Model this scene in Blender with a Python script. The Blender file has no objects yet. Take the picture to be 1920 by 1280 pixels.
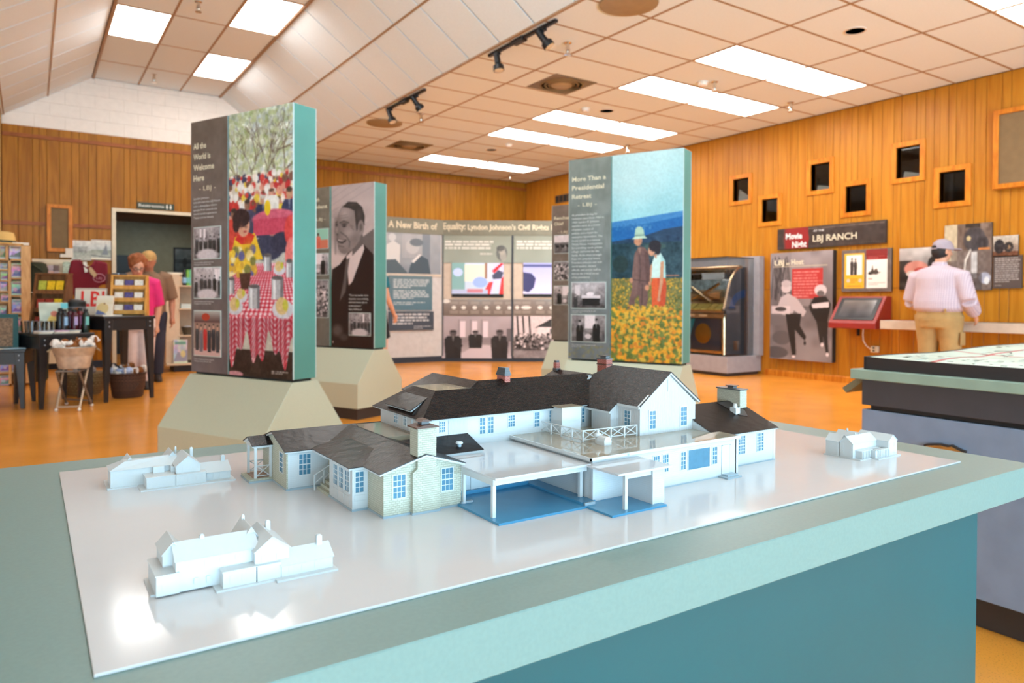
import bpy, bmesh, math, random
import numpy as np
from mathutils import Vector, Matrix
R = random.Random(7)
SC = bpy.context.scene
COL = SC.collection
PI = math.pi

# ------------------------------------------------------------------ camera
CAM_H = 1.081
F_PX, YAW, PITCH, ROLL, CYP = 1353.42, math.radians(33.758), math.radians(0.793), math.radians(0.2544), 582.46
def _axes():
    c, s = math.cos(YAW), math.sin(YAW)
    fwd = Vector((s, c, 0)); right = Vector((c, -s, 0)); up = Vector((0, 0, 1))
    f2 = fwd * math.cos(PITCH) - up * math.sin(PITCH)
    u2 = up * math.cos(PITCH) + fwd * math.sin(PITCH)
    r3 = right * math.cos(ROLL) + u2 * math.sin(ROLL)
    u3 = u2 * math.cos(ROLL) - right * math.sin(ROLL)
    return r3, u3, f2
AX = _axes()
EYE = Vector((0, 0, CAM_H))
cd = bpy.data.cameras.new('camera'); cam = bpy.data.objects.new('camera', cd); COL.objects.link(cam)
cd.sensor_width = 36.0; cd.lens = F_PX * 36.0 / 1920.0
cd.shift_y = -(640 - CYP) / 1920.0
cd.clip_start = 0.02; cd.clip_end = 200
m = Matrix.Identity(4)
for i, a in enumerate((AX[0], AX[1], -AX[2])):
    for j in range(3): m[j][i] = a[j]
m.translation = EYE
cam.matrix_world = m
cd.dof.use_dof = True; cd.dof.focus_distance = 1.08; cd.dof.aperture_fstop = 7.5
SC.camera = cam

# ------------------------------------------------------------------ light
world = bpy.data.worlds.new('world'); SC.world = world; world.use_nodes = True
bg = world.node_tree.nodes['Background']
sky = world.node_tree.nodes.new('ShaderNodeTexSky'); sky.sky_type = 'HOSEK_WILKIE'; sky.turbidity = 3.0
sky.sun_direction = Vector((0.3, 0.6, 0.75)).normalized()
world.node_tree.links.new(sky.outputs[0], bg.inputs[0]); bg.inputs[1].default_value = 0.6
def area(name, loc, rot, sx, sy, power, col):
    l = bpy.data.lights.new(name, 'AREA'); l.shape = 'RECTANGLE'; l.size = sx; l.size_y = sy
    l.energy = power; l.color = col
    o = bpy.data.objects.new(name, l); COL.objects.link(o); o.location = loc; o.rotation_euler = rot
    return o
DAY = (0.40, 0.74, 1.0)
area('daylight_front_windows', (1.5, -5.42, 1.55), (PI/2, 0, 0), 9.6, 2.6, 450, DAY)
area('ceiling_fill_light', (2.2, -5.4, .6), (PI/2+.85, 0, 0), 11.0, 1.0, 1150, (.55, .82, 1.0))   # unseen fill added to lift the ceiling, standing in for bounced daylight
area('left_fill_light', (-3.9, 1.2, 1.6), (PI/2, 0, -PI/2), 6.0, 2.2, 85, (.86, .95, 1.0))  # unseen fill added to brighten faces turned to the left
SC.view_settings.view_transform = 'Standard'
try: SC.view_settings.look = 'None'
except Exception: pass
SC.view_settings.gamma = 1.0
SC.view_settings.use_curve_mapping = False
SC.view_settings.exposure = -0.16
LAMP_COL = (1.0, 0.96, 0.92)
LAMP_STR = 15.5

# ------------------------------------------------------------------ helpers
def S(r, g, b):
    def l(c):
        c /= 255.0
        return c / 12.92 if c <= 0.04045 else ((c + 0.055) / 1.055) ** 2.4
    return (l(r), l(g), l(b), 1.0)
def ray(px, py):
    return AX[0] * ((px - 960) / F_PX) - AX[1] * ((py - CYP) / F_PX) + AX[2]
def hit(px, py, p0, n):
    d = ray(px, py); t = (Vector(p0) - EYE).dot(Vector(n)) / d.dot(Vector(n)); return EYE + d * t
def onx(px, py, x): return hit(px, py, (x, 0, 0), (1, 0, 0))
def ony(px, py, y): return hit(px, py, (0, y, 0), (0, 1, 0))
def onz(px, py, z): return hit(px, py, (0, 0, z), (0, 0, 1))

MATS = {}
def nd(nt, t, **kw):
    n = nt.nodes.new(t)
    for k, v in kw.items(): setattr(n, k, v)
    return n
def pm(name, col, rough=0.5, metal=0.0, var=0.05, vscale=12.0, bump=0.0, bscale=60.0, spec=0.5, coat=0.0, stretch=None, coord='Object', dark=None):
    """plain painted / plastic / metal surface with slight procedural variation"""
    if name in MATS: return MATS[name]
    mt = bpy.data.materials.new(name); mt.use_nodes = True; nt = mt.node_tree
    b = nt.nodes['Principled BSDF']
    b.inputs['Roughness'].default_value = rough; b.inputs['Metallic'].default_value = metal
    b.inputs['Specular IOR Level'].default_value = spec
    b.inputs['Coat Weight'].default_value = coat
    tc = nd(nt, 'ShaderNodeTexCoord'); mp = nd(nt, 'ShaderNodeMapping')
    nt.links.new(tc.outputs[coord], mp.inputs[0])
    if stretch: mp.inputs['Scale'].default_value = stretch
    nz = nd(nt, 'ShaderNodeTexNoise'); nz.inputs['Scale'].default_value = vscale; nz.inputs['Detail'].default_value = 4
    nt.links.new(mp.outputs[0], nz.inputs['Vector'])
    rp = nd(nt, 'ShaderNodeValToRGB')
    c0 = dark if dark else tuple(max(0, c * (1 - var)) for c in col[:3]) + (1,)
    c1 = tuple(min(1, c * (1 + var)) for c in col[:3]) + (1,)
    rp.color_ramp.elements[0].color = c0; rp.color_ramp.elements[0].position = 0.35
    rp.color_ramp.elements[1].color = c1; rp.color_ramp.elements[1].position = 0.65
    nt.links.new(nz.outputs['Fac'], rp.inputs[0]); nt.links.new(rp.outputs[0], b.inputs['Base Color'])
    if bump:
        n2 = nd(nt, 'ShaderNodeTexNoise'); n2.inputs['Scale'].default_value = bscale; n2.inputs['Detail'].default_value = 3
        nt.links.new(mp.outputs[0], n2.inputs['Vector'])
        bp = nd(nt, 'ShaderNodeBump'); bp.inputs['Strength'].default_value = bump; bp.inputs['Distance'].default_value = 0.002
        nt.links.new(n2.outputs['Fac'], bp.inputs['Height']); nt.links.new(bp.outputs[0], b.inputs['Normal'])
    MATS[name] = mt
    return mt
def emit(name, col, strength):
    if name in MATS: return MATS[name]
    mt = bpy.data.materials.new(name); mt.use_nodes = True; nt = mt.node_tree
    nt.nodes.remove(nt.nodes['Principled BSDF'])
    e = nd(nt, 'ShaderNodeEmission'); e.inputs[0].default_value = tuple(col) + (1,); e.inputs[1].default_value = strength
    nt.links.new(e.outputs[0], nt.nodes['Material Output'].inputs[0]); MATS[name] = mt
    return mt
def glass(name, tint=(1, 1, 1), ior=1.3):
    """thin clear sheet: mostly transparent, with mirror reflection at grazing angles"""
    if name in MATS: return MATS[name]
    mt = bpy.data.materials.new(name); mt.use_nodes = True; nt = mt.node_tree
    nt.nodes.remove(nt.nodes['Principled BSDF'])
    t = nd(nt, 'ShaderNodeBsdfTransparent'); t.inputs[0].default_value = tuple(tint) + (1,)
    g = nd(nt, 'ShaderNodeBsdfGlossy'); g.inputs['Roughness'].default_value = 0.03
    fr = nd(nt, 'ShaderNodeFresnel'); fr.inputs[0].default_value = ior
    mx = nd(nt, 'ShaderNodeMixShader')
    nt.links.new(fr.outputs[0], mx.inputs[0]); nt.links.new(t.outputs[0], mx.inputs[1]); nt.links.new(g.outputs[0], mx.inputs[2])
    nt.links.new(mx.outputs[0], nt.nodes['Material Output'].inputs[0]); MATS[name] = mt
    return mt
def wood(name, light, dark, rough=0.4, grain=(30, 30, 1.6), coord='Object', rand=True):
    if name in MATS: return MATS[name]
    mt = bpy.data.materials.new(name); mt.use_nodes = True; nt = mt.node_tree
    b = nt.nodes['Principled BSDF']; b.inputs['Roughness'].default_value = rough; b.inputs['Specular IOR Level'].default_value = 0.22
    tc = nd(nt, 'ShaderNodeTexCoord'); mp = nd(nt, 'ShaderNodeMapping'); mp.inputs['Scale'].default_value = grain
    nt.links.new(tc.outputs[coord], mp.inputs[0])
    oi = nd(nt, 'ShaderNodeObjectInfo')
    ad = nd(nt, 'ShaderNodeVectorMath', operation='ADD')
    sc = nd(nt, 'ShaderNodeVectorMath', operation='SCALE'); cx = nd(nt, 'ShaderNodeCombineXYZ')
    for i in range(3): nt.links.new(oi.outputs['Random'], cx.inputs[i])
    nt.links.new(cx.outputs[0], sc.inputs[0]); sc.inputs['Scale'].default_value = 37.0
    nt.links.new(mp.outputs[0], ad.inputs[0]); nt.links.new(sc.outputs[0], ad.inputs[1])
    wv = nd(nt, 'ShaderNodeTexNoise'); wv.inputs['Scale'].default_value = 1.0; wv.inputs['Detail'].default_value = 5; wv.inputs['Distortion'].default_value = 1.2
    nt.links.new(ad.outputs[0], wv.inputs['Vector'])
    rp = nd(nt, 'ShaderNodeValToRGB'); rp.color_ramp.elements[0].color = dark; rp.color_ramp.elements[0].position = 0.3
    rp.color_ramp.elements[1].color = light; rp.color_ramp.elements[1].position = 0.62
    nt.links.new(wv.outputs['Fac'], rp.inputs[0])
    hs = nd(nt, 'ShaderNodeHueSaturation')
    mr = nd(nt, 'ShaderNodeMapRange'); mr.inputs['To Min'].default_value = 0.95; mr.inputs['To Max'].default_value = 1.04
    nt.links.new(oi.outputs['Random'], mr.inputs['Value']); nt.links.new(mr.outputs[0], hs.inputs['Value'])
    nt.links.new(rp.outputs[0], hs.inputs['Color']); nt.links.new(hs.outputs[0], b.inputs['Base Color'])
    MATS[name] = mt
    return mt
def uvbrick(name, c1, c2, mortar, bw, bh, mw=0.02, rough=0.5, bump=0.6, spec=0.5, offset=0.5, metal=0.0):
    """bricks / shingles on metre-scaled UVs"""
    if name in MATS: return MATS[name]
    mt = bpy.data.materials.new(name); mt.use_nodes = True; nt = mt.node_tree
    b = nt.nodes['Principled BSDF']; b.inputs['Roughness'].default_value = rough; b.inputs['Specular IOR Level'].default_value = spec
    tc = nd(nt, 'ShaderNodeTexCoord')
    br = nd(nt, 'ShaderNodeTexBrick'); br.offset = offset
    br.inputs['Scale'].default_value = 1.0; br.inputs['Brick Width'].default_value = bw; br.inputs['Row Height'].default_value = bh
    br.inputs['Mortar Size'].default_value = mw * bh; br.inputs['Mortar Smooth'].default_value = 0.3; br.inputs['Bias'].default_value = 0.0
    br.inputs['Color1'].default_value = c1; br.inputs['Color2'].default_value = c2; br.inputs['Mortar'].default_value = mortar
    nt.links.new(tc.outputs['UV'], br.inputs['Vector']); nt.links.new(br.outputs['Color'], b.inputs['Base Color'])
    nz = nd(nt, 'ShaderNodeTexNoise'); nz.inputs['Scale'].default_value = 45.0; nz.inputs['Detail'].default_value = 2
    nt.links.new(tc.outputs['UV'], nz.inputs['Vector'])
    ma = nd(nt, 'ShaderNodeMath', operation='MULTIPLY_ADD'); ma.inputs[1].default_value = 1.2
    nt.links.new(nz.outputs['Fac'], ma.inputs[0])
    inv = nd(nt, 'ShaderNodeMath', operation='SUBTRACT'); inv.inputs[0].default_value = 1.0
    nt.links.new(br.outputs['Fac'], inv.inputs[1]); nt.links.new(inv.outputs[0], ma.inputs[2])
    bp = nd(nt, 'ShaderNodeBump'); bp.inputs['Strength'].default_value = bump; bp.inputs['Distance'].default_value = bh * 0.2
    nt.links.new(ma.outputs[0], bp.inputs['Height']); nt.links.new(bp.outputs[0], b.inputs['Normal'])
    MATS[name] = mt
    return mt
def uvstripe(name, col, pitch, axis='v', rough=0.4, bump=0.5, depth=0.0006, groove=0.12):
    """clapboards (axis v) or board-and-batten (axis u) on metre-scaled UVs"""
    if name in MATS: return MATS[name]
    mt = bpy.data.materials.new(name); mt.use_nodes = True; nt = mt.node_tree
    b = nt.nodes['Principled BSDF']; b.inputs['Roughness'].default_value = rough
    tc = nd(nt, 'ShaderNodeTexCoord'); sp = nd(nt, 'ShaderNodeSeparateXYZ'); nt.links.new(tc.outputs['UV'], sp.inputs[0])
    dv = nd(nt, 'ShaderNodeMath', operation='DIVIDE'); dv.inputs[1].default_value = pitch
    nt.links.new(sp.outputs[1 if axis == 'v' else 0], dv.inputs[0])
    fr = nd(nt, 'ShaderNodeMath', operation='FRACT'); nt.links.new(dv.outputs[0], fr.inputs[0])
    rp = nd(nt, 'ShaderNodeValToRGB')
    e = rp.color_ramp.elements
    if axis == 'v':
        e[0].position = 0.0; e[0].color = (1, 1, 1, 1); e[1].position = 1 - groove; e[1].color = (0.55, 0.55, 0.55, 1)
        k = e.new(1.0); k.color = (0, 0, 0, 1)
    else:
        e[0].position = 0.0; e[0].color = (1, 1, 1, 1); e[1].position = groove; e[1].color = (1, 1, 1, 1)
        k = e.new(groove + 0.1); k.color = (0, 0, 0, 1); k = e.new(0.9); k.color = (0, 0, 0, 1); k = e.new(1.0); k.color = (1, 1, 1, 1)
    nt.links.new(fr.outputs[0], rp.inputs[0])
    cr = nd(nt, 'ShaderNodeValToRGB'); cr.color_ramp.elements[0].color = tuple(c * 0.8 for c in col[:3]) + (1,); cr.color_ramp.elements[1].color = col
    cr.color_ramp.elements[1].position = 0.35 if axis == 'v' else 0.1
    if axis == 'u': cr.color_ramp.elements[0].color = tuple(c * 0.95 for c in col[:3]) + (1,)
    nt.links.new(rp.outputs[0], cr.inputs[0]); nt.links.new(cr.outputs[0], b.inputs['Base Color'])
    bp = nd(nt, 'ShaderNodeBump'); bp.inputs['Strength'].default_value = bump; bp.inputs['Distance'].default_value = depth
    nt.links.new(rp.outputs[0], bp.inputs['Height']); nt.links.new(bp.outputs[0], b.inputs['Normal'])
    MATS[name] = mt
    return mt
def uvstone(name, c1, c2, mortar, scale, rough=0.7):
    if name in MATS: return MATS[name]
    mt = bpy.data.materials.new(name); mt.use_nodes = True; nt = mt.node_tree
    b = nt.nodes['Principled BSDF']; b.inputs['Roughness'].default_value = rough
    tc = nd(nt, 'ShaderNodeTexCoord'); mp = nd(nt, 'ShaderNodeMapping'); mp.inputs['Scale'].default_value = (scale, scale * 1.5, scale)
    nt.links.new(tc.outputs['UV'], mp.inputs[0])
    v = nd(nt, 'ShaderNodeTexVoronoi', feature='DISTANCE_TO_EDGE'); v.distance = 'CHEBYCHEV' if hasattr(v, 'distance') else v.distance
    v.inputs['Scale'].default_value = 1.0
    v2 = nd(nt, 'ShaderNodeTexVoronoi', feature='F1'); v2.inputs['Scale'].default_value = 1.0
    nt.links.new(mp.outputs[0], v.inputs['Vector']); nt.links.new(mp.outputs[0], v2.inputs['Vector'])
    sp = nd(nt, 'ShaderNodeSeparateColor'); nt.links.new(v2.outputs['Color'], sp.inputs[0])
    mx = nd(nt, 'ShaderNodeMix', data_type='RGBA'); nt.links.new(sp.outputs[0], mx.inputs['Factor'])
    mx.inputs['A'].default_value = c1; mx.inputs['B'].default_value = c2
    st = nd(nt, 'ShaderNodeMapRange'); st.inputs['From Min'].default_value = 0.02; st.inputs['From Max'].default_value = 0.08
    nt.links.new(v.outputs['Distance'], st.inputs['Value'])
    m2 = nd(nt, 'ShaderNodeMix', data_type='RGBA'); nt.links.new(st.outputs[0], m2.inputs['Factor'])
    m2.inputs['A'].default_value = mortar; nt.links.new(mx.outputs['Result'], m2.inputs['B'])
    nt.links.new(m2.outputs['Result'], b.inputs['Base Color'])
    bp = nd(nt, 'ShaderNodeBump'); bp.inputs['Strength'].default_value = 0.7; bp.inputs['Distance'].default_value = 0.0006
    nt.links.new(st.outputs[0], bp.inputs['Height']); nt.links.new(bp.outputs[0], b.inputs['Normal'])
    MATS[name] = mt
    return mt

# ---- mesh builder: collects shapes and links them as ONE mesh object
class MB:
    def __init__(s): s.v = []; s.f = []; s.mi = []
    def add(s, vs, fs, mi=0):
        o = len(s.v); s.v += [tuple(p) for p in vs]
        for f in fs: s.f.append(tuple(o + i for i in f)); s.mi.append(mi)
        return s
    def box(s, x0, x1, y0, y1, z0, z1, mi=0):
        x0, x1 = min(x0, x1), max(x0, x1); y0, y1 = min(y0, y1), max(y0, y1); z0, z1 = min(z0, z1), max(z0, z1)
        return s.add([(x0,y0,z0),(x1,y0,z0),(x1,y1,z0),(x0,y1,z0),(x0,y0,z1),(x1,y0,z1),(x1,y1,z1),(x0,y1,z1)],
                     [(0,3,2,1),(4,5,6,7),(0,1,5,4),(1,2,6,5),(2,3,7,6),(3,0,4,7)], mi)
    def ext(s, poly, axis, a, b, mi=0):
        """polygon extruded along an axis: x -> poly (y,z); y -> poly (x,z); z -> poly (x,y)"""
        n = len(poly)
        def P(p, t): return (t, p[0], p[1]) if axis == 'x' else ((p[0], t, p[1]) if axis == 'y' else (p[0], p[1], t))
        vs = [P(p, a) for p in poly] + [P(p, b) for p in poly]
        fs = [tuple(range(n)), tuple(range(2*n-1, n-1, -1))] + [(i, (i+1) % n, n+(i+1) % n, n+i) for i in range(n)]
        return s.add(vs, fs, mi)
    def slab(s, pts, t, mi=0, mi_side=None):
        """flat polygon with thickness t below its upper side"""
        P = [Vector(p) for p in pts]; n = (P[1]-P[0]).cross(P[2]-P[0]).normalized()
        if n.z < 0 or (abs(n.z) < 1e-6 and n.y > 0): P.reverse(); n = -n
        k = len(P); Q = [p - n*t for p in P]
        s.add(P+Q, [tuple(range(k))], mi)
        o = len(s.v) - 2*k
        for f in [tuple(range(2*k-1, k-1, -1))] + [(i, k+i, k+(i+1) % k, (i+1) % k) for i in range(k)]:
            s.f.append(tuple(o+i for i in f)); s.mi.append(mi if mi_side is None else mi_side)
        return s
    def cyl(s, p0, p1, r0, r1=None, n=12, mi=0, cap=True):
        return s.tube([p0, p1], [r0, r0 if r1 is None else r1], n, mi, cap)
    def tube(s, path, rad, n=8, mi=0, cap=True):
        P = [Vector(p) for p in path]
        if not isinstance(rad, (list, tuple)): rad = [rad]*len(P)
        o = len(s.v); up = None
        for i, p in enumerate(P):
            d = (P[min(i+1, len(P)-1)] - P[max(i-1, 0)]).normalized()
            if up is None: up = Vector((0,0,1)) if abs(d.z) < 0.9 else Vector((1,0,0))
            a = d.cross(up)
            if a.length < 1e-6: a = d.orthogonal()
            a.normalize(); b = a.cross(d).normalized(); up = b
            r = rad[i]; rx, ry = r if isinstance(r, (list, tuple)) else (r, r)
            for k in range(n):
                t = 2*PI*k/n; s.v.append(tuple(p + a*(rx*math.cos(t)) + b*(ry*math.sin(t))))
        for i in range(len(P)-1):
            for k in range(n):
                s.f.append((o+i*n+k, o+i*n+(k+1) % n, o+(i+1)*n+(k+1) % n, o+(i+1)*n+k)); s.mi.append(mi)
        if cap:
            s.f.append(tuple(o+k for k in range(n-1, -1, -1))); s.mi.append(mi)
            e = o+(len(P)-1)*n; s.f.append(tuple(e+k for k in range(n))); s.mi.append(mi)
        return s
    def lathe(s, prof, c=(0,0,0), n=20, mi=0, sx=1.0, sy=1.0):
        o = len(s.v)
        for r, z in prof:
            for k in range(n):
                t = 2*PI*k/n; s.v.append((c[0]+r*sx*math.cos(t), c[1]+r*sy*math.sin(t), c[2]+z))
        for i in range(len(prof)-1):
            for k in range(n):
                s.f.append((o+i*n+k, o+i*n+(k+1) % n, o+(i+1)*n+(k+1) % n, o+(i+1)*n+k)); s.mi.append(mi)
        if prof[0][0] > 1e-5: s.f.append(tuple(o+k for k in range(n-1, -1, -1))); s.mi.append(mi)
        if prof[-1][0] > 1e-5:
            e = o+(len(prof)-1)*n; s.f.append(tuple(e+k for k in range(n))); s.mi.append(mi)
        return s
    def ell(s, c, r, n=12, m_=8, mi=0, rot=None):
        o = len(s.v); c = Vector(c)
        for i in range(m_+1):
            a = PI*i/m_
            for k in range(n):
                t = 2*PI*k/n
                p = Vector((r[0]*math.sin(a)*math.cos(t), r[1]*math.sin(a)*math.sin(t), r[2]*math.cos(a)))
                if rot is not None: p = rot @ p
                s.v.append(tuple(c+p))
        for i in range(m_):
            for k in range(n):
                s.f.append((o+i*n+k, o+i*n+(k+1) % n, o+(i+1)*n+(k+1) % n, o+(i+1)*n+k)); s.mi.append(mi)
        return s
    def loft(s, rings, n=16, mi=0, cap=True):
        """rings: (cx, cy, cz, rx, ry) stacked ellipses"""
        o = len(s.v)
        for cx, cy, cz, rx, ry in rings:
            for k in range(n):
                t = 2*PI*k/n; s.v.append((cx+rx*math.cos(t), cy+ry*math.sin(t), cz))
        for i in range(len(rings)-1):
            for k in range(n):
                s.f.append((o+i*n+k, o+i*n+(k+1) % n, o+(i+1)*n+(k+1) % n, o+(i+1)*n+k)); s.mi.append(mi)
        if cap:
            s.f.append(tuple(o+k for k in range(n-1, -1, -1))); s.mi.append(mi)
            e = o+(len(rings)-1)*n; s.f.append(tuple(e+k for k in range(n))); s.mi.append(mi)
        return s
    def mesh(s, name, mats, smooth=False, mtx=None, bevel=0.0, uv=True):
        me = bpy.data.meshes.new(name); me.from_pydata(s.v, [], s.f)
        if not isinstance(mats, (list, tuple)): mats = [mats]
        for a in mats: me.materials.append(a)
        for p, i in zip(me.polygons, s.mi): p.material_index = min(i, len(mats)-1)
        bm = bmesh.new(); bm.from_mesh(me)
        bmesh.ops.remove_doubles(bm, verts=bm.verts, dist=1e-7)
        bmesh.ops.recalc_face_normals(bm, faces=bm.faces)
        if bevel:
            bmesh.ops.bevel(bm, geom=[e for e in bm.edges if len(e.link_faces) == 2 and e.calc_face_angle(0) > 0.5], offset=bevel, segments=1, affect='EDGES', profile=0.5)
        if uv:
            L = bm.loops.layers.uv.new('uv')
            for f in bm.faces:
                n = f.normal
                u = Vector((0,0,1)).cross(n)
                u = Vector((1,0,0)) if u.length < 1e-4 else u.normalized()
                w = n.cross(u)
                for l in f.loops: l[L].uv = (l.vert.co.dot(u), l.vert.co.dot(w))
        if mtx is not None: bm.transform(mtx)
        bm.to_mesh(me); bm.free()
        if smooth:
            for p in me.polygons: p.use_smooth = True
            try: me.set_sharp_from_angle(angle=smooth if smooth is not True else 0.8)
            except Exception: pass
        me.update()
        return me
    def build(s, name, mats, parent=None, smooth=False, mtx=None, bevel=0.0, loc=None, uv=True):
        o = bpy.data.objects.new(name, s.mesh(name, mats, smooth, mtx, bevel, uv)); COL.objects.link(o)
        if parent is not None: o.parent = parent
        if loc is not None: o.location = loc
        return o
def tag(o, label=None, cat=None, group=None, kind=None):
    if label: o['label'] = label
    if cat: o['category'] = cat
    if group: o['group'] = group
    if kind: o['kind'] = kind
    return o
def thing(name, label, cat, loc=(0,0,0), rz=0.0, group=None):
    o = bpy.data.objects.new(name, None); COL.objects.link(o); o.empty_display_size = 0.05
    o.location = loc; o.rotation_euler = (0, 0, rz)
    return tag(o, label, cat, group)
def struct(o): o['kind'] = 'structure'; return o
def dup(root, loc=None, rz=None, label=None, group=None):
    r = root.copy(); COL.objects.link(r)
    if loc is not None: r.location = loc
    if rz is not None: r.rotation_euler = (0, 0, rz)
    if label: r['label'] = label
    if group: r['group'] = group
    for ch in list(root.children):
        c = ch.copy(); COL.objects.link(c); c.parent = r
        for g in list(ch.children):
            d = g.copy(); COL.objects.link(d); d.parent = c
    return r
def put(me, name, parent=None, loc=None):
    o = bpy.data.objects.new(name, me); COL.objects.link(o)
    if parent is not None: o.parent = parent
    if loc is not None: o.location = loc
    return o

# ---- flat prints: a frame has origin, right, up, out
def frame(o, right, out):
    r = Vector(right).normalized(); w = Vector(out).normalized(); u = w.cross(r)
    m = Matrix.Identity(4)
    for i, a in enumerate((r, u, w)):
        for j in range(3): m[j][i] = a[j]
    m.translation = Vector(o)
    return m
def FR_RIGHT(y, z, x=9.10): return frame((x, y, z), (0,-1,0), (-1,0,0))   # origin = lower left as seen from the room
def FR_BACK(x, z, y=13.085): return frame((x, y, z), (1,0,0), (0,-1,0))
def board(name, fr, w, h, t, face, side=None, parent=None, x=0.0, y=0.0, z=0.0):
    """flat printed board: w x h, t thick, print on its outer face (uv 0..1)"""
    me = bpy.data.meshes.new(name)
    v = [(x,y,z),(x+w,y,z),(x+w,y+h,z),(x,y+h,z),(x,y,z+t),(x+w,y,z+t),(x+w,y+h,z+t),(x,y+h,z+t)]
    f = [(4,5,6,7),(0,3,2,1),(0,1,5,4),(1,2,6,5),(2,3,7,6),(3,0,4,7)]
    me.from_pydata([tuple(fr @ Vector(p)) for p in v], [], f)
    me.materials.append(face); me.materials.append(side if side else face)
    uv = me.uv_layers.new(name='uv')
    for p in me.polygons:
        p.material_index = 0 if p.index == 0 else 1
        for li in p.loop_indices:
            k = me.loops[li].vertex_index; q = v[k]
            uv.data[li].uv = ((q[0]-x)/w, (q[1]-y)/h)
    o = bpy.data.objects.new(name, me); COL.objects.link(o)
    if parent is not None: o.parent = parent; o.matrix_parent_inverse = parent.matrix_basis.inverted()
    return o
def text(s, fr, x, y, h, mat, parent, width=None, bold=0.0, shear=0.0, name='lettering', lead=1.25, z=0.0006, align='LEFT'):
    """raised flat lettering; y = baseline of the first line, h = cap height, width = fit the widest line"""
    c = bpy.data.curves.new(name, 'FONT'); c.body = s; c.size = h/0.72; c.resolution_u = 2; c.offset = bold*h; c.shear = shear
    c.space_line = lead; c.align_x = align
    t = bpy.data.objects.new(name, c)
    me = bpy.data.meshes.new_from_object(t)
    me.name = name
    n = len(me.vertices)
    if n:
        a = np.empty(n*3); me.vertices.foreach_get('co', a); a = a.reshape(-1, 3)
        sx = 1.0
        if width: sx = width/max(1e-6, a[:,0].max()-a[:,0].min())
        a[:,0] = a[:,0]*sx
        if width and align == 'LEFT': a[:,0] -= a[:,0].min()
        M = np.array(fr)
        p = np.c_[a[:,0]+x, a[:,1]+y, np.full(n, z), np.ones(n)] @ M.T
        me.vertices.foreach_set('co', p[:,:3].ravel()); me.update()
    me.materials.clear(); me.materials.append(mat)
    bpy.data.objects.remove(t); bpy.data.curves.remove(c)
    o = bpy.data.objects.new(name, me); COL.objects.link(o)
    if parent is not None: o.parent = parent; o.matrix_parent_inverse = parent.matrix_basis.inverted()
    return o
def adopt(o, parent): o.parent = parent; o.matrix_parent_inverse = parent.matrix_basis.inverted(); return o
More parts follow.
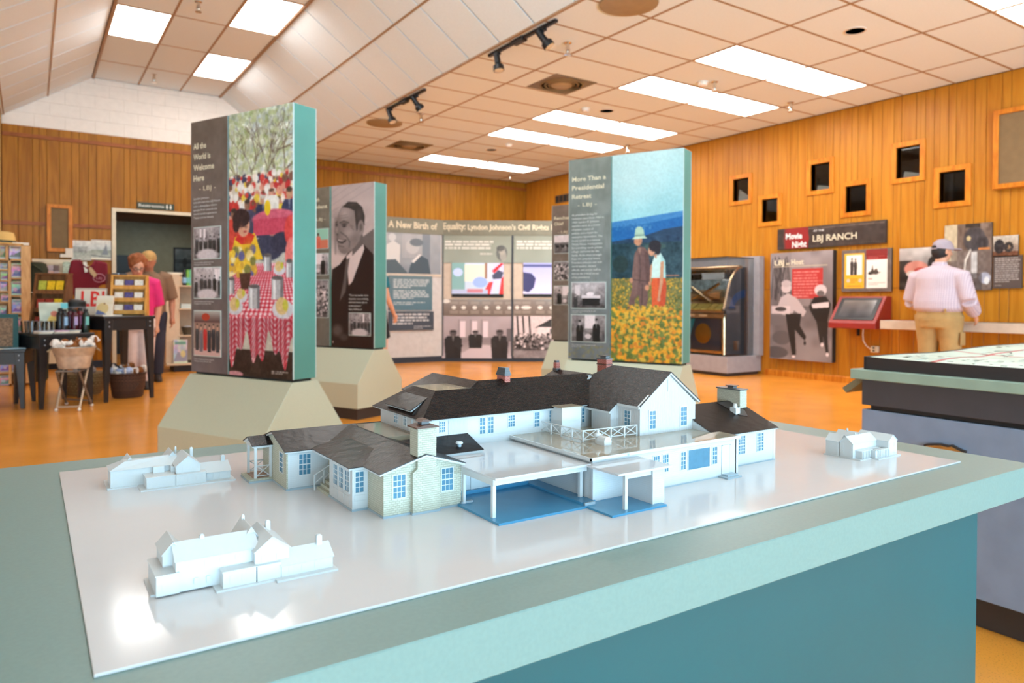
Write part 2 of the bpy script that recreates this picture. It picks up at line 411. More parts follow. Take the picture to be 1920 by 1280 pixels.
# ------------------------------------------------------------------ painted prints (drawn here, pixel by pixel)
class Cv:
    def __init__(s, w, h, col=(255,255,255)):
        s.w, s.h = w, h; s.a = np.empty((h, w, 3)); s.a[:] = np.array(col, float)
        s.Y, s.X = np.mgrid[0:h, 0:w]; s.X = (s.X+.5)/w; s.Y = (s.Y+.5)/h; s.rng = np.random.RandomState(w*7+h)
    def _put(s, mask, col, al=1.0):
        k = (mask*al)[..., None]; s.a = s.a*(1-k) + np.array(col, float)*k
    def grad(s, y0, y1, c0, c1, x0=0, x1=1):
        t = np.clip((s.Y-y0)/(y1-y0), 0, 1)[..., None]; c = np.array(c0, float)*(1-t)+np.array(c1, float)*t
        k = ((s.Y >= y0) & (s.Y <= y1) & (s.X >= x0) & (s.X <= x1))[..., None]; s.a = np.where(k, c, s.a); return s
    def rect(s, x0, y0, x1, y1, col, al=1.0):
        s._put(((s.X >= x0) & (s.X <= x1) & (s.Y >= y0) & (s.Y <= y1)).astype(float), col, al); return s
    def ell(s, cx, cy, rx, ry, col, al=1.0, soft=0.12, rot=0.0):
        dx, dy = s.X-cx, (s.Y-cy)
        if rot:
            asp = s.h/s.w; dy = dy*asp; c, n = math.cos(rot), math.sin(rot)
            dx, dy = dx*c+dy*n, (-dx*n+dy*c)/asp
        d = np.sqrt((dx/rx)**2+(dy/ry)**2); s._put(np.clip((1-d)/soft, 0, 1), col, al); return s
    def poly(s, pts, col, al=1.0):
        xs = [p[0] for p in pts]; ys = [p[1] for p in pts]
        i0, i1 = max(0, int(min(ys)*s.h)-1), min(s.h, int(max(ys)*s.h)+2); j0, j1 = max(0, int(min(xs)*s.w)-1), min(s.w, int(max(xs)*s.w)+2)
        if i1 <= i0 or j1 <= j0: return s
        X, Y = s.X[i0:i1, j0:j1], s.Y[i0:i1, j0:j1]; ins = np.zeros(X.shape, bool); n = len(pts)
        for k in range(n):
            xa, ya = pts[k]; xb, yb = pts[(k+1) % n]
            if ya == yb: continue
            ins ^= ((ya > Y) != (yb > Y)) & (X < (xb-xa)*(Y-ya)/(yb-ya)+xa)
        m = np.zeros((s.h, s.w)); m[i0:i1, j0:j1] = ins; s._put(m, col, al); return s
    def line(s, pts, wd, col, al=1.0):
        asp = s.h/s.w
        for (xa, ya), (xb, yb) in zip(pts[:-1], pts[1:]):
            dx, dy = xb-xa, (yb-ya)*asp; L = dx*dx+dy*dy+1e-12
            t = np.clip(((s.X-xa)*dx+(s.Y-ya)*asp*dy)/L, 0, 1)
            d = np.hypot(s.X-xa-t*dx, (s.Y-ya)*asp-t*dy); s._put(np.clip((wd-d)/(wd*.35)+.5, 0, 1), col, al)
        return s
    def noise(s, amp, cells=20, x0=0, y0=0, x1=1, y1=1, mono=True):
        gh = max(2, int(cells*s.h/s.w)); g = s.rng.rand(gh+2, cells+2, 1 if mono else 3)-.5
        fx = s.X*cells; fy = s.Y*gh; ix = fx.astype(int); iy = fy.astype(int); tx = (fx-ix)[..., None]; ty = (fy-iy)[..., None]
        tx = tx*tx*(3-2*tx); ty = ty*ty*(3-2*ty)
        v = (g[iy, ix]*(1-tx)+g[iy, ix+1]*tx)*(1-ty)+(g[iy+1, ix]*(1-tx)+g[iy+1, ix+1]*tx)*ty
        k = ((s.X >= x0) & (s.X <= x1) & (s.Y >= y0) & (s.Y <= y1))[..., None]
        s.a = np.where(k, s.a+v*2*amp, s.a); return s
    def dots(s, n, x0, y0, x1, y1, r, cols, al=0.9, grow=0.0):
        for _ in range(n):
            x = x0+(x1-x0)*s.rng.rand(); ty = s.rng.rand(); y = y0+(y1-y0)*ty; q = r*(.6+.8*s.rng.rand())*(1+grow*ty)
            c = cols[s.rng.randint(len(cols))]
            i0, i1 = max(0, int((y-q*s.w/s.h)*s.h)-1), min(s.h, int((y+q*s.w/s.h)*s.h)+2); j0, j1 = max(0, int((x-q)*s.w)-1), min(s.w, int((x+q)*s.w)+2)
            if i1 <= i0 or j1 <= j0: continue
            d = np.hypot((s.X[i0:i1, j0:j1]-x)/q, (s.Y[i0:i1, j0:j1]-y)/(q*s.w/s.h)); k = (np.clip((1-d)/.3, 0, 1)*al)[..., None]
            s.a[i0:i1, j0:j1] = s.a[i0:i1, j0:j1]*(1-k)+np.array(c, float)*k
        return s
    def lines(s, x0, x1, y0, dy, n, th, col, al=0.8, last=0.6):
        """rows of small word-shaped marks where the photograph's print is too small to read"""
        for i in range(n):
            x = x0; end = x1 if i < n-1 else x0+(x1-x0)*last
            end -= (x1-x0)*.12*s.rng.rand()
            while x < end:
                w = (x1-x0)*(.05+.13*s.rng.rand()); s.rect(x, y0+i*dy, min(x+w, end), y0+i*dy+th, col, al*(.75+.25*s.rng.rand())); x += w+(x1-x0)*.02
        return s
    def person(s, cx, top, h, suit, skin=(205,160,135), hair=(50,40,35), sx=None, al=1.0):
        asp = s.w/s.h; q = h*.13; sx = sx or q/asp
        s.poly([(cx-sx*1.0, top+h), (cx-sx*1.15, top+h*.32), (cx-sx*.75, top+h*.21), (cx+sx*.75, top+h*.21), (cx+sx*1.15, top+h*.32), (cx+sx*1.0, top+h)], suit, al)
        s.ell(cx, top+q*.85, sx*.5, q*.85, skin, al); s.ell(cx, top+q*.36, sx*.54, q*.42, hair, al, .4); s.ell(cx+sx*.2, top+q*.95, sx*.28, q*.7, tuple(v*.8 for v in skin), al*.5, 1); s.poly([(cx-sx*.16, top+h*.21),(cx+sx*.16, top+h*.21),(cx, top+h*.42)], tuple(min(255, v*.5+120) for v in suit), al*.8); s.ell(cx+sx*.5, top+h*.7, sx*.5, h*.3, tuple(v*.7 for v in suit), al*.6, 1)
        return s
    def blur(s, n=1):
        for _ in range(n):
            p = np.pad(s.a, ((1,1),(1,1),(0,0)), 'edge')
            s.a = (p[:-2,1:-1]+p[2:,1:-1]+p[1:-1,:-2]+p[1:-1,2:]+2*p[1:-1,1:-1])/6
        return s
    def mat(s, name, rough=0.35, glow=0.0, spec=0.4):
        im = bpy.data.images.new(name, s.w, s.h); px = np.ones((s.h, s.w, 4), np.float32); px[..., :3] = np.clip(s.a, 0, 255)[::-1]/255
        im.pixels.foreach_set(px.ravel()); im.update(); im.pack()
        mt = bpy.data.materials.new(name); mt.use_nodes = True; nt = mt.node_tree; b = nt.nodes['Principled BSDF']
        t = nd(nt, 'ShaderNodeTexImage'); t.image = im; t.extension = 'EXTEND'
        u = nd(nt, 'ShaderNodeUVMap'); nt.links.new(u.outputs[0], t.inputs[0])
        nt.links.new(t.outputs[0], b.inputs['Base Color']); b.inputs['Roughness'].default_value = rough; b.inputs['Specular IOR Level'].default_value = spec
        if glow: nt.links.new(t.outputs[0], b.inputs['Emission Color']); b.inputs['Emission Strength'].default_value = glow
        return mt
def bw_photo(seed, kind=0, w=150, h=110, tint=(1.0, .95, .97)):
    c = Cv(w, h); c.rng = np.random.RandomState(seed); r = c.rng
    g = lambda v: tuple(v*t for t in tint)
    c.grad(0, 1, g(150+60*r.rand()), g(70+50*r.rand())); c.noise(30, 6); c.noise(18, 18)
    if kind == 0:      # people round a table
        for _ in range(3): x = r.rand(); c.rect(x, .05, x+.07, .4, g(235))
        for i in range(6): c.person(.08+.17*i+.05*r.rand(), .22+.12*r.rand(), .6, g(30+40*r.rand()), g(170), g(40))
        c.ell(.5, .88, .45, .22, g(205), 1, .3)
    elif kind == 1:    # two men face to face
        c.rect(.4, 0, .7, .5, g(235)); c.person(.25, .18, 1.0, g(35), g(175), g(50)); c.person(.74, .12, 1.0, g(28), g(180), g(45)); c.ell(.5, .8, .1, .1, g(215))
    elif kind == 2:    # landscape with cattle / horses
        c.rect(0, 0, 1, .4, g(225)); c.noise(14, 8); c.rect(0, .42, 1, .6, g(90), .7)
        for i in range(4): x = .1+.25*i; c.ell(x+.05, .62, .1, .09, g(40)); c.rect(x, .64, x+.02, .8, g(35)); c.rect(x+.09, .64, x+.11, .8, g(35)); c.ell(x-.04, .55, .03, .06, g(40))
    elif kind == 3:    # desk
        c.rect(.1, .1, .25, .5, g(220)); c.rect(.3, .5, .85, .62, g(230)); c.rect(.32, .62, .83, .9, g(35)); c.ell(.55, .45, .12, .08, g(245)); c.person(.12, .45, .55, g(60), g(180))
    elif kind == 4:    # house with a crowd
        c.rect(0, 0, 1, .5, g(225)); c.poly([(.3,.28),(.55,.05),(.85,.28)], g(60)); c.rect(.34, .26, .8, .5, g(240)); c.rect(.52, .3, .58, .42, g(60))
        for x in (.05, .13, .22, .93): c.line([(x, .0), (x+.02, .5)], .012, g(50))
        c.dots(260, 0, .42, 1, .78, .02, [g(40), g(90), g(230), g(150), g(30)], .95); c.rect(0, .82, 1, 1, g(150)); c.noise(25, 12, y0=.8)
    elif kind == 5:    # crowd
        c.dots(200, 0, .15, 1, .95, .045, [g(30), g(60), g(200), g(130), g(240)], .9)
    c.noise(10, 50)
    return c
def strip_bg(w, h, c0, c1, seed=1):
    c = Cv(w, h, c0); c.rng = np.random.RandomState(seed); c.grad(0, 1, c0, c1); c.noise(9, 4); c.noise(5, 12)
    for _ in range(9):
        x, y = c.rng.rand(), c.rng.rand()*.6; c.line([(x, y), (x+.1*c.rng.randn(), y+.25), (x+.2*c.rng.randn(), y+.5)], .01, tuple(v*.85 for v in c0), .35)
    return c
# ------------------------------------------------------------------ room shell
XR, YB, ZC, ZV = 9.115, 13.10, 3.672, 4.5424
M_PANEL = wood('oak_panel', S(196,130,38), S(176,108,24), 0.38, (16, 16, 1.0))
M_PANEL_B = wood('oak_panel_back', S(176,116,28), S(150,92,14), 0.4, (14, 14, 1.0))
M_GROOVE = pm('panel_groove', S(104,62,20), 0.7)
M_FRAMEW = wood('oak_frame', S(222,140,44), S(190,104,24), 0.35, (18, 18, 3))
M_TRIMD = wood('red_oak_trim', S(168,98,48), S(132,72,30), 0.4, (5, 30, 30))
M_TILE = pm('ceiling_tile', S(234,245,250), 0.9, var=0.02, vscale=60, bump=0.25, bscale=220)
M_TBAR = pm('ceiling_grid', S(168,136,104), 0.5)
M_CMU = pm('white_painted_block', S(244,236,226), 0.7, var=0.02, bump=0.3, bscale=90)
M_CMUJ = pm('block_joint', S(234,226,214), 0.9)
M_WALLP = pm('plain_wall_paint', S(226,208,182), 0.8)
M_DARK = pm('dark_paint', S(30,27,25), 0.6)
M_BLACK = pm('black_paint', S(24,24,26), 0.4)
M_NAVY = pm('navy_kick', S(38,50,66), 0.5)

def floor_mat():
    mt = pm('floor_sheet', S(238,156,60), 0.2, var=0.08, vscale=2.0, spec=0.35)
    nt = mt.node_tree; b = nt.nodes['Principled BSDF']
    src = b.inputs['Base Color'].links[0].from_socket
    tc = nd(nt, 'ShaderNodeTexCoord'); nz = nd(nt, 'ShaderNodeTexNoise'); nz.inputs['Scale'].default_value = 190; nz.inputs['Detail'].default_value = 2
    nt.links.new(tc.outputs['Object'], nz.inputs['Vector'])
    mr = nd(nt, 'ShaderNodeMapRange'); mr.inputs['From Min'].default_value = 0.60; mr.inputs['From Max'].default_value = 0.68; mr.inputs['To Max'].default_value = 0.55
    nt.links.new(nz.outputs['Fac'], mr.inputs['Value'])
    mx = nd(nt, 'ShaderNodeMix', data_type='RGBA'); nt.links.new(mr.outputs[0], mx.inputs['Factor']); nt.links.new(src, mx.inputs['A']); mx.inputs['B'].default_value = S(120,80,44)
    nt.links.new(mx.outputs['Result'], b.inputs['Base Color'])
    n2 = nd(nt, 'ShaderNodeTexNoise'); n2.inputs['Scale'].default_value = 2.5; nt.links.new(tc.outputs['Object'], n2.inputs['Vector'])
    m2 = nd(nt, 'ShaderNodeMapRange'); m2.inputs['To Min'].default_value = 0.13; m2.inputs['To Max'].default_value = 0.27
    nt.links.new(n2.outputs['Fac'], m2.inputs['Value']); nt.links.new(m2.outputs[0], b.inputs['Roughness'])
    return mt
struct(MB().box(-4.2, 11.2, -5.8, 17.2, -0.12, 0).build('floor', floor_mat()))

# --- ceiling: flat part on the right side, a raised vault with sloping sides on the left side
ceil = struct(MB().box(3.95, 9.3, -5.8, 13.3, ZC+0.045, ZC+0.16).box(0.75, 2.8, -5.8, 13.3, ZV+0.045, ZV+0.16)
              .slab([(2.70,-5.8,ZV+.16),(2.70,13.3,ZV+.16),(4.0,13.3,ZC+.16),(4.0,-5.8,ZC+.16)], 0.07)
              .slab([(0.86,-5.8,ZV+.16),(0.86,13.3,ZV+.16),(-.36,13.3,3.78+.16),(-.36,-5.8,3.78+.16)], 0.07)
              .box(-4.3, -.3, -5.8, 13.3, 3.80, 3.95).build('ceiling', M_TBAR))
GX = [3.965, 4.74, 5.945, 7.15, 8.355, 9.115]
GP = 0.605
GY = [2.41 + GP*i for i in range(18)] + [YB]
LIGHT_ROWS = [2.41, 4.83, 6.04, 7.855, 9.065, 11.485]
LY = {0, 4, 6, 9, 11, 15}
tile_me = {}
def tile(x0, x1, y0, y1):
    k = (round(x1-x0, 3), round(y1-y0, 3))
    if k not in tile_me:
        w, d = k; g = 0.011
        tile_me[k] = MB().box(g, w-g, g, d-g, 0, 0.014).mesh('ceiling_tile', M_TILE, bevel=0.004)
    put(tile_me[k], 'ceiling_tile', ceil, (x0, y0, ZC+0.004))
for j in range(len(GY)-1):
    for i in range(5):
        if j in LY and i in (2, 3): continue
        tile(GX[i], GX[i+1], GY[j], GY[j+1])
# nearer rows lie above and behind the picture's edge: one joined run of tiles
b = MB()
for j in range(1, 14):
    for i in range(5):
        if not (j in (3, 6, 10) and i in (2, 3)): b.box(GX[i]+.011, GX[i+1]-.011, 2.41-GP*j+.011, 2.41-GP*(j-1)-.011, 0, 0.014)
tag(b.build('overhead_tile_run', M_TILE, ceil, loc=(0,0,ZC+.004)), kind='stuff')
for x in GX[1:5]: MB().box(x-.012, x+.012, -5.7, YB, 0, 0.05).build('grid_bar', M_TBAR, ceil, loc=(0,0,ZC))
for y in GY[:-1]: MB().box(3.965, XR, y-.012, y+.012, 0.003, 0.05).build('grid_bar', M_TBAR, ceil, loc=(0,0,ZC))
MB().box(3.95, 3.98, -5.7, YB, -.004, 0.05).build('grid_bar', M_TBAR, ceil, loc=(0,0,ZC))
# vault top
VX = [0.85, 1.475, 2.095, 2.715]
VY = [13.09, 12.08, 10.87, 9.665, 8.46, 7.255, 6.05]
VL = {(0, 2), (2, 1), (2, 3)}          # (column, row) cells that hold lamps
for j in range(len(VY)-1):
    for i in range(3):
        if (i, j) in VL: continue
        MB().box(VX[i]+.012, VX[i+1]-.012, VY[j+1]+.012, VY[j]-.012, 0, .014).build('vault_tile', M_TILE, ceil, loc=(0,0,ZV+.004), bevel=.004)
b = MB()
for j in range(10): 
    for i in range(3): b.box(VX[i]+.012, VX[i+1]-.012, 6.05-1.205*(j+1)+.012, 6.05-1.205*j-.012, 0, .014)
tag(b.build('overhead_vault_run', M_TILE, ceil, loc=(0,0,ZV+.004)), kind='stuff')
for x in VX[1:3]: MB().box(x-.012, x+.012, -5.7, YB, 0, .05).build('grid_bar', M_TBAR, ceil, loc=(0,0,ZV))
for y in VY[1:]: MB().box(.85, 2.715, y-.012, y+.012, .003, .05).build('grid_bar', M_TBAR, ceil, loc=(0,0,ZV))
for x in (.845, 2.72): MB().box(x-.016, x+.016, -5.7, YB, -.012, .05).build('grid_bar', M_TBAR, ceil, loc=(0,0,ZV))
# sloping sides: two tiles deep
def slope(xa, za, xb, zb):
    a, c = Vector((xa,0,za)), Vector((xb,0,zb)); d = (c-a)/2
    up = Vector((0,1,0)).cross(d).normalized()
    if up.z < 0: up = -up
    L = d.length; dn = d.normalized()
    g = 0.012
    ys = [YB - 0.29 - GP*k for k in range(16)]
    me0 = None
    for k in range(2):
        for j in range(17):
            y1 = YB if j == 0 else ys[j-1]; y0 = ys[j] if j < 16 else -5.7
            if j == 0 or j == 16 or me0 is None:
                p = [a+dn*g, a+dn*(L-g)]
                q = []
                for h in (0.004, 0.018):
                    q += [p[0]+up*h+Vector((0,g,0)), p[1]+up*h+Vector((0,g,0)), p[1]+up*h+Vector((0,y1-y0-g,0)), p[0]+up*h+Vector((0,y1-y0-g,0))]
                me = MB().add(q, [(0,3,2,1),(4,5,6,7),(0,1,5,4),(1,2,6,5),(2,3,7,6),(3,0,4,7)]).mesh('slope_tile', M_TILE)
                if j not in (0, 16): me0 = me
            else: me = me0
            o = put(me, 'slope_tile', ceil, (d.x*k, y0, d.z*k))
            if j == 16: o.name = 'slope_run'; tag(o, kind='stuff')
    mid = a + d
    MB().add([mid-dn*.012, mid+dn*.012, mid+dn*.012+up*.03, mid-dn*.012+up*.03] + [v+Vector((0,18.8,0)) for v in (mid-dn*.012, mid+dn*.012, mid+dn*.012+up*.03, mid-dn*.012+up*.03)],
             [(0,1,2,3),(7,6,5,4),(0,4,5,1),(1,5,6,2),(2,6,7,3),(3,7,4,0)]).build('grid_bar', M_TBAR, ceil, loc=(0,-5.7,0))
slope(2.735, ZV, 3.955, ZC)
slope(0.83, ZV, -0.34, 3.78)

# --- walls
WIN = [(7.516,7.097,2.573,3.038),(6.979,6.579,2.203,2.667),(6.172,5.758,2.572,3.063),(5.647,5.232,2.217,2.691),(4.97,4.552,2.578,3.089),(4.448,4.032,2.216,2.705)]
FW = 0.062
holes = [(b_+FW, a_-FW, z0+FW, z1-FW) for a_, b_, z0, z1 in WIN]
def pieces(lo, hi, z0, z1, hs):
    """(lo,hi,z0,z1) boxes of a strip with rectangular holes cut out"""
    cuts = sorted({lo, hi} | {c for h in hs for c in h[:2] if lo < c < hi}); out = []
    for a, c in zip(cuts[:-1], cuts[1:]):
        zs = [z0]
        for h in sorted([h for h in hs if h[0] <= a+1e-6 and h[1] >= c-1e-6], key=lambda q: q[2]): zs += [h[2], h[3]]
        zs.append(z1)
        for k in range(0, len(zs), 2):
            if zs[k+1] > zs[k]: out.append((a, c, zs[k], zs[k+1]))
    return out
wr = MB()
for a, c, z0, z1 in pieces(-5.8, 13.3, 0, 3.9, holes): wr.box(XR+.012, XR+.10, a, c, z0, z1)
wall_r = struct(wr.build('wall_right', M_GROOVE))
WID = [.105,.165,.085,.2,.125,.155,.095,.18,.11]
y = YB; k = 0
while y > 3.0:
    w = WID[k % 9]; k += 1; bb = MB()
    for a, c, z0, z1 in pieces(y-w+.0022, y-.0022, 0, 1.262, []): bb.box(XR, XR+.013, a, c, z0, z1)
    bb.build('plank', M_PANEL, wall_r, bevel=.0025)
    bb = MB()
    for a, c, z0, z1 in pieces(y-w+.0022, y-.0022, 1.268, ZC, holes): bb.box(XR, XR+.013, a, c, z0, z1)
    bb.build('plank', M_PANEL, wall_r, bevel=.0025)
    y -= w
tag(MB().box(XR, XR+.013, -5.7, y, 0, ZC).build('plank_run', M_PANEL, wall_r), kind='stuff')
struct(MB().ext([(XR,0),(XR-.014,0),(XR-.014,.07),(XR-.006,.09),(XR,.09)], 'y', 3.0, 6.84).build('baseboard_right', M_FRAMEW))
struct(MB().box(XR-.012, XR, 8.35, 13.1, 0, .09).build('baseboard_right_far', M_FRAMEW))
# projection room behind the six small windows
M_PROJ = pm('projection_room_paint', S(92,84,76), 0.8)
pr = MB().box(9.215, 11.0, 3.6, 3.66, 1.9, 3.9).box(9.215, 11.0, 8.0, 8.06, 1.9, 3.9).box(10.9, 11.0, 3.6, 8.06, 1.9, 3.9).box(9.215, 11.0, 3.6, 8.06, 3.75, 3.9).box(9.215, 11.0, 3.6, 8.06, 1.9, 1.96)
for yy in (4.55, 5.3, 6.0, 6.75, 7.4): pr.box(9.8, 9.86, yy, yy+.05, 1.96, 3.75)
struct(pr.build('wall_projection_room', M_PROJ))
M_PANE = glass('window_pane_glass', (.75,.78,.8), 1.45)
M_PAPER = pm('white_paper', S(236,226,208), 0.7)
for i, (ya, yb, z0, z1) in enumerate(WIN):
    w = struct(thing('window_%d' % (i+1), None, None))
    fb = MB()
    for q in ([(ya,z0),(ya-FW,z0+FW),(ya-FW,z1-FW),(ya,z1)], [(yb,z0),(yb,z1),(yb+FW,z1-FW),(yb+FW,z0+FW)], [(ya,z0),(yb,z0),(yb+FW,z0+FW),(ya-FW,z0+FW)], [(ya,z1),(ya-FW,z1-FW),(yb+FW,z1-FW),(yb,z1)]):
        fb.ext(q, 'x', XR-.02, XR+.1)
    fb.build('window_frame', M_FRAMEW, w, bevel=.003)
    MB().box(XR+.05, XR+.054, yb+FW, ya-FW, z0+FW, z1-FW).build('pane', M_PANE, w)
    if i in (0, 2, 4):
        s_ = (.16, 0, .05, 0, .06)[i]
        zb_ = z0+FW+.002
        MB().ext([(ya-FW-.05,zb_),(ya-FW-.07,zb_+s_+.03),(yb+FW+.015,zb_+.035),(yb+FW+.015,zb_)], 'x', XR+.062, XR+.066).build('paper_sheet', M_PAPER, w)

# back wall: block masonry above, oak planks below, doorway to the restrooms
DX0, DX1, DZ = 1.145, 2.42, 2.475
wb = MB()
for a, c, z0, z1 in pieces(-.5, 9.4, 0, 4.8, [(DX0, DX1, 0, DZ)]): wb.box(a, c, YB+.012, YB+.16, z0, z1)
wall_b = struct(wb.build('wall_back', M_GROOVE))
x = -.335; k = 3
while x < XR-.01:
    w = min(WID[(k*4) % 9], XR-x); k += 1; bb = MB()
    for a, c, z0, z1 in pieces(x+.002, x+w-.002, 0, 3.672, [(DX0-.055, DX1+.055, 0, DZ+.055)]): bb.box(a, c, YB, YB+.013, z0, z1)
    bb.build('plank', M_PANEL_B, wall_b, bevel=.0025); x += w
for r_ in range(5):
    x = -.335 - (.2 if r_ % 2 else 0)
    z0 = 3.675+.195*r_
    while x < 3.95:
        xa, xb = max(x, -.335)+.003, min(x+.4, 3.96)-.003
        if xb > xa+.02: MB().box(xa, xb, YB-.002, YB+.012, z0+.003, min(z0+.192, 4.54)).build('masonry_block', M_CMU, wall_b, bevel=.003)
        x += .4
MB().box(-.34, 3.96, YB+.004, YB+.0125, 3.672, 4.56).build('mortar', M_CMUJ, wall_b)
struct(MB().box(-.33, XR, YB-.02, YB, 3.50, 3.555).build('trim_1', M_TRIMD))
struct(MB().box(-.33, .21, YB-.018, YB, 2.19, 2.245).build('trim_2', M_TRIMD))
struct(MB().box(.57, DX0-.06, YB-.018, YB, 2.19, 2.245).build('trim_3', M_TRIMD))
M_CREAM = pm('cream_paint', S(226,214,186), 0.5)
struct(MB().box(DX0-.055, DX0+.004, YB-.025, YB+.16, 0, DZ+.055).box(DX1-.004, DX1+.055, YB-.025, YB+.16, 0, DZ+.055).box(DX0, DX1, YB-.025, YB+.16, DZ, DZ+.055).build('door_1', M_CREAM, bevel=.004))
struct(MB().box(-.33, 1.08, YB-.012, YB, 0, .11).box(2.48, 9.1, YB-.012, YB, 0, .11).build('baseboard_back', M_NAVY))
# lobby beyond the doorway
M_LOBBY = pm('grey_green_paint', S(150,152,132), 0.8)
struct(MB().box(-1.5, -1.4, 13.27, 17.1, 0, 3).box(4.5, 4.6, 13.27, 17.1, 0, 3).box(-1.5, 4.6, 16.2, 16.3, 0, 3).build('wall_lobby', M_LOBBY))
struct(MB().box(-1.5, 4.6, 13.27, 16.3, 2.62, 2.7).build('ceiling_lobby', pm('lobby_ceiling_paint', S(112,98,88), 0.9)))
struct(MB().box(1.22, 2.05, 16.14, 16.195, 0, 1.95).build('door_2', M_BLACK))
area('lobby_fill_light', (2.2, 14.8, 2.6), (0, 0, 0), 1.2, .6, 16, (1, .93, .8))  # added fill that brightens the lobby walls, has no fitting
def lobby_pic():
    t = thing('framed_picture', 'dark framed monochrome picture hanging in the lobby beyond the doorway', 'picture', (0,0,0))
    c = Cv(90, 80, (86,100,104)); c.grad(0,1,(120,132,136),(60,72,76)); c.rect(0,.45,1,.62,(52,60,64),.8); c.ell(.3,.6,.07,.22,(44,50,54)); c.noise(14,12)
    p0 = ony(325, 512, 16.19); 
    f = FR_BACK(p0.x, p0.z, 16.19); 
    board('print', f, .62, .47, .012, c.mat('lobby_print'), M_BLACK, t, .03, .03)
    b_ = MB().box(0,.68,0,.03,0,.03).box(0,.68,.5,.53,0,.03).box(0,.03,.03,.5,0,.03).box(.65,.68,.03,.5,0,.03)
    b_.build('picture_frame', M_BLACK, t, mtx=f)
lobby_pic()
struct(MB().box(-.5, -.345, 12.86, 13.1, 0, 3.9).build('trim_4', pm('yellow_pine_post', S(206,164,82), 0.5)))
# front and side walls stand behind the camera; the front is glazed
struct(MB().box(-4.3, -4.2, -5.8, 13.3, 0, .5).box(-4.3, -4.2, -5.8, -1.8, .5, 3.9).box(-4.3, -4.2, 4.2, 13.3, .5, 3.9).box(-4.3, -4.2, -1.8, 4.2, 2.7, 3.9).build('wall_left', M_WALLP))
struct(MB().box(-4.3, -.36, 13.1, 13.26, 0, 3.9).build('wall_back_shop', M_WALLP))
fw = MB().box(-4.3, 9.3, -5.8, -5.7, 0, .25).box(-4.3, 9.3, -5.8, -5.7, 2.85, 4.8).box(-4.3, -3.3, -5.8, -5.7, .25, 2.85).box(6.3, 9.3, -5.8, -5.7, .25, 2.85)
for i in range(7): fw.box(-3.3+1.6*i-.03, -3.3+1.6*i+.03, -5.8, -5.7, .25, 2.85)
struct(fw.build('wall_front', M_WALLP))

# ------------------------------------------------------------------ ceiling fixtures
M_LAMP = emit('lamp_diffuser', LAMP_COL, LAMP_STR)
M_LFRAME = pm('lamp_frame', S(230,214,196), 0.5)
def lamp(x0, x1, y0, y1, z, label, group=None):
    t = thing('ceiling_light', label, 'light', ((x0+x1)/2, (y0+y1)/2, z), 0, group)
    a, c = (x1-x0)/2-.012, (y1-y0)/2-.012
    MB().box(-a, a, -c, -c+.014, 0, .03).box(-a, a, c-.014, c, 0, .03).box(-a, -a+.014, -c+.014, c-.014, 0, .03).box(a-.014, a, -c+.014, c-.014, 0, .03).build('frame', M_LFRAME, t)
    MB().box(-a+.014, a-.014, -c+.014, c-.014, .006, .014).build('diffuser', M_LAMP, t)
    return t
ORD = ['fluorescent panel at the picture\'s top corner', 'first full row of fluorescent panels counted from the camera', 'second row of fluorescent panels', 'third row of fluorescent panels', 'fourth row of fluorescent panels', 'row of fluorescent panels nearest the back wall']
for k, y0 in enumerate(LIGHT_ROWS):
    for i in (2, 3):
        lamp(GX[i], GX[i+1], y0, y0+GP, ZC, ('%s ceiling panel, %s' % (('inner', 'wall side')[i-2], ORD[k].replace('fluorescent panel ', 'lit ').replace('fluorescent panels', 'lit panels'))), 'ceiling light panels over the exhibits')
VN = {(0, 2): 'lit panel in the raised vault above the dark wood wall speaker', (2, 1): 'smallest lit panel in the raised vault, beside the white block wall', (2, 3): 'large lit panel at the top edge of the raised vault'}
for (i, j), n_ in VN.items(): lamp(VX[i], VX[i+1], VY[j+1], VY[j], ZV, n_, 'ceiling light panels in the vault')
for (i, y0, w_) in ((0, 6.06, 'first'), (2, 4.85, 'second'), (0, 3.65, 'third'), (2, .0, 'fourth')): lamp(VX[i], VX[i+1], y0, y0+1.2, ZV-.002, '%s lit vault panel past the picture\'s top edge, towards the camera' % w_, 'added fill light panels overhead')  # invented panels out of view, added for illumination

for y0, w_ in ((4.2,'first'), (6.6,'second'), (9.0,'third'), (11.2,'last')): lamp(-2.2, -1.0, y0, y0+.6, 3.80, '%s lit panel of the low shop ceiling past the picture\'s edge' % w_, 'added fill light panels over the shop')  # unseen panels added to brighten the shop and the pylon fronts
M_CHROME = pm('chrome', S(215,208,198), 0.15, 1.0)
M_BRASS = pm('bronze_vent', S(128,112,84), 0.45, 0.3)
M_BRASSL = pm('bronze_vent_light', S(168,150,118), 0.45, 0.3)
def vent(x, y, label):
    t = thing('ceiling_vent', label, 'vent', (x, y, ZC))
    h = .30
    MB().box(-h, h, -h, h, -.004, .012).build('backing', M_BRASS, t)
    for r_ in (.27, .215, .165): MB().lathe([(r_, -.006),(r_-.02, -.02),(r_-.03, -.006)], n=28).build('ring', M_BRASS, t, smooth=True)
    MB().lathe([(0,-.03),(.1,-.03),(.13,-.012)], n=28).build('diffuser_disc', M_BRASSL, t, smooth=True)
vent(5.31, 6.90, 'square bronze ceiling vent beyond the longer track light')
vent(5.31, 11.07, 'square bronze ceiling vent close to the back wall')
def rspk(x, y, z, label):
    t = thing('ceiling_speaker', label, 'speaker', (x, y, z))
    MB().lathe([(0,-.012),(.2,-.014),(.235,-.008),(.24,.0)], n=28).build('grille', M_BRASS, t, smooth=True)
    MB().lathe([(.235,-.014),(.255,-.01),(.26,.003)], n=28).build('rim', M_BRASSL, t, smooth=True)
rspk(4.33, 9.86, ZC, 'round brown ceiling speaker beside the shorter track light')
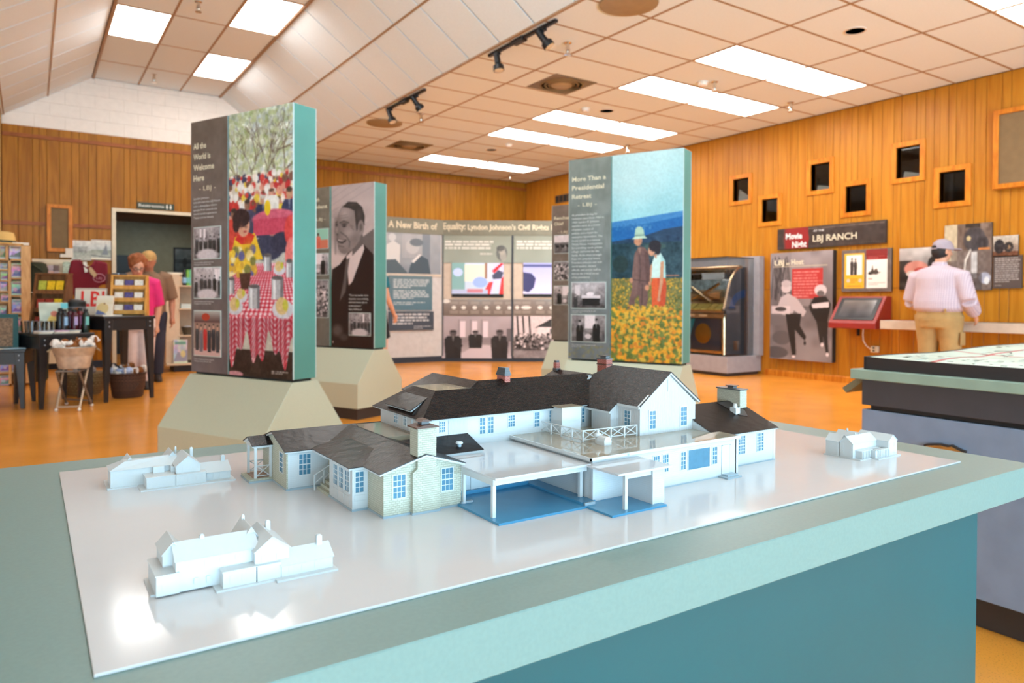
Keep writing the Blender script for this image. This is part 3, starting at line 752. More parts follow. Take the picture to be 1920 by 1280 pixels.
rspk(4.35, 4.70, ZC, 'round brown ceiling speaker cut by the picture\'s top edge')
def hole(x, y, label):
    t = thing('recessed_downlight', label, 'downlight', (x, y, ZC))
    MB().lathe([(.0,-.001),(.085,-.001)], n=24).build('opening', M_DARK, t); MB().lathe([(.085,.0),(.088,-.004),(.1,-.003),(.102,.004)], n=24).build('trim_ring', M_LFRAME, t)
hole(6.57, 3.95, 'black round recessed downlight in a tile near the right wall')
hole(6.61, 10.55, 'black round recessed downlight before the farthest lit panels')
hole(6.55, 7.5, 'small dark round ceiling fitting beside the smoke detector')
spr = None
def sprinkler(x, y, z, label):
    global spr
    if spr is None:
        spr = thing('sprinkler_head', label, 'sprinkler', (x, y, z), 0, 'fire sprinkler heads in the ceiling')
        MB().lathe([(.04,.004),(.042,-.004),(.03,-.012),(.0,-.012)], n=16).build('escutcheon', M_CHROME, spr, smooth=True)
        MB().lathe([(.018,0),(.018,-.05),(.024,-.055),(.024,-.075),(.012,-.08),(.008,-.1)], n=12).box(-.022,-.018,-.004,.004,-.115,-.06).box(.018,.022,-.004,.004,-.115,-.06).build('body', M_CHROME, spr, smooth=True)
        MB().lathe([(0,-.118),(.034,-.116),(.036,-.122),(0,-.124)], n=14).build('deflector', M_CHROME, spr)
    else: dup(spr, (x, y, z), label=label)
sprinkler(4.50, 5.75, ZC, 'chrome sprinkler head beside the longer track light')
sprinkler(4.53, 9.07, ZC, 'chrome sprinkler head below the shorter track light')
sprinkler(8.23, 5.82, ZC, 'chrome sprinkler head between wall and first lit row')
sprinkler(6.72, 5.78, ZC, 'chrome sprinkler head beside the white smoke detector of the first lit row')
sprinkler(8.27, 8.93, ZC, 'chrome sprinkler head above the tall field photograph panel')
sprinkler(8.22, 12.4, ZC, 'chrome sprinkler head in the far ceiling corner')
p = onz(372, 3, ZV); sprinkler(p.x, p.y, ZV, 'chrome sprinkler head in the vault at the picture\'s top edge')
p = onz(289, 140, ZV); sprinkler(p.x, p.y, ZV, 'chrome sprinkler head in the vault near the white block wall')
M_WHITEP = pm('white_plastic', S(240,234,224), 0.4)
def smoke(x, y, label):
    t = thing('smoke_detector', label, 'detector', (x, y, ZC), 0, 'smoke detectors')
    MB().lathe([(.062,.003),(.064,-.012),(.0,-.012)], n=20).build('base', M_WHITEP, t, smooth=True); MB().lathe([(.052,-.012),(.05,-.035),(.03,-.045),(0,-.046)], n=20).build('cover', M_WHITEP, t, smooth=True)
smoke(6.63, 5.88, 'white smoke detector between the first and second lit rows')
smoke(6.24, 7.58, 'white smoke detector before the third lit row')
smoke(6.62, 10.03, 'white smoke detector before the farthest lit row')
def track(y0, y1, heads, label, x=4.035):
    t = thing('track_light', label, 'track light', (x, y0, ZC))
    L = y1-y0
    MB().box(-.018, .018, 0, L, -.03, -.002).build('rail', M_BLACK, t, bevel=.003)
    MB().box(-.035, .035, L*.44, L*.6, -.045, -.001).build('power_feed', M_BLACK, t, bevel=.006)
    for f, d in heads:
        d = Vector(d).normalized(); p0 = Vector((0, L*f, -.03)); h = MB().tube([p0, p0+Vector((0,0,-.07))], .009, 8)
        h.box(-.022,.022,L*f-.03,L*f+.03,-.05,-.028)
        hd = h.build('head_arm', M_BLACK, t)
        c = p0+Vector((0,0,-.085))
        hb = MB().tube([c-d*.09, c-d*.085, c+d*.02, c+d*.035, c+d*.05, c+d*.1], [.02,.03,.034,.036,.055,.058], 14)
        hb.build('lamp_head', M_BLACK, hd, smooth=True)
        MB().tube([c+d*.1005, c+d*.102], [.048,.048], 14).build('lens', pm('lamp_lens', S(226,206,170), 0.2), hd)
track(5.32, 6.49, [(.18, (.45,-.35,-.75)), (.86, (.05,-.2,-1))][::1], 'longer black track light with two spot heads, beside the vault')
track(7.97, 9.11, [(.22, (.55,-.1,-.7)), (.9, (.2,-.35,-.9))], 'shorter looking black track light farther along the vault edge')

# wall fittings
M_CLOTH = pm('brown_speaker_cloth', S(128,104,72), 0.95, bump=0.4, bscale=400)
def wspk(fr, w, h, label, t_=.07):
    t = thing('wall_speaker', label, 'speaker', (0,0,0)); e = .055
    q = MB()
    for P in ([(0,0),(e,e),(e,h-e),(0,h)], [(w,0),(w,h),(w-e,h-e),(w-e,e)], [(0,0),(w,0),(w-e,e),(e,e)], [(0,h),(e,h-e),(w-e,h-e),(w,h)]): q.ext(P, 'z', 0, t_)
    q.build('wooden_frame', M_FRAMEW, t, mtx=fr, bevel=.004)
    MB().box(e, w-e, e, h-e, 0, t_-.02).build('cloth_grille', M_CLOTH, t, mtx=fr)
wspk(FR_RIGHT(3.785, 2.36, XR), .55, .885, 'large oak framed cloth speaker high on the right wall')
wspk(FR_BACK(.222, 1.80, YB), .335, .72, 'narrow oak framed cloth speaker on the back wall beside the doorway')
def grille():
    t = thing('return_grille', 'brown slotted air grille high on the right wall near the corner', 'vent', (0,0,0)); f = FR_RIGHT(12.02, 3.10, XR)
    MB().box(0,.95,0,.17,0,.012).build('backplate', pm('brown_metal', S(120,82,44), .5), t, mtx=f)
    for i in range(7):
        MB().box(.02+.133*i,.125+.133*i,.02,.15,.012,.02).build('slot', M_DARK, t, mtx=f)
grille()
def rsign():
    t = thing('restroom_sign', 'dark green Restrooms sign with figures above the doorway', 'sign', (0,0,0)); f = FR_BACK(1.45, 2.548, YB-.002)
    MB().box(0,.55,0,.105,0,.018).build('board', pm('sign_green', S(52,62,42), .5), t, mtx=f)
    W = pm('sign_white', S(232,232,222), .5)
    text('Restrooms', f, .025, .034, .045, W, t, width=.37, bold=.02, z=.0186)
    for x in (.44, .495):
        b_ = MB().ell((x,.083,.0195),(.009,.009,.001),10,6).ext([(x-.016,.04),(x+.016,.04),(x+.011,.07),(x-.011,.07)],'z',.0186,.0195).box(x-.009,x-.001,.015,.04,.0186,.0195).box(x+.001,x+.009,.015,.04,.0186,.0195)
        b_.build('pictogram', W, t, mtx=f)
rsign()
# ------------------------------------------------------------------ display table with the model house
M_SAGE = pm('sage_laminate', S(118,142,136), 0.38, var=0.03, vscale=200, spec=0.4)
M_TEAL = pm('teal_laminate', S(16,82,88), 0.42, var=0.03, vscale=3)
M_BOARD = pm('white_acrylic_board', S(204,202,202), 0.12, var=0.01, spec=0.22)
ZT = 0.781; ZB = 0.784
t = thing('display_table', 'big sage topped display table with teal body carrying the model house', 'table', (.745, 1.065, 0))
def ab(x0,x1,y0,y1,z0,z1): return (x0-.745, x1-.745, y0-1.065, y1-1.065, z0, z1)
MB().box(*ab(-.063,1.555,.571,1.56,ZT-.055,ZT)).build('table_top', M_SAGE, t, bevel=.0015)
MB().box(*ab(0.03,1.462,.628,1.49,.1,ZT-.055)).build('table_body', M_TEAL, t, bevel=.002)
MB().box(*ab(0.06,1.43,.66,1.46,0,.1)).build('kick_base', M_BLACK, t)
bd = MB().box(.041,1.451,.654,1.457,ZT,ZB).build('base_board', M_BOARD, bevel=.0006)
tag(bd, 'glossy white board on the sage table, under the model houses', 'board')

W_ = S(190,194,196)
H_SIDING = uvstripe('white_clapboard', W_, .0030, 'v', .35, .6, .0004)
H_BATTEN = uvstripe('white_board_and_batten', S(188,191,192), .0058, 'u', .4, .6, .0005, .12)
H_WHITE = pm('model_white_paint', S(194,198,199), 0.3, var=0.01, vscale=80)
H_STONE = uvbrick('model_stone', S(192,192,176), S(182,182,165), S(168,168,152), .0062, .0030, .16, .7, .9, .2)
H_ROOF = uvbrick('model_shingles', S(46,31,25), S(30,22,19), S(10,8,7), .007, .0034, .16, .26, .8, .10)
H_ROOFD = pm('model_roof_edge', S(36,30,30), .4)
H_FLAT = pm('model_flat_roof', S(160,148,128), .06, var=.02, spec=.5)
H_FLATW = pm('model_white_flat_roof', S(196,196,198), .06, var=.01, spec=.4)
H_SLAB = pm('model_slate_blue', S(70,140,178), .22, var=.03, vscale=30)
H_BASE = pm('model_base_grey', S(150,168,178), .4)
H_PANE = pm('model_pane_blue', S(72,118,142), .22, var=.06, vscale=90)
H_BRICK = uvbrick('model_red_brick', S(158,62,48), S(140,52,42), S(186,130,118), .006, .0022, .22, .6, .5)
H_GREYM = pm('model_grey_cap', S(78,82,86), .4)
H_BROWNC = pm('model_brown_cap', S(88,58,46), .5)
HX, HY = 760.0, 1040.0
house = thing('model_house', 'large detailed white ranch house model with dark shingled roofs and carport', 'model', (HX/1000, HY/1000, ZB))
def H(b): 
    b.v = [((x-HX)/1000, (y-HY)/1000, z/1000) for x, y, z in b.v]; return b
def hp(name, b, mat, parent=None, smooth=False, label=None):
    o = H(b).build(name, mat, parent or house, smooth)
    if label: o['label'] = label
    return o
def mb(): return MB()
def roof(name, polys, label=None):
    """shingled planes (given by their upper corner points) with white fascia boards under their edges"""
    b = MB(); w = MB()
    for p in polys:
        b.slab(p, 1.3, 0, 1)
        P = [Vector(q) for q in p]; n = (P[1]-P[0]).cross(P[2]-P[0]).normalized()
        if n.z < 0: n = -n
        c = sum(P, Vector())/len(P)
        w.slab([q + (c-q)*(1.6/max(2, (c-q).length)) - n*1.4 for q in P], 2.6)
    o = hp(name, b, [H_ROOF, H_ROOFD], label=label); hp('fascia', w, H_WHITE, o)
    return o
# windows: frame > pane, muntins
def hwin(face, a0, a1, z0, z1, at, cols, rows, sash=True, fr=1.6, plain=False):
    """face 'y': wall at y=at looking to -y, a = x ; face 'x': wall at x=at looking to -x, a = y"""
    a0, a1 = min(a0, a1), max(a0, a1)
    def bx(b, p0, p1, q0, q1, d0, d1):
        if face == 'y': b.box(p0, p1, at-d1, at-d0, q0, q1)
        else: b.box(at-d1, at-d0, p0, p1, q0, q1)
    b = MB(); bx(b, a0-fr, a0, z0-fr, z1+fr, 0, .9); bx(b, a1, a1+fr, z0-fr, z1+fr, 0, .9); bx(b, a0, a1, z0-fr, z0, 0, 1.1); bx(b, a0, a1, z1, z1+fr, 0, .9)
    w = hp('window', b, H_WHITE)
    b = MB(); bx(b, a0, a1, z0, z1, -.2, .15); hp('pane', b, H_PANE, w)
    if not plain:
        b = MB(); m_ = .38
        for i in range(1, cols): x = a0+(a1-a0)*i/cols; bx(b, x-m_, x+m_, z0, z1, .15, .5)
        for j in range(1, rows): z = z0+(z1-z0)*j/rows; k = .75 if (sash and j == rows//2) else m_; bx(b, a0, a1, z-k, z+k, .15, .55)
        hp('muntin_grid', b, H_WHITE, w)
def cap(b, x0, x1, y0, y1, z): return b.box(x0-2, x1+2, y0-2, y1+2, z, z+2)

# -- west wing with its stone end
b = mb().box(333,470,1125,1256,3,60).ext([(1125,60),(1256,60),(1191,81)],'x',333,470)
hp('wing_wall', b, H_SIDING)
hp('stone_end_wall', mb().ext([(1123,3),(1258,3),(1258,60),(1191,82),(1123,60)],'x',330.5,333), H_STONE)
hp('corner_board', mb().box(332.5,336,1123.6,1126,3,60), H_WHITE)
hp('foundation', mb().box(329.8,470,1122,1259,0,3), H_BASE)
roof('wing_roof', [[(325.5,1115.5,62.5),(470,1115.5,62.5),(470,1191,83.5),(325.5,1191,83.5)], [(325.5,1191,83.5),(470,1191,83.5),(470,1266,62.5),(325.5,1266,62.5)]])
hwin('x', 1140.5, 1157.5, 25, 55, 330.5, 2, 4); hwin('y', 351, 369, 22, 54, 1125, 3, 4)
# entrance porch at the end
p = hp('porch_platform', mb().box(294,330,1200,1256,3,6.5), H_STONE); hp('platform_base', mb().box(293.5,330,1199,1257,0,3), H_BASE, p)
hp('porch_floor', mb().box(301,329,1205,1250,6.5,7.2), pm('model_brown_floor', S(150,118,98), .6))
for x, y in ((304,1203),(304,1249),(328,1203)): hp('porch_post', mb().box(x-2,x+2,y-2,y+2,6.5,58), H_WHITE)
hp('porch_beam', mb().box(301,331,1200.5,1205,56,62).box(301,331,1248,1252,56,62).box(301,305,1205,1248,56,62).ext([(1200.5,61),(1252,61),(1226,70)],'x',302,304), H_WHITE)
roof('porch_roof', [[(297,1196,61),(331,1196,61),(331,1227,72),(297,1227,72)], [(297,1227,72),(331,1227,72),(331,1257,61),(297,1257,61)]])
def xrail(name, a, b_, z0, z1, parent=None, post=True):
    a, c = Vector(a), Vector(b_); d = (c-a)
    m = MB()
    U = Vector((0,0,1))
    m.tube([a+U*z0, c+U*z0], .85, 4).tube([a+U*z1, c+U*z1], .95, 4).tube([a+U*z0, c+U*z1], .75, 4).tube([a+U*z1, c+U*z0], .75, 4)
    if post: m.box(c.x-1.1,c.x+1.1,c.y-1.1,c.y+1.1,0+c.z,z1+.8+c.z)
    return hp(name, m, H_WHITE)
xrail('porch_railing', (306,1203,0), (326,1203,0), 10, 26, post=False); xrail('porch_railing', (306,1249,0), (329,1249,0), 10, 26, post=False)
# sun porch with three tall windows on its side
hp('sunporch_wall', mb().box(375.5,402,963,1056,3,60), H_WHITE); hp('foundation', mb().box(374.6,402,962,1057,0,3), H_BASE)
for a0, a1 in ((975,990),(998,1013.5),(1021,1037)): hwin('x', a0, a1, 25, 54, 375.5, 3, 4, fr=2.2)
for a0, a1 in ((974,992),(997,1015),(1020,1039)): hp('lower_panel', mb().box(374.9,375.5,a0,a1,7,19), H_WHITE)
hwin('y', 380, 392, 26, 55, 963, 2, 4, fr=2.0)
hp('lower_panel', mb().box(378,396,962.4,963,6,14).box(378,396,962.4,963,15,22), H_WHITE)
roof('sunporch_roof', [[(368,956.5,63.4),(368,1125,63.4),(436,1125,76.2),(436,1019,76.2)], [(368,956.5,63.4),(436,1019,76.2),(396,956.5,63.6)]])
hp('eave_board', mb().box(369.5,374,1056,1124,58,62.5), H_WHITE)
# side steps and hand rail
for i in range(3): hp('step', mb().box(374+6*i,402,1057+4*i,1110,0 if i == 0 else 4.5*i,4.5*(i+1)), H_STONE)
b = mb().box(367.5,369.5,1103,1105,0,24).box(383,384.5,1103,1105,9,33).tube([(368,1104,23),(400,1104,40)],.95,4).tube([(368,1104,10),(384,1104,22)],.8,4).tube([(384,1104,16),(400,1104,30)],.7,4).tube([(384,1104,30),(400,1104,18)],.7,4)
hp('hand_rail', b, H_WHITE)
# stone room with the big chimney
hp('stone_wall', mb().box(398.5,520,908,1190,3,61).ext([(398.5,61),(520,61),(459,81)],'y',908,1190), H_STONE)
hp('foundation', mb().box(397.6,521,907,1190,0,3).box(438,481.5,900.2,908,0,3), H_BASE)
roof('stone_room_roof', [[(388.5,898.5,63.8),(459,898.5,83.2),(459,1191,83.2),(388.5,1191,63.8)], [(459,898.5,83.2),(522.5,898.5,63.6),(522.5,1055,63.6),(459,1191,83.2)]])
hwin('y', 412.5, 430.5, 25.5, 57, 908, 3, 4); hwin('y', 487.5, 505.5, 25.5, 57, 908, 3, 4)
b = mb().ext([(439,3),(481,3),(481,58),(475,64),(475.5,119),(446.5,119),(446.5,63.5),(439,58)],'y',901.2,926)
c_ = hp('stone_chimney', b, H_STONE)
hp('chimney_cap', mb().box(443.5,478,898,929,119,120.8).ext([(443.5,120.8),(478,120.8),(466,123),(455,123)],'y',899,928), H_BROWNC, c_)
hp('flue', mb().box(455,466.5,907,919,121,127.5), H_GREYM, c_)
hp('flue_lid', mb().ext([(451,127.5),(470,127.5),(464,130.5),(457,130.5)],'y',904,922), H_BROWNC, c_)
hp('corner_post', mb().box(520.5,524.5,903,907,3,58), H_WHITE)
# flat roof behind and the lean-to roof with its vent
hp('flat_roof', mb().box(455,524,1060,1204,60,79.6), H_FLAT)
hp('roof_curb', mb().box(461,524,1202.5,1204.5,79.6,80.6), H_ROOFD)
roof('lean_to_roof', [[(466,1029,79),(600,1029,79),(593,965,63.8),(500,965,63.8)]])
hp('lean_to_wall', mb().box(523,592,968,1029,56,64), H_SIDING)
v_ = hp('roof_vent', mb().cyl((560,985,66),(560,985,73),3.2,n=12), H_BASE); hp('vent_cap', mb().lathe([(0,4.2),(5,3.6),(6,1.5),(5,0),(0,0)],(560,985,72),14), H_WHITE, v_, True)
# carport
hp('carport_slab', mb().box(513,664,796.5,948,.05,3.2), H_SLAB)
hp('carport_kerb', mb().box(513,664,943,951,3.2,8.5), H_SLAB); hp('carport_kerb', mb().box(662,687,806,1000,.05,6.2), H_SLAB); hp('carport_kerb', mb().box(518,537,903.5,907.5,3.2,6), H_BASE)
hp('carport_back_wall', mb().box(513,690,950,953,6,56), H_SIDING); hp('door', mb().box(560,580,949,950,8.5,50), H_WHITE); hp('store_wall', mb().box(686,690,812,953,6,57.5), H_SIDING)
hp('carport_roof', mb().box(518,684,813,1029,55.6,58.4), H_FLATW)
hp('carport_beam', mb().box(520,684,822,826.5,46.5,55.6).box(520,524,826.5,907,46.5,55.6), H_WHITE)
for x, y in ((521.8,824.2),(679.5,832)): hp('carport_post', mb().box(x-2.6,x+2.6,y-2.6,y+2.6,3.2 if x < 600 else 6.2,46.5), H_WHITE)
# second bay
hp('bay_slab', mb().box(663,767.5,742,816,.05,3), H_SLAB); hp('bay_kerb', mb().box(662,681,799,802.5,3,7), H_BASE)
hp('bay_back_wall', mb().box(686,757,811,814,3,55), H_SIDING); hp('bay_side_wall', mb().box(756.5,760,756,811,3,55), H_SIDING)
hp('bay_end_wall', mb().box(750,773.5,753,817,2,55), H_SIDING); hp('corner_board', mb().box(684,688,808.5,812,3,55).box(749.4,753,752.4,756,2,55), H_WHITE)
hp('bay_roof', mb().box(675.5,781,744,818,55,57.8), H_FLATW); hp('bay_beam', mb().box(698,752,755.5,759.5,45.5,55), H_WHITE)
hp('bay_post', mb().box(696.6,701.6,753.4,758.4,3,55), H_WHITE)
# long kitchen building with the picture window, its roof is the deck
hp('kitchen_wall', mb().box(690,1016,817,1029,2,63.5).box(1010,1016,817,860,2,63.5), H_SIDING); hp('foundation', mb().box(774,1016.5,816.6,830,0,2), H_BASE)
hp('deck_roof', mb().box(685,1020,815,1030,63.4,66), H_FLAT); hp('deck_fascia', mb().box(684,686.5,813.5,1030,61.5,66.4).box(684,1021,813.5,815.5,61.5,66.2), H_WHITE)
hp('corner_board', mb().box(1012,1016.8,816.2,820,2,62), H_WHITE)
hwin('y', 876.5, 887, 24.5, 52.5, 817, 2, 4); hwin('y', 893.5, 944.5, 22, 54, 817, 1, 1, plain=True); hwin('y', 952, 963, 24.5, 52.5, 817, 2, 4)
hwin('y', 815, 827.5, 26, 53, 817, 3, 4); hwin('y', 835, 847.5, 26, 53, 817, 3, 4)
hp('kitchen_door', mb().box(976,995,816.2,817,5,52), H_WHITE); hp('door_casing', mb().box(974.6,976,815.9,817,4,53.5).box(995,996.4,815.9,817,4,53.5).box(974.6,996.4,815.9,817,52,53.5), H_WHITE)
hp('door_step', mb().box(967,1003,797,817,0,2.6).box(975,1001,803,817,2.6,5), H_BASE)
# two storey block with hipped roof and flat top
hp('block_wall', mb().box(526,872,1029,1204,56,107), H_SIDING); hp('end_wall', mb().box(523,526,1028,1205,60,107), H_BATTEN)
hp('frieze_board', mb().box(523,872,1027.6,1029,103.5,108).box(521.6,523,1028,1205,102,107), H_WHITE); hp('sill_board', mb().box(523,604,1027.8,1029,75.5,79), H_WHITE)
b1 = [[(511.5,1018,108),(874,1018,108),(914,1081,153),(912,1096,155.5),(657,1096,155.5),(633,1078,145.5),(566,1078,145.5)],
      [(511.5,1018,108),(566,1078,145.5),(566,1164,145.5),(511.5,1216,108)], [(511.5,1216,108),(566,1164,145.5),(660,1164,145.5),(874,1164,145.5),(874,1216,108)]]
roof('block_roof', b1)
hp('roof_flat_top', mb().box(566,640,1078,1164,143,145.6), H_FLAT)
roof('rear_wing_roof', [[(657,1092,155.5),(657,1262,155.5),(590,1262,128),(590,1166,128),(634,1152,146),(634,1078,146)], [(657,1092,155.5),(700,1110,136),(724,1262,128),(657,1262,155.5)]])
roof('rear_wing_roof', [[(911,1085,155.5),(911,1200,155.5),(850,1200,128),(850,1120,128)], [(911,1085,155.5),(972,1085,128),(972,1200,128),(911,1200,155.5)]])
hp('rear_wing_wall', mb().ext([(590,60),(724,60),(724,126),(657,152),(590,126)],'y',1205,1258).ext([(855,60),(968,60),(968,126),(911,152),(855,126)],'y',1080,1196), H_SIDING)
hp('dormer_wall', mb().box(520.8,530,1075,1160,83,116), H_BATTEN); hp('dormer_cheek', mb().ext([(522,107),(522,116),(552,127)],'y',1076,1078).ext([(522,107),(522,116),(552,127)],'y',1157,1159), H_WHITE)
roof('dormer_roof', [[(514.5,1067,117.5),(514.5,1168,117.5),(556,1160,137.5),(556,1078,137.5)]])
hwin('x', 1128, 1140.5, 88, 111.5, 520.8, 3, 4, fr=1.3); hwin('x', 1094, 1104.5, 88, 111.5, 520.8, 3, 4, fr=1.3)
hwin('y', 549, 558.5, 84.5, 101.5, 1029, 3, 4, fr=1.3); hp('batten_panel', mb().box(564,600,1028.2,1029,80,102.5), H_BATTEN)
hwin('y', 624, 634, 74.5, 101, 1029, 2, 4, fr=1.4); hwin('y', 640.5, 650.5, 74.5, 101, 1029, 2, 4, fr=1.4)
hwin('y', 681, 694, 81, 100.5, 1029, 3, 4); hwin('y', 736, 746.5, 76, 101, 1029, 2, 4, fr=1.4); hwin('y', 768.5, 780, 76, 101.5, 1029, 2, 4, fr=1.4); hwin('y', 843, 849, 74.5, 99.5, 1029, 1, 4, fr=1.2)
b_ = hp('closet', mb().box(771,813,995,1029,66,110), H_SIDING); hp('closet_top', mb().box(769,815,993,1029,110,111.4), H_FLAT, b_)
hp('roof_end_trim', mb().tube([(874,1020,109),(913,1081,154.5)],1.4,6), H_ROOFD)
# big gabled block
hp('gable_wall', mb().ext([(870,66),(1007,66),(1007,115),(939.5,168.5),(870,115)],'y',905,1053), H_BATTEN)
hp('barge_board', mb().ext([(863.5,113.5),(939.5,170.2),(1015.5,113.5),(1015.5,117),(939.5,173),(863.5,117)],'y',901.5,905.2), H_WHITE)
roof('gable_roof', [[(864.5,899,117.5),(939.5,899,173.5),(939.5,1053,173.5),(914,1084,154.4),(874,1052,124.6),(864.5,1050,117.5)], [(939.5,899,173.5),(1014.5,899,117.5),(1014.5,1053,117.5),(939.5,1053,173.5)]])
roof('gable_skirt_roof', [[(846,957,103.6),(870,957,121.6),(870,1036,121.6),(846,1034,103.6)]])
hp('bay_projection', mb().ext([(852,66),(872,66),(872,121),(852,105)],'y',960,1012), H_BATTEN)
hp('eave_trim', mb().box(846.5,849,957,1034,99.5,103).box(864,868,903,957,112.5,116.8), H_WHITE)
hp('gusset_trim', mb().tube([(853,1036,110),(849,1030,102)],1.5,4), H_WHITE)
hwin('y', 892.5, 906.5, 76, 106.5, 905, 2, 4, fr=2.2); hwin('y', 969.5, 984.5, 75, 107.5, 905, 2, 4, fr=2.2); hp('louvre', mb().box(935.5,944.5,904.3,905,138,160).box(936.5,943.5,904,904.4,139,159), H_BATTEN)
hwin('x', 929.5, 943.5, 80, 105.5, 870, 2, 4)
# deck railing with crossed braces, and two roof vents
p0 = [(750,1027),(751,1000),(751.7,972),(752.4,944),(753,916)]
for a, c in zip(p0[:-1], p0[1:]): xrail('deck_railing', (a[0],a[1],66), (c[0],c[1],66), 3.5, 18.5)
p0 = [(753,916),(782,914.5),(811,913),(840,911.5),(867,910)]
for a, c in zip(p0[:-1], p0[1:]): xrail('deck_railing', (a[0],a[1],66), (c[0],c[1],66), 3.5, 18.5)
v_ = hp('deck_vent', mb().cyl((769,897,66),(769,897,76),4.6,n=14), H_WHITE); hp('vent_cap', mb().lathe([(4.5,0),(6,1.5),(6,5.5),(4.5,7.5),(2,8),(2,12),(0,12.5)],(769,897,75),14), H_WHITE, v_, True)
hp('arched_vent', mb().ext([(762,66)]+[(769.5+7.5*math.cos(PI-a*PI/10),72.5+7.5*math.sin(a*PI/10)) for a in range(11)]+[(777,66)],'y',873,892), H_WHITE)
hp('fascia_clip', mb().box(757,760,812.6,814,62,65), H_BASE)
# brick chimneys
c_ = hp('brick_chimney', mb().box(711.5,722.5,1086,1113,135,163), H_BRICK); hp('chimney_crown', mb().box(710,724,1084.5,1114.5,162,165.5).box(711,723,1085.5,1113.5,165.5,168).box(711.6,722.4,1086.2,1112.8,168,171).box(712.4,721.6,1087,1112,171,176), H_GREYM, c_)
c_ = hp('brick_chimney', mb().box(951,966,1085,1113,118,181), H_BRICK); hp('chimney_band', mb().box(950,967,1084,1114,170,172), H_BROWNC, c_); hp('chimney_crown', mb().box(949.5,967.5,1083.5,1114.5,181,183), H_GREYM, c_); hp('flue', mb().box(954,963,1090,1107,183,187), H_GREYM, c_); hp('flue_lid', mb().box(952,965,1087,1110,187,188.3), H_ROOFD, c_)
c_ = hp('brick_chimney', mb().box(905,914,1188,1198,150,170), H_BRICK); hp('chimney_crown', mb().box(905.8,913.2,1189,1197,170,174), H_GREYM, c_); hp('chimney_skirt', mb().box(904,915,1187,1199,148,158), H_GREYM, c_)
# right wing with the wide stone chimney
hp('right_wing_wall', mb().box(1000,1167,853,1045,2,60).ext([(853,60),(1045,60),(949,98.5)],'x',1000,1167), H_SIDING)
hp('stone_end_wall', mb().ext([(853.5,2),(1045,2),(1045,60),(949,99),(853.5,60)],'x',1167,1169), H_STONE); hp('foundation', mb().box(1016,1169.5,852.4,1045,0,2), H_BASE); hp('corner_board', mb().box(1162,1168,852.3,854.5,2,60), H_WHITE)
roof('right_wing_roof', [[(1000,848,61),(1172.5,848,61),(1172.5,949,101.5),(1000,949,101.5)], [(1000,949,101.5),(1172.5,949,101.5),(1172.5,1050,61),(1000,1050,61)]])
hwin('y', 1063.5, 1081, 21.5, 54, 853, 4, 6, fr=1.4); hwin('y', 1115.5, 1133, 21.5, 54, 853, 4, 6, fr=1.4)
c_ = hp('stone_chimney', mb().box(1150,1170,920,976,80,124), H_STONE); hp('chimney_cap', mb().box(1148,1172,918,978,124,126), H_GREYM, c_); hp('flue', mb().box(1154,1165,940,954,126,130), H_GREYM, c_); hp('flue_lid', mb().box(1152,1167,937,957,130,131.5), H_ROOFD, c_)
hp('chimney_flashing', mb().slab([(1113,945,100.9),(1150,945,100.9),(1152,910,86.9),(1138,892,79.6),(1122,898,82)], .6), H_ROOFD)
v_ = hp('roof_vent', mb().box(1116,1128,902,916,82,95), H_WHITE); hp('vent_cap', mb().lathe([(4.5,0),(4.5,2),(3,7),(0,7.5)],(1122,909,95),10), H_WHITE, v_)

# ------------------------------------------------------------------ three small all-white models
M_SW = pm('matt_white_model', S(196,200,201), .45, var=.01, vscale=60)
M_SWC = uvstripe('matt_white_model_siding', S(196,200,201), .0016, 'v', .45, .25, .0003)
def small(name, label, cx, cy):
    return thing(name, label, 'model', (cx/1000, cy/1000, ZB), 0, 'small white house models')
class SM:
    def __init__(s, root, cx, cy): s.r, s.cx, s.cy = root, cx, cy
    def p(s, name, b, mat=None):
        b.v = [((x-s.cx)/1000, (y-s.cy)/1000, z/1000) for x, y, z in b.v]; return b.build(name, mat or M_SWC, s.r)
    def gable(s, nm, x0, x1, y0, y1, z0, ze, zr, ax='x', ov=1.5):
        b = MB()
        if ax == 'x': b.box(x0,x1,y0,y1,z0,ze).ext([(y0,ze),(y1,ze),((y0+y1)/2,zr)],'x',x0,x1)
        else: b.box(x0,x1,y0,y1,z0,ze).ext([(x0,ze),(x1,ze),((x0+x1)/2,zr)],'y',y0,y1)
        s.p(nm+'_wall', b)
        r = MB(); t_ = .8
        if ax == 'x':
            ym = (y0+y1)/2; k = (zr-ze)/(ym-y0)
            r.slab([(x0-ov,y0-ov,ze-k*ov+t_),(x1+ov,y0-ov,ze-k*ov+t_),(x1+ov,ym,zr+t_),(x0-ov,ym,zr+t_)],t_).slab([(x0-ov,y1+ov,ze-k*ov+t_),(x1+ov,y1+ov,ze-k*ov+t_),(x1+ov,ym,zr+t_),(x0-ov,ym,zr+t_)],t_)
        else:
            xm = (x0+x1)/2; k = (zr-ze)/(xm-x0)
            r.slab([(x0-ov,y0-ov,ze-k*ov+t_),(x0-ov,y1+ov,ze-k*ov+t_),(xm,y1+ov,zr+t_),(xm,y0-ov,zr+t_)],t_).slab([(x1+ov,y0-ov,ze-k*ov+t_),(x1+ov,y1+ov,ze-k*ov+t_),(xm,y1+ov,zr+t_),(xm,y0-ov,zr+t_)],t_)
        s.p(nm+'_roof', r, M_SW)
    def win(s, x, y, z, w=3, h=5, face='y'):
        s.p('window', MB().box(x-w/2-.5,x+w/2+.5,y-.35,y,z-.5,z+h+.5) if face == 'y' else MB().box(x-.35,x,y-w/2-.5,y+w/2+.5,z-.5,z+h+.5), M_SW)
    def chim(s, x, y, z0, z1, w=3): s.p('chimney', MB().box(x-w,x+w,y-w,y+w,z0,z1).box(x-w*.6,x+w*.6,y-w*.6,y+w*.6,z1,z1+1), M_SW)
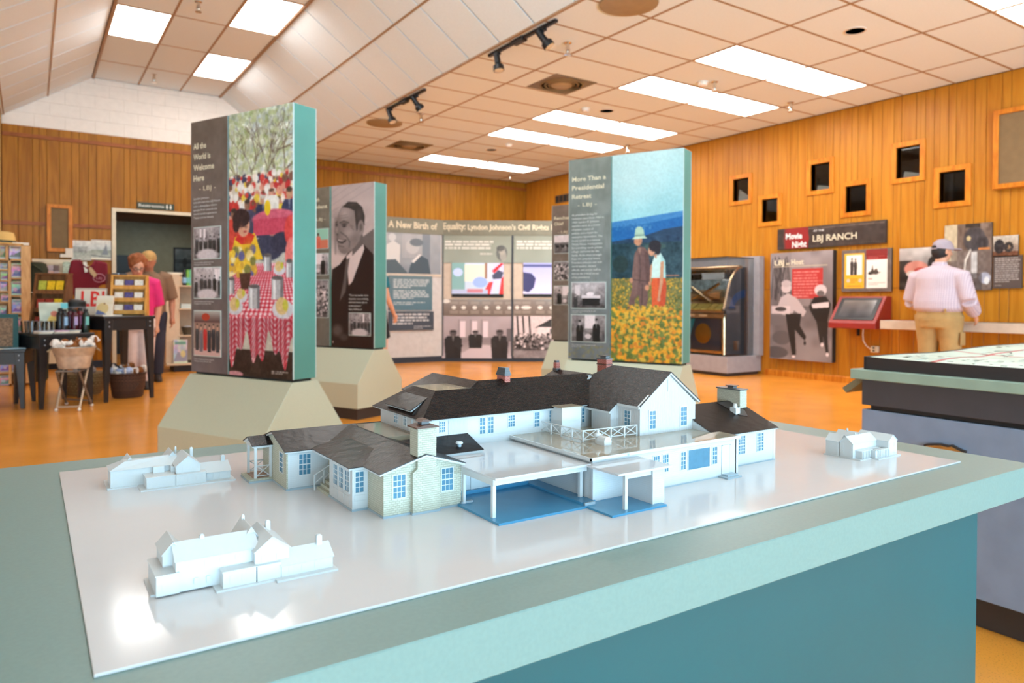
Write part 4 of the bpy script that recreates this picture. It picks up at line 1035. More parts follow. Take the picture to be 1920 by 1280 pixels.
q = SM(small('small_house_model', 'small white house model behind the porch end of the large model', 190, 1285), 190, 1285)
q.p('plinth', MB().box(99,281,1277,1345,0,2).box(141,281,1236,1277,0,2), M_SW)
q.p('block_wall', MB().box(104,200,1281,1328,2,28))
q.p('block_roof', MB().add([(102,1279,28),(202,1279,28),(202,1330,28),(102,1330,28),(124,1295,38),(124,1314,38),(202,1305,40.5)], [(0,1,6,4),(1,2,6),(2,3,5,6),(3,0,4,5),(4,6,5),(0,3,2,1)]), M_SW)
q.gable('rear', 124, 142, 1305, 1342, 2, 30, 42, 'y'); q.gable('rear', 186, 205, 1300, 1340, 2, 33, 45, 'y')
q.gable('gable_block', 193.5, 229.5, 1253, 1312, 2, 30, 44.5, 'y')
q.p('gable_bay', MB().box(188,194,1266,1285,18,28), M_SW); q.p('closet', MB().box(163,179,1272,1282,18,29), M_SW)
q.p('kitchen_wall', MB().box(150,192,1244,1283,2,18.2).box(192,236,1242,1256,2,18.2)); q.p('kitchen_roof', MB().box(149,193,1243,1284,18.2,19.2).box(192,237,1241,1257,18.2,19.2), M_SW)
q.gable('right_wing', 229, 276, 1252, 1302, 2, 14, 26, 'x')
q.chim(269, 1277, 20, 35); q.chim(224, 1300, 30, 49, 2.2); q.chim(203, 1320, 38, 49, 1.2)
for x in (113, 124, 150): q.win(x, 1281, 20)
for x in (205, 221): q.win(x, 1253, 22, 4, 6)
for x in (200, 212, 224): q.win(x, 1242, 6, 5, 8)
for x in (242, 252, 262): q.win(x, 1252, 4, 5, 8)
q = SM(small('small_house_model', 'small white house model in front of the others, at the board\'s front edge', 190, 800), 190, 800)
q.p('plinth', MB().box(99,160,794,846,0,2).box(156,281,768,846,0,2).box(215,281,762,768,0,2), M_SW)
q.p('side_wing_wall', MB().box(103,124,785,842,2,22)); q.p('side_wing_roof', MB().box(102,124,784,843,22,23), M_SW)
q.gable('block', 121, 202, 787, 834, 2, 33, 45.5, 'x', 1.0); q.gable('rear', 112, 132, 808, 850, 2, 36, 47, 'y'); q.gable('rear', 190, 208, 806, 850, 2, 36, 50, 'y')
q.gable('gable_block', 196, 232, 778, 838, 2, 31, 44.5, 'y')
q.p('kitchen_wall', MB().box(163,197,772,792,2,18).box(196,222,772,782,2,18)); q.p('kitchen_roof', MB().box(162,197,771,792,18,19), M_SW)
q.gable('right_wing', 222, 278, 771, 808, 2, 14, 25, 'x'); q.chim(268, 789, 20, 34); q.chim(150, 811, 42, 49, 2); q.chim(222, 826, 30, 48, 2.5); q.chim(199, 842, 44, 54, 1.5)
for x in (110, 140, 152): q.win(x, 786 if x > 121 else 785, 8)
for x in (205, 221): q.win(x, 778, 20, 4, 6)
for x in (172, 184): q.win(x, 772, 6, 4, 7)
for x in (232, 246, 260): q.win(x, 771, 4, 4, 7)
for x in (135, 150, 165, 180): q.win(x, 787, 25, 3, 4)
q = SM(small('small_house_model', 'small white two storey model near the right corner of the board', 1345, 790), 1345, 790)
q.p('plinth', MB().box(1290,1332,756,832,0,2).box(1328,1406,742,832,0,2), M_SW)
q.gable('rear_wing', 1292, 1318, 799, 828, 2, 29, 41, 'y', 1.0); q.gable('cross_wing', 1292, 1372, 772, 800, 2, 29, 41, 'x', 1.2)
q.gable('front_gable', 1372, 1402, 748, 812, 2, 30, 41, 'y', 1.2); q.gable('rear', 1325, 1352, 790, 830, 2, 30, 44, 'y', 1.2)
q.p('porch_wall', MB().box(1301,1331,760,773,2,16).box(1331,1352,750,773,2,16).box(1338,1374,748,776,2,16)); q.p('porch_roof', MB().box(1299,1374,758,774,16,17).box(1336,1374,747,760,16,17), M_SW)
for x in range(1302, 1331, 5): q.p('porch_post', MB().box(x-.6,x+.6,758.6,760,2,16), M_SW)
for x in range(1340, 1372, 5): q.p('porch_post', MB().box(x-.6,x+.6,746.8,748,2,16), M_SW)
for yy in (777,793,806,820): q.win(1292, yy, 7, 4, 8, 'x'); q.win(1292, yy, 20, 4, 7, 'x')
for x in (1379, 1394): q.win(x, 748, 6, 4, 7); q.win(x, 748, 19, 4, 7)
q.chim(1322, 786, 38, 45, 1.3); q.chim(1338, 812, 42, 48, 1.5)
# ------------------------------------------------------------------ exhibit panels
class Plane:
    def __init__(s, fr): s.fr = fr; s.o = fr.translation.copy(); s.r = fr.col[0].xyz; s.u = fr.col[1].xyz; s.n = fr.col[2].xyz
    def at(s, px, py):
        p = hit(px, py, s.o, s.n) - s.o; return p.dot(s.r), p.dot(s.u)
    def rect(s, x0, y0, x1, y1):
        """lower-left corner, width and height of a picture region lying on this plane"""
        l = s.at(x0, (y0+y1)/2)[0]; r = s.at(x1, (y0+y1)/2)[0]; t_ = s.at((x0+x1)/2, y0)[1]; b = s.at((x0+x1)/2, y1)[1]
        return l, b, r-l, t_-b
M_CRTXT = pm('cream_lettering', S(226,216,188), .6)
M_WTXT = pm('white_lettering', S(226,226,224), .6)
M_EDGE = pm('pale_edge_strip', S(196,210,206), .4)
M_PSIDE = pm('panel_end_teal', S(84,146,136), .38, var=.05, vscale=4)
M_PED = pm('pedestal_laminate', S(196,198,174), .4, var=.03, vscale=200)
M_KICK = pm('pylon_kick_brown', S(58,48,44), .6)
M_REVEAL = pm('pylon_reveal', S(36,38,40), .5)
PT = (.915, .166, .637, 2.169)
def pylon(x, y, th, label):
    L, T, z0, z1 = PT
    t = thing('exhibit_pylon', label, 'display panel', (x, y, 0), 0)
    u = Vector((-math.sin(th), math.cos(th), 0)); v = Vector((math.cos(th), math.sin(th), 0))
    mt = Matrix.Identity(4)
    for i, a in enumerate((u, v, Vector((0,0,1)))):
        for j in range(3): mt[j][i] = a[j]
    MB().box(0,L,.004,T-.004,z0,z1).build('panel_box', M_PSIDE, t, mtx=mt, bevel=.002)
    for a in (-.0005, L-.0045): 
        for d in (0, T-.005): MB().box(a,a+.005,d,d+.005,z0,z1).build('edge_strip', M_EDGE, t, mtx=mt)
    MB().box(.02,L-.02,.02,T-.02,.62,z0).build('reveal', M_REVEAL, t, mtx=mt)
    ft = .212; o = .008
    MB().ext([(-o,.622),(-o-ft,.324),(-o-ft,.102),(T+o+ft,.102),(T+o+ft,.324),(T+o,.622)],'x',-.004,L+.006).build('pedestal', M_PED, t, mtx=mt, bevel=.002)
    MB().box(.02,L-.02,-o-ft+.022,T+o+ft-.022,0,.102).build('kick_base', M_KICK, t, mtx=mt)
    fr = frame(u*L - v*.0 + Vector((0,0,z0)), -u, -v)       # local to the thing: lower left corner of its front
    return t, fr
def fboard(name, fr, x, y, w, h, m_, parent, t_=.003):
    o = board(name, fr, w, h, t_, m_, M_EDGE, None, x, y); o.parent = parent; return o
def ftext(*a, **k):
    parent = a[6] if len(a) > 6 else k.pop('parent'); o = text(*a[:6], None, **k); o.parent = parent; return o
PH = PT[3]-PT[2]
def Yf(f): return PH*(1-f)
def heading(fr, t, lines, f0, step, h, mat=M_CRTXT, x=.03, width=None, bold=.035):
    for i, s_ in enumerate(lines):
        o = text(s_, fr, x, Yf(f0+step*i)-h*.5, h, mat, None, width=width[i] if width else None, bold=bold, z=.0042); o.parent = t
def para(fr, t, s_, f0, h, width, x=.03, lead=1.35, mat=M_WTXT):
    o = text(s_, fr, x, Yf(f0)-h, h, mat, None, width=width, z=.0042, lead=lead); o.parent = t
def photo(fr, t, x, f0, w, f1, cv, nm):
    o = fboard('photo_border', fr, x-.005, Yf(f1)-.005, w+.01, (f1-f0)*PH+.01, M_EDGE, t, .004)
    q = board('photo_print', fr, w, (f1-f0)*PH, .0055, cv.mat(nm), M_EDGE, None, x, Yf(f1)); q.parent = o

# -- pylon with the picnic picture
t, fr = pylon(1.2134, 3.9908, .4285, 'tall sage pylon with the colour picnic photograph and red checked tablecloth')
fboard('text_strip', fr, .004, 0, .352, PH, strip_bg(90, 400, (112,100,90), (104,96,100), 3).mat('picnic_strip'), t)
c = Cv(210, 576, (190,190,180)); c.rng = np.random.RandomState(11)
c.grad(0, .42, (196,206,190), (214,206,192)); c.noise(40, 14, y1=.4); c.noise(26, 40, y1=.4); c.dots(420, 0, 0, 1, .27, .03, [(150,166,104),(172,180,128),(196,200,160),(186,198,206)], .5)
rb = random.Random(5)
def limb(x, y, a, L, w, n):
    x2, y2 = x+math.cos(a)*L, y-math.sin(a)*L*.36
    c.line([(x,y),((x+x2)/2+rb.uniform(-.02,.02),(y+y2)/2),(x2,y2)], w, (110,92,80), .75)
    if n:
        for k in range(2+(n > 2)): limb(x2, y2, a+rb.uniform(-.75,.75), L*rb.uniform(.6,.85), w*.62, n-1)
for x_, a_, L_ in ((.42,1.75,.28),(.55,1.3,.3),(.72,1.0,.3),(.78,1.75,.26),(.3,2.2,.28)): limb(x_, .33, a_, L_, .013, 4)
c.dots(300, 0, 0, 1, .26, .028, [(160,176,112),(182,190,140),(206,210,180),(196,206,206)], .38)
c.rect(0, .24, 1, .36, (222,206,192), .6)
c.dots(330, 0, .24, 1, .47, .035, [(206,60,56),(240,226,214),(60,62,92),(220,150,130),(228,196,70),(120,84,70),(236,232,226),(186,46,50)], .95, .9)
for (x_, y_, h_, su, sk, ha) in ((.08,.36,.2,(206,70,60),(150,110,90),(60,50,46)),(.3,.33,.2,(70,72,100),(150,112,92),(52,46,44)),(.55,.32,.16,(44,50,82),(196,150,124),(200,196,190)),(.78,.33,.14,(230,196,60),(206,156,130),(90,70,50)),(.95,.3,.22,(50,58,92),(200,150,120),(70,60,50)),(.68,.3,.12,(236,232,226),(206,150,130),(80,60,50))): c.person(x_, y_, h_, su, sk, ha, sx=.1)
c.ell(.72,.41,.36,.035,(206,96,120)); c.rect(.4,.41,1,.47,(196,70,96)); c.ell(.62,.37,.05,.03,(232,196,40))
c.ell(.62,.52,.26,.05,(52,58,84)); c.ell(.85,.5,.2,.04,(46,50,74))
c.poly([(.02,.56),(.1,.47),(.42,.46),(.55,.56)], (232,190,48)); c.poly([(.1,.48),(.22,.44),(.42,.47),(.36,.5),(.2,.5)], (206,44,44)); c.ell(.24,.43,.105,.045,(214,160,134)); c.ell(.2,.4,.15,.038,(50,34,38)); c.ell(.12,.425,.06,.03,(50,34,38))
c.ell(.97,.46,.1,.06,(212,70,70)); c.ell(.98,.55,.1,.07,(226,120,116))
# checked tablecloth
tb = (c.Y > .575) & (c.Y < .97); dep = np.clip((c.Y-.575)/.2, 0.05, 1); uu = (c.X-.4)/(.35+.65*dep)*13; vv = np.where(c.Y < .77, 12*np.log(dep+.12), c.Y*46+2.2*np.sin(c.X*15)); uu = np.where(c.Y < .77, uu+vv*.35, uu*1.05+.6*np.sin(c.X*9))
ck = ((uu % 1) < .5).astype(int)+((vv % 1) < .5).astype(int); colr = np.stack([np.choose(ck, [236,212,190]), np.choose(ck, [214,100,36]), np.choose(ck, [222,116,56])], -1).astype(float)
edge = (c.Y-.575) > .14*np.abs(c.X-.35)*0+.0; hem = c.Y < .90+.045*np.sin(c.X*16+.5)+.03*np.sin(c.X*37)
c.a = np.where((tb & edge & hem)[..., None], colr, c.a); c._put(((c.Y >= .9) & ~hem).astype(float), (44,30,28)); c.rect(0,.975,1,1,(44,32,28)); c._put(((c.Y > .78) & (c.Y < .93) & hem).astype(float), (90,30,50), .22); c.noise(9, 16, y0=.75)
c.dots(70, .02, .52, .42, .62, .05, [(236,196,60),(228,180,50),(240,226,170),(206,160,60),(86,90,150),(120,120,60)], .95); c.poly([(.17,.61),(.36,.61),(.33,.67),(.2,.67)], (74,44,36))
def can(x_, y_, w_, h_): c.rect(x_, y_, x_+w_, y_+h_, (176,176,180)); c.rect(x_+w_*.15, y_, x_+w_*.35, y_+h_, (230,230,232)); c.rect(x_+w_*.75, y_, x_+w_, y_+h_, (120,118,124)); c.ell(x_+w_/2, y_, w_/2, .008, (96,90,92))
can(.56,.545,.12,.06); can(.32,.66,.18,.085); can(.68,.63,.18,.08); can(.9,.57,.1,.06); can(0,.63,.09,.06)
for x_, y_, r_ in ((.2,.7,.11),(.1,.74,.14),(.85,.745,.17),(.8,.6,.1)): c.ell(x_, y_, r_, r_*.22, (206,206,214)); c.ell(x_-.01, y_-.012, r_*.6, r_*.2, (214,186,130)); c.ell(x_+.04, y_-.015, r_*.25, r_*.13, (196,190,70))
c.lines(.68, .97, .972, .008, 2, .005, (214,210,206)); c.ell(.1, .995, .14, .012, (196,140,150)); c.noise(10, 40); c.noise(9, 90); c.ell(.28,.435,.03,.006,(120,80,70),.6); c.ell(.265,.452,.03,.005,(170,60,60),.8); c.ell(.2,.44,.05,.03,(190,130,106),.5,1); c.ell(.32,.51,.12,.05,(206,160,40),.6,1); c.blur(2)
fboard('photo_print', fr, .367, 0, .546, PH, c.mat('picnic_photo', .3), t)
heading(fr, t, ['All the','World is','Welcome','Here'], .098, .0425, .036, width=[.125,.165,.20,.105]); heading(fr, t, ['- LBJ -'], .268, .04, .028, x=.085, width=[.16], bold=.0)
para(fr, t, 'Lyndon Johnson\ntransformed the LBJ Ranch\ninto a showplace where\npeople from around the\nworld could experience\nTexas and its beauty.', .303, .0125, .255)
photo(fr, t, .035, .425, .255, .548, bw_photo(5, 0), 'picnic_small_one'); photo(fr, t, .035, .585, .255, .705, bw_photo(6, 0), 'picnic_small_two')
c = Cv(120, 150, (150,120,110)); c.grad(0,.25,(180,176,170),(90,60,60)); c.ell(.45,.13,.16,.09,(176,60,40)); c.rect(0,.85,1,1,(206,170,166))
for i, s_ in enumerate([(60,60,66),(116,110,120),(196,40,44),(50,52,60),(44,46,56),(60,62,70)]): c.person(.12+.155*i, .27+.03*(i % 2), .62, s_, (206,160,140), (60,50,44), sx=.062)
photo(fr, t, .035, .757, .255, .933, c, 'picnic_small_three')
for f_ in (.557, .713, .943):
    o = text('Guests and neighbors gathered at the ranch.\nPhotograph from the collection, 1966.', fr, .035, Yf(f_)-.012, .0075, M_WTXT, None, width=.19, z=.0042); o.parent = t

# -- pylon with the portrait
t, fr = pylon(2.6389, 6.2314, .4317, 'tall sage pylon with the monochrome portrait of a smiling man in a suit')
fboard('text_strip', fr, .004, 0, .345, PH, strip_bg(90, 400, (120,112,98), (110,110,104), 4).mat('portrait_strip'), t)
c = Cv(210, 576, (196,178,172)); g = lambda v: (v, v*.9, v*.88)
c.grad(0, .5, g(184), g(206)); c.noise(8, 6)
for k in range(5): c.line([(0,.16-.04*k),(1,.02-.05*k)], .012, g(168), .6)
c.rect(.0,.2,.08,.5,g(206)); c.line([(.1,.2),(.1,.42)], .02, g(160)); c.poly([(.62,.35),(1,.28),(1,.5),(.7,.5)], g(110)); c.poly([(.6,.29),(1,.2),(1,.24),(.66,.33)], g(190))
c.poly([(0,.62),(.02,.52),(.2,.49),(.4,.42),(.72,.36),(1,.44),(1,1),(0,1)], (40,26,26)); c.poly([(.36,.44),(.74,.345),(.78,.40),(.5,.60),(.42,.62)], g(214)); c.poly([(.36,.46),(.44,.45),(.4,.52),(.34,.66),(.2,.72),(.3,.58)], g(96))
c.blur(2)
head_ = [(.40,.113),(.25,.13),(.16,.175),(.12,.215),(.10,.25),(.068,.287),(.115,.302),(.13,.317),(.118,.332),(.145,.357),(.165,.392),(.23,.417),(.32,.428),(.42,.416),(.55,.388),(.66,.352),(.72,.30),(.765,.25),(.765,.2),(.70,.15),(.58,.12)]
c.poly([(.5,.36),(.74,.3),(.76,.37),(.5,.44)], g(104)); c.poly(head_, g(140)); hm = Cv(c.w, c.h, (0,0,0)); hm.poly(head_, (255,255,255)); base_ = c.a.copy()
c.ell(.12,.28,.2,.16,g(104),.7,1); c.ell(.33,.175,.2,.05,g(182),.8,1); c.ell(.43,.30,.17,.045,g(172),.9,1); c.ell(.56,.34,.2,.05,g(120),.7,1); c.ell(.3,.41,.2,.03,g(110),.7,1); c.ell(.13,.275,.05,.03,g(160),.8,1)
c.ell(.31,.243,.10,.016,g(62),.85,.8); c.ell(.125,.243,.05,.014,g(58),.85,.8); c.ell(.31,.256,.06,.007,g(40),.8,.6); c.line([(.2,.232),(.3,.222),(.42,.235)], .011, g(58), .6); c.line([(.1,.228),(.15,.224)], .01, g(58), .6)
c.ell(.145,.303,.035,.008,g(60),.8,.8); c.line([(.22,.29),(.36,.318),(.44,.352),(.43,.385)], .012, g(84), .7); c.line([(.16,.31),(.14,.335)], .01, g(90), .6); c.line([(.45,.25),(.52,.26)], .008, g(96), .6); c.line([(.46,.26),(.53,.28)], .008, g(96), .6); c.line([(.18,.19),(.38,.185)], .007, g(118), .6); c.line([(.17,.203),(.4,.2)], .007, g(118), .6)
c.poly([(.14,.33),(.28,.338),(.37,.336),(.34,.352),(.26,.362),(.16,.352)], g(60)); c.poly([(.15,.331),(.28,.340),(.34,.339),(.27,.348),(.17,.344)], g(176)); c.line([(.17,.375),(.3,.382)], .012, g(86), .6)
c.poly([(.26,.135),(.40,.105),(.6,.112),(.73,.145),(.79,.2),(.785,.26),(.74,.245),(.66,.26),(.6,.29),(.57,.22),(.55,.165),(.42,.145)], g(58), .95); c.ell(.66,.19,.09,.05,g(92),.8,1); c.ell(.5,.125,.14,.012,g(86),.7,1)
c.ell(.70,.27,.085,.052,g(142),1,.25); c.ell(.70,.268,.05,.035,g(92),.8,.6); c.ell(.715,.3,.03,.018,g(160),.7,.6)
c.ell(.15,.9,.17,.05,g(92),.9,.6); c.ell(.3,.94,.14,.03,g(74),.9,.6); c.rect(.03,.965,.05,.98,g(190)); c.line([(.5,.6),(.47,.75),(.5,1)], .008, (26,16,16), .8); c.noise(3,60); c.blur(2)
fboard('photo_print', fr, .37, 0, .544, PH, c.mat('portrait_photo', .3), t)
heading(fr, t, ['The 36th','President'], .075, .045, .036, width=[.18,.285]); heading(fr, t, ['- LBJ -'], .2, .04, .028, x=.13, width=[.16], bold=.0)
cc = Cv(100,100,(150,200,180)); cc.rect(0,.55,1,1,(206,120,96)); cc.person(.5,.2,.8,(220,110,90),(110,70,54),(50,36,34))
photo(fr, t, .06, .262, .27, .385, cc, 'portrait_small_one'); photo(fr, t, .06, .418, .27, .55, bw_photo(8, 1), 'portrait_small_two'); photo(fr, t, .06, .585, .27, .82, bw_photo(9, 5, 110, 140), 'portrait_small_three')
o = text('\u201cThere was another more\nimportant, more enduring\nand more human side to\nLyndon Johnson.\u201d\nHarry McPherson', fr, .60, Yf(.675)-.016, .0165, M_WTXT, None, width=.245, z=.0042, lead=1.45); o.parent = t
photo(fr, t, .605, .79, .265, .925, bw_photo(12, 0), 'portrait_inset')

# -- pylon with the couple walking through flowers
t, fr = pylon(3.8569, 3.588, .4228, 'tall sage pylon with the colour photograph of a couple in a field of yellow flowers')
c = strip_bg(110, 440, (132,138,130), (112,120,126), 5); c.dots(60, 0, .93, 1, 1, .03, [(150,140,80),(120,116,90)], .35)
fboard('text_strip', fr, .004, 0, .352, PH, c.mat('field_strip'), t)
c = Cv(230, 632, (140,200,210)); c.rng = np.random.RandomState(21)
c.grad(0, .34, (196,226,226), (150,206,216)); c.ell(.25,.12,.6,.16,(206,228,228),.5,.9); c.noise(7, 3, y1=.33)
c.poly([(0,.325),(.3,.315),(.7,.30),(1,.29),(1,.5),(0,.5)], (62,130,190)); c.poly([(0,.35),(.4,.345),(1,.315),(1,.5),(0,.5)], (22,100,168)); c.dots(60, .05,.34,.6,.365,.015,[(80,140,190),(40,110,170)],.6); c.poly([(0,.42),(.45,.40),(.75,.37),(1,.36),(1,.7),(0,.7)], (30,62,92)); c.rect(0,.43,1,.62,(34,66,74),.8); c.noise(16, 14, y0=.4, y1=.62); c.noise(12, 34, y0=.4, y1=.62)
c.ell(.13,.53,.12,.045,(28,52,54)); c.ell(.62,.45,.16,.018,(70,96,88),.7); c.rect(.7,.585,.95,.592,(206,120,90),.7)
c.grad(.60, 1, (112,112,62), (86,116,52)); c.noise(22, 24, y0=.6)
c.dots(900, 0, .60, 1, .74, .012, [(226,176,52),(206,150,44),(140,120,60),(96,104,56)], .8); c.dots(900, 0, .74, 1, 1.0, .024, [(240,176,46),(236,160,40),(226,186,70),(90,110,48),(110,130,60),(214,130,40)], .9, .4)
c.poly([(.235,.75),(.30,.645),(.30,.58),(.335,.48),(.40,.447),(.47,.452),(.53,.475),(.555,.54),(.555,.63),(.525,.645),(.53,.70),(.50,.75),(.42,.755),(.395,.68),(.345,.70),(.335,.755)], (112,82,78)); c.poly([(.33,.49),(.375,.47),(.39,.6),(.37,.68),(.30,.69),(.30,.58)], (128,96,90),.8); c.poly([(.47,.47),(.53,.48),(.553,.55),(.55,.63),(.51,.64),(.49,.56)], (92,64,62),.8); c.line([(.40,.46),(.42,.56),(.41,.62)], .006, (76,52,52),.8); c.line([(.3,.605),(.52,.615)], .007, (70,48,46),.7); c.line([(.45,.63),(.44,.75)], .008, (78,54,54),.8); c.poly([(.375,.452),(.41,.49),(.43,.455)], (150,116,104))
c.ell(.385,.418,.062,.03,(206,146,112),1,.2); c.ell(.345,.425,.02,.012,(196,136,104)); c.ell(.41,.425,.03,.025,(160,104,84),.6,1); c.poly([(.33,.405),(.345,.362),(.375,.352),(.43,.354),(.465,.372),(.475,.402)], (176,206,184)); c.poly([(.285,.412),(.36,.396),(.47,.396),(.515,.41),(.46,.409),(.35,.412)], (196,222,200)); c.rect(.34,.391,.47,.398,(120,146,130),.8)
c.ell(.515,.645,.035,.014,(206,140,106)); c.ell(.29,.61,.025,.014,(196,136,104)); c.ell(.55,.625,.02,.01,(206,140,106))
c.poly([(.585,.75),(.575,.62),(.60,.597),(.765,.597),(.785,.64),(.765,.752)], (222,92,44)); c.poly([(.66,.60),(.785,.62),(.765,.752),(.69,.752)], (190,66,36),.6); c.poly([(.565,.60),(.58,.53),(.62,.492),(.70,.482),(.765,.52),(.775,.60)], (206,232,226)); c.poly([(.7,.485),(.765,.52),(.775,.6),(.71,.6)], (160,206,206),.8); c.poly([(.70,.525),(.745,.52),(.735,.62),(.695,.695),(.665,.69),(.69,.62)], (206,150,116)); c.ell(.68,.70,.025,.012,(206,146,116)); c.poly([(.56,.54),(.585,.53),(.57,.63),(.55,.62)], (206,150,116))
c.ell(.575,.468,.055,.03,(206,150,120),1,.2); c.ell(.62,.448,.095,.03,(34,28,38),1,.2); c.ell(.665,.468,.04,.026,(34,28,38),1,.3); c.poly([(.60,.49),(.65,.485),(.64,.51)], (196,140,112)); c.dots(160, .2, .73, .85, .78, .02, [(236,176,46),(206,150,44),(96,110,52),(226,186,70)], .9); c.noise(7, 50); c.blur(2)
fboard('photo_print', fr, .365, 0, .548, PH, c.mat('field_photo', .3), t)
heading(fr, t, ['More Than a','Presidential','Retreat'], .098, .0435, .034, width=[.285,.27,.165]); heading(fr, t, ['- LBJ -'], .228, .04, .028, x=.08, width=[.16], bold=.0)
para(fr, t, 'As president during his\nturbulent years from 1963 to\n1969, Lyndon B. Johnson\nused his ranch as a center\nof power, a place of\npolitics, and a haven for\nexecutive rejuvenation. The\nhouse served as a remote\nWhite House, headquarters\nfor a working ranch, private\nrefuge, and home for the\nfamily. As he drew strength\nfrom this perpetual home,\nPresident Johnson met with\nworld leaders, elected\nofficials, and senior staff to\ndiscuss the critical issues\nof his presidency.', .272, .0155, .27, lead=1.31)
photo(fr, t, .032, .617, .285, .745, bw_photo(15, 3), 'field_small_one'); photo(fr, t, .032, .78, .285, .912, bw_photo(16, 1), 'field_small_two')
for f_ in (.755, .925):
    o = text('The president at work with guests and staff\nat the ranch. 1967', fr, .035, Yf(f_)-.01, .0075, M_WTXT, None, width=.2, z=.0042); o.parent = t

# -- far pylon, mostly hidden
th = .43; u = Vector((-math.sin(th), math.cos(th), 0))
far = Vector((4.969, 6.62, 0)) - u*.915
t, fr = pylon(far.x, far.y, th, 'tall sage pylon partly hidden behind the flower field pylon')
fboard('text_strip', fr, .004, 0, .352, PH, strip_bg(90, 400, (126,112,102), (112,104,98), 6).mat('rancher_strip'), t)
fboard('photo_print', fr, .367, 0, .546, PH, bw_photo(31, 2, 160, 440).mat('rancher_photo'), t)
heading(fr, t, ['Rancher-in-','Chief'], .095, .042, .034, width=[.28,.12]); heading(fr, t, ['- LBJ -'], .2, .04, .028, x=.08, width=[.16], bold=.0)
photo(fr, t, .035, .225, .27, .355, bw_photo(18, 2), 'rancher_small_one'); photo(fr, t, .035, .42, .27, .555, bw_photo(19, 5), 'rancher_small_two'); photo(fr, t, .035, .6, .27, .735, bw_photo(20, 1), 'rancher_small_three')

# ------------------------------------------------------------------ exhibit wall in the far corner
M_XBEIGE = pm('exhibit_beige', S(212,200,184), .6); M_XGREY = pm('exhibit_pale_grey', S(206,206,206), .5); M_XHEAD = pm('exhibit_header', S(128,128,112), .5); M_XDARK = pm('exhibit_joint', S(58,66,76), .5)
J = Vector((6.10, 11.33, 0)); A0 = Vector((4.45, 11.405, 0)); d1 = (J-A0).normalized(); d2 = Vector((1.51, -1.0, 0)).normalized(); B1 = J + d2*2.9
t = thing('exhibit_wall', 'long angled exhibit wall titled A New Birth of Equality with two video screens', 'exhibit', tuple(J))
def xf(o, d): return frame(o, d, (d.y, -d.x, 0))
F1, F2 = xf(A0, d1), xf(J, d2); P1, P2 = Plane(F1), Plane(F2)
L1, L2 = (J-A0).length, 2.9
def xb(name, fr, x0, x1, y0, y1, z0, z1, mat): return adopt(MB().box(x0,x1,y0,y1,z0,z1).build(name, mat, mtx=fr), t)
xb('panel_core', F1, 0, L1, .1, 2.5, -.12, 0, M_XGREY); xb('panel_core', F2, 0, L2, .1, 2.5, -.12, 0, M_XBEIGE)
xb('kick_board', F1, 0, L1, 0, .1, -.1, .002, M_NAVY); xb('kick_board', F2, 0, L2, 0, .1, -.1, .002, M_NAVY)
zt = P1.at(760, 437)[1]
xb('header_board', F1, 0, L1, zt, 2.5, .0, .02, M_XHEAD); xb('header_board', F2, 0, L2, zt, 2.5, .0, .02, M_XHEAD)
def hl(s_, pl, px0, px1, pyb, pyt, parent=None, z=.021, bold=.045):
    l, b, w, h = pl.rect(px0, pyt, px1, pyb)
    adopt(text(s_, pl.fr, l, b, h, M_CRTXT, None, width=w, bold=bold, z=z), t)
hl('A New Birth of', P1, 727, 819, 428, 415.5); hl('Equality:', P2, 831, 873, 430, 417.5); hl("Lyndon Johnson's Civil Rights Legacy", P2, 877, 1068, 431, 421)
def xp(name, pl, px0, py0, px1, py1, mat, tt=.012):
    l, b, w, h = pl.rect(px0, py0, px1, py1); return board(name, pl.fr, w, h, tt, mat, M_XDARK, t, l, b), (l, b, w, h)
c = Cv(190, 150, (150,160,168)); c.grad(0,1,(170,176,182),(140,150,160)); c.noise(8,10)
for k in range(12): c.rect(.3+.03*k, 0, .315+.03*k, .6, (186,188,192), .8)
c.rect(.66,0,.8,1,(120,134,146),.8); c.poly([(.0,.7),(.02,.3),(.14,.2),(.26,.3),(.25,.75)], (214,216,216)); c.ell(.12,.12,.07,.1,(206,210,212)); c.poly([(0,1),(0,.66),(.18,.64),(.42,1)], (84,102,112)); c.poly([(.4,1),(.44,.78),(.5,.62),(.62,.52),(.76,.62),(.82,1)], (74,92,104)); c.ell(.48,.32,.13,.19,(190,194,196)); c.ell(.55,.22,.13,.1,(112,124,134)); c.poly([(.46,.68),(.6,.5),(.64,.52),(.5,.72)], (226,228,228)); c.blur(1)
xp('photo_print', P1, 722, 437, 826, 515, c.mat('portrait_bust_print'))
xp('divider_strip', P1, 722, 513, 827, 518, M_XBEIGE, .014)
c = Cv(150, 110, (98,128,140)); c.grad(0,1,(106,132,142),(84,122,140)); c.lines(.1,.93,.1,.055,5,.032,(226,232,236)); c.lines(.1,.93,.42,.055,5,.032,(226,232,236)); c.lines(.1,.93,.76,.055,2,.032,(226,232,236))
xp('text_board', P1, 728, 517, 809, 581, c.mat('blue_text_print'), .03)
c = Cv(150, 60, (66,78,92)); c.lines(.08,.9,.1,.16,4,.1,(226,230,234),.9); c.lines(.55,.95,.76,.1,2,.06,(206,210,214))
xp('text_board', P1, 728, 584, 812, 619, c.mat('dark_text_print'), .03)
for x_ in (0.0, ): xb('panel_joint', F1, L1-.02, L1, .1, zt, 0, .016, M_XDARK)
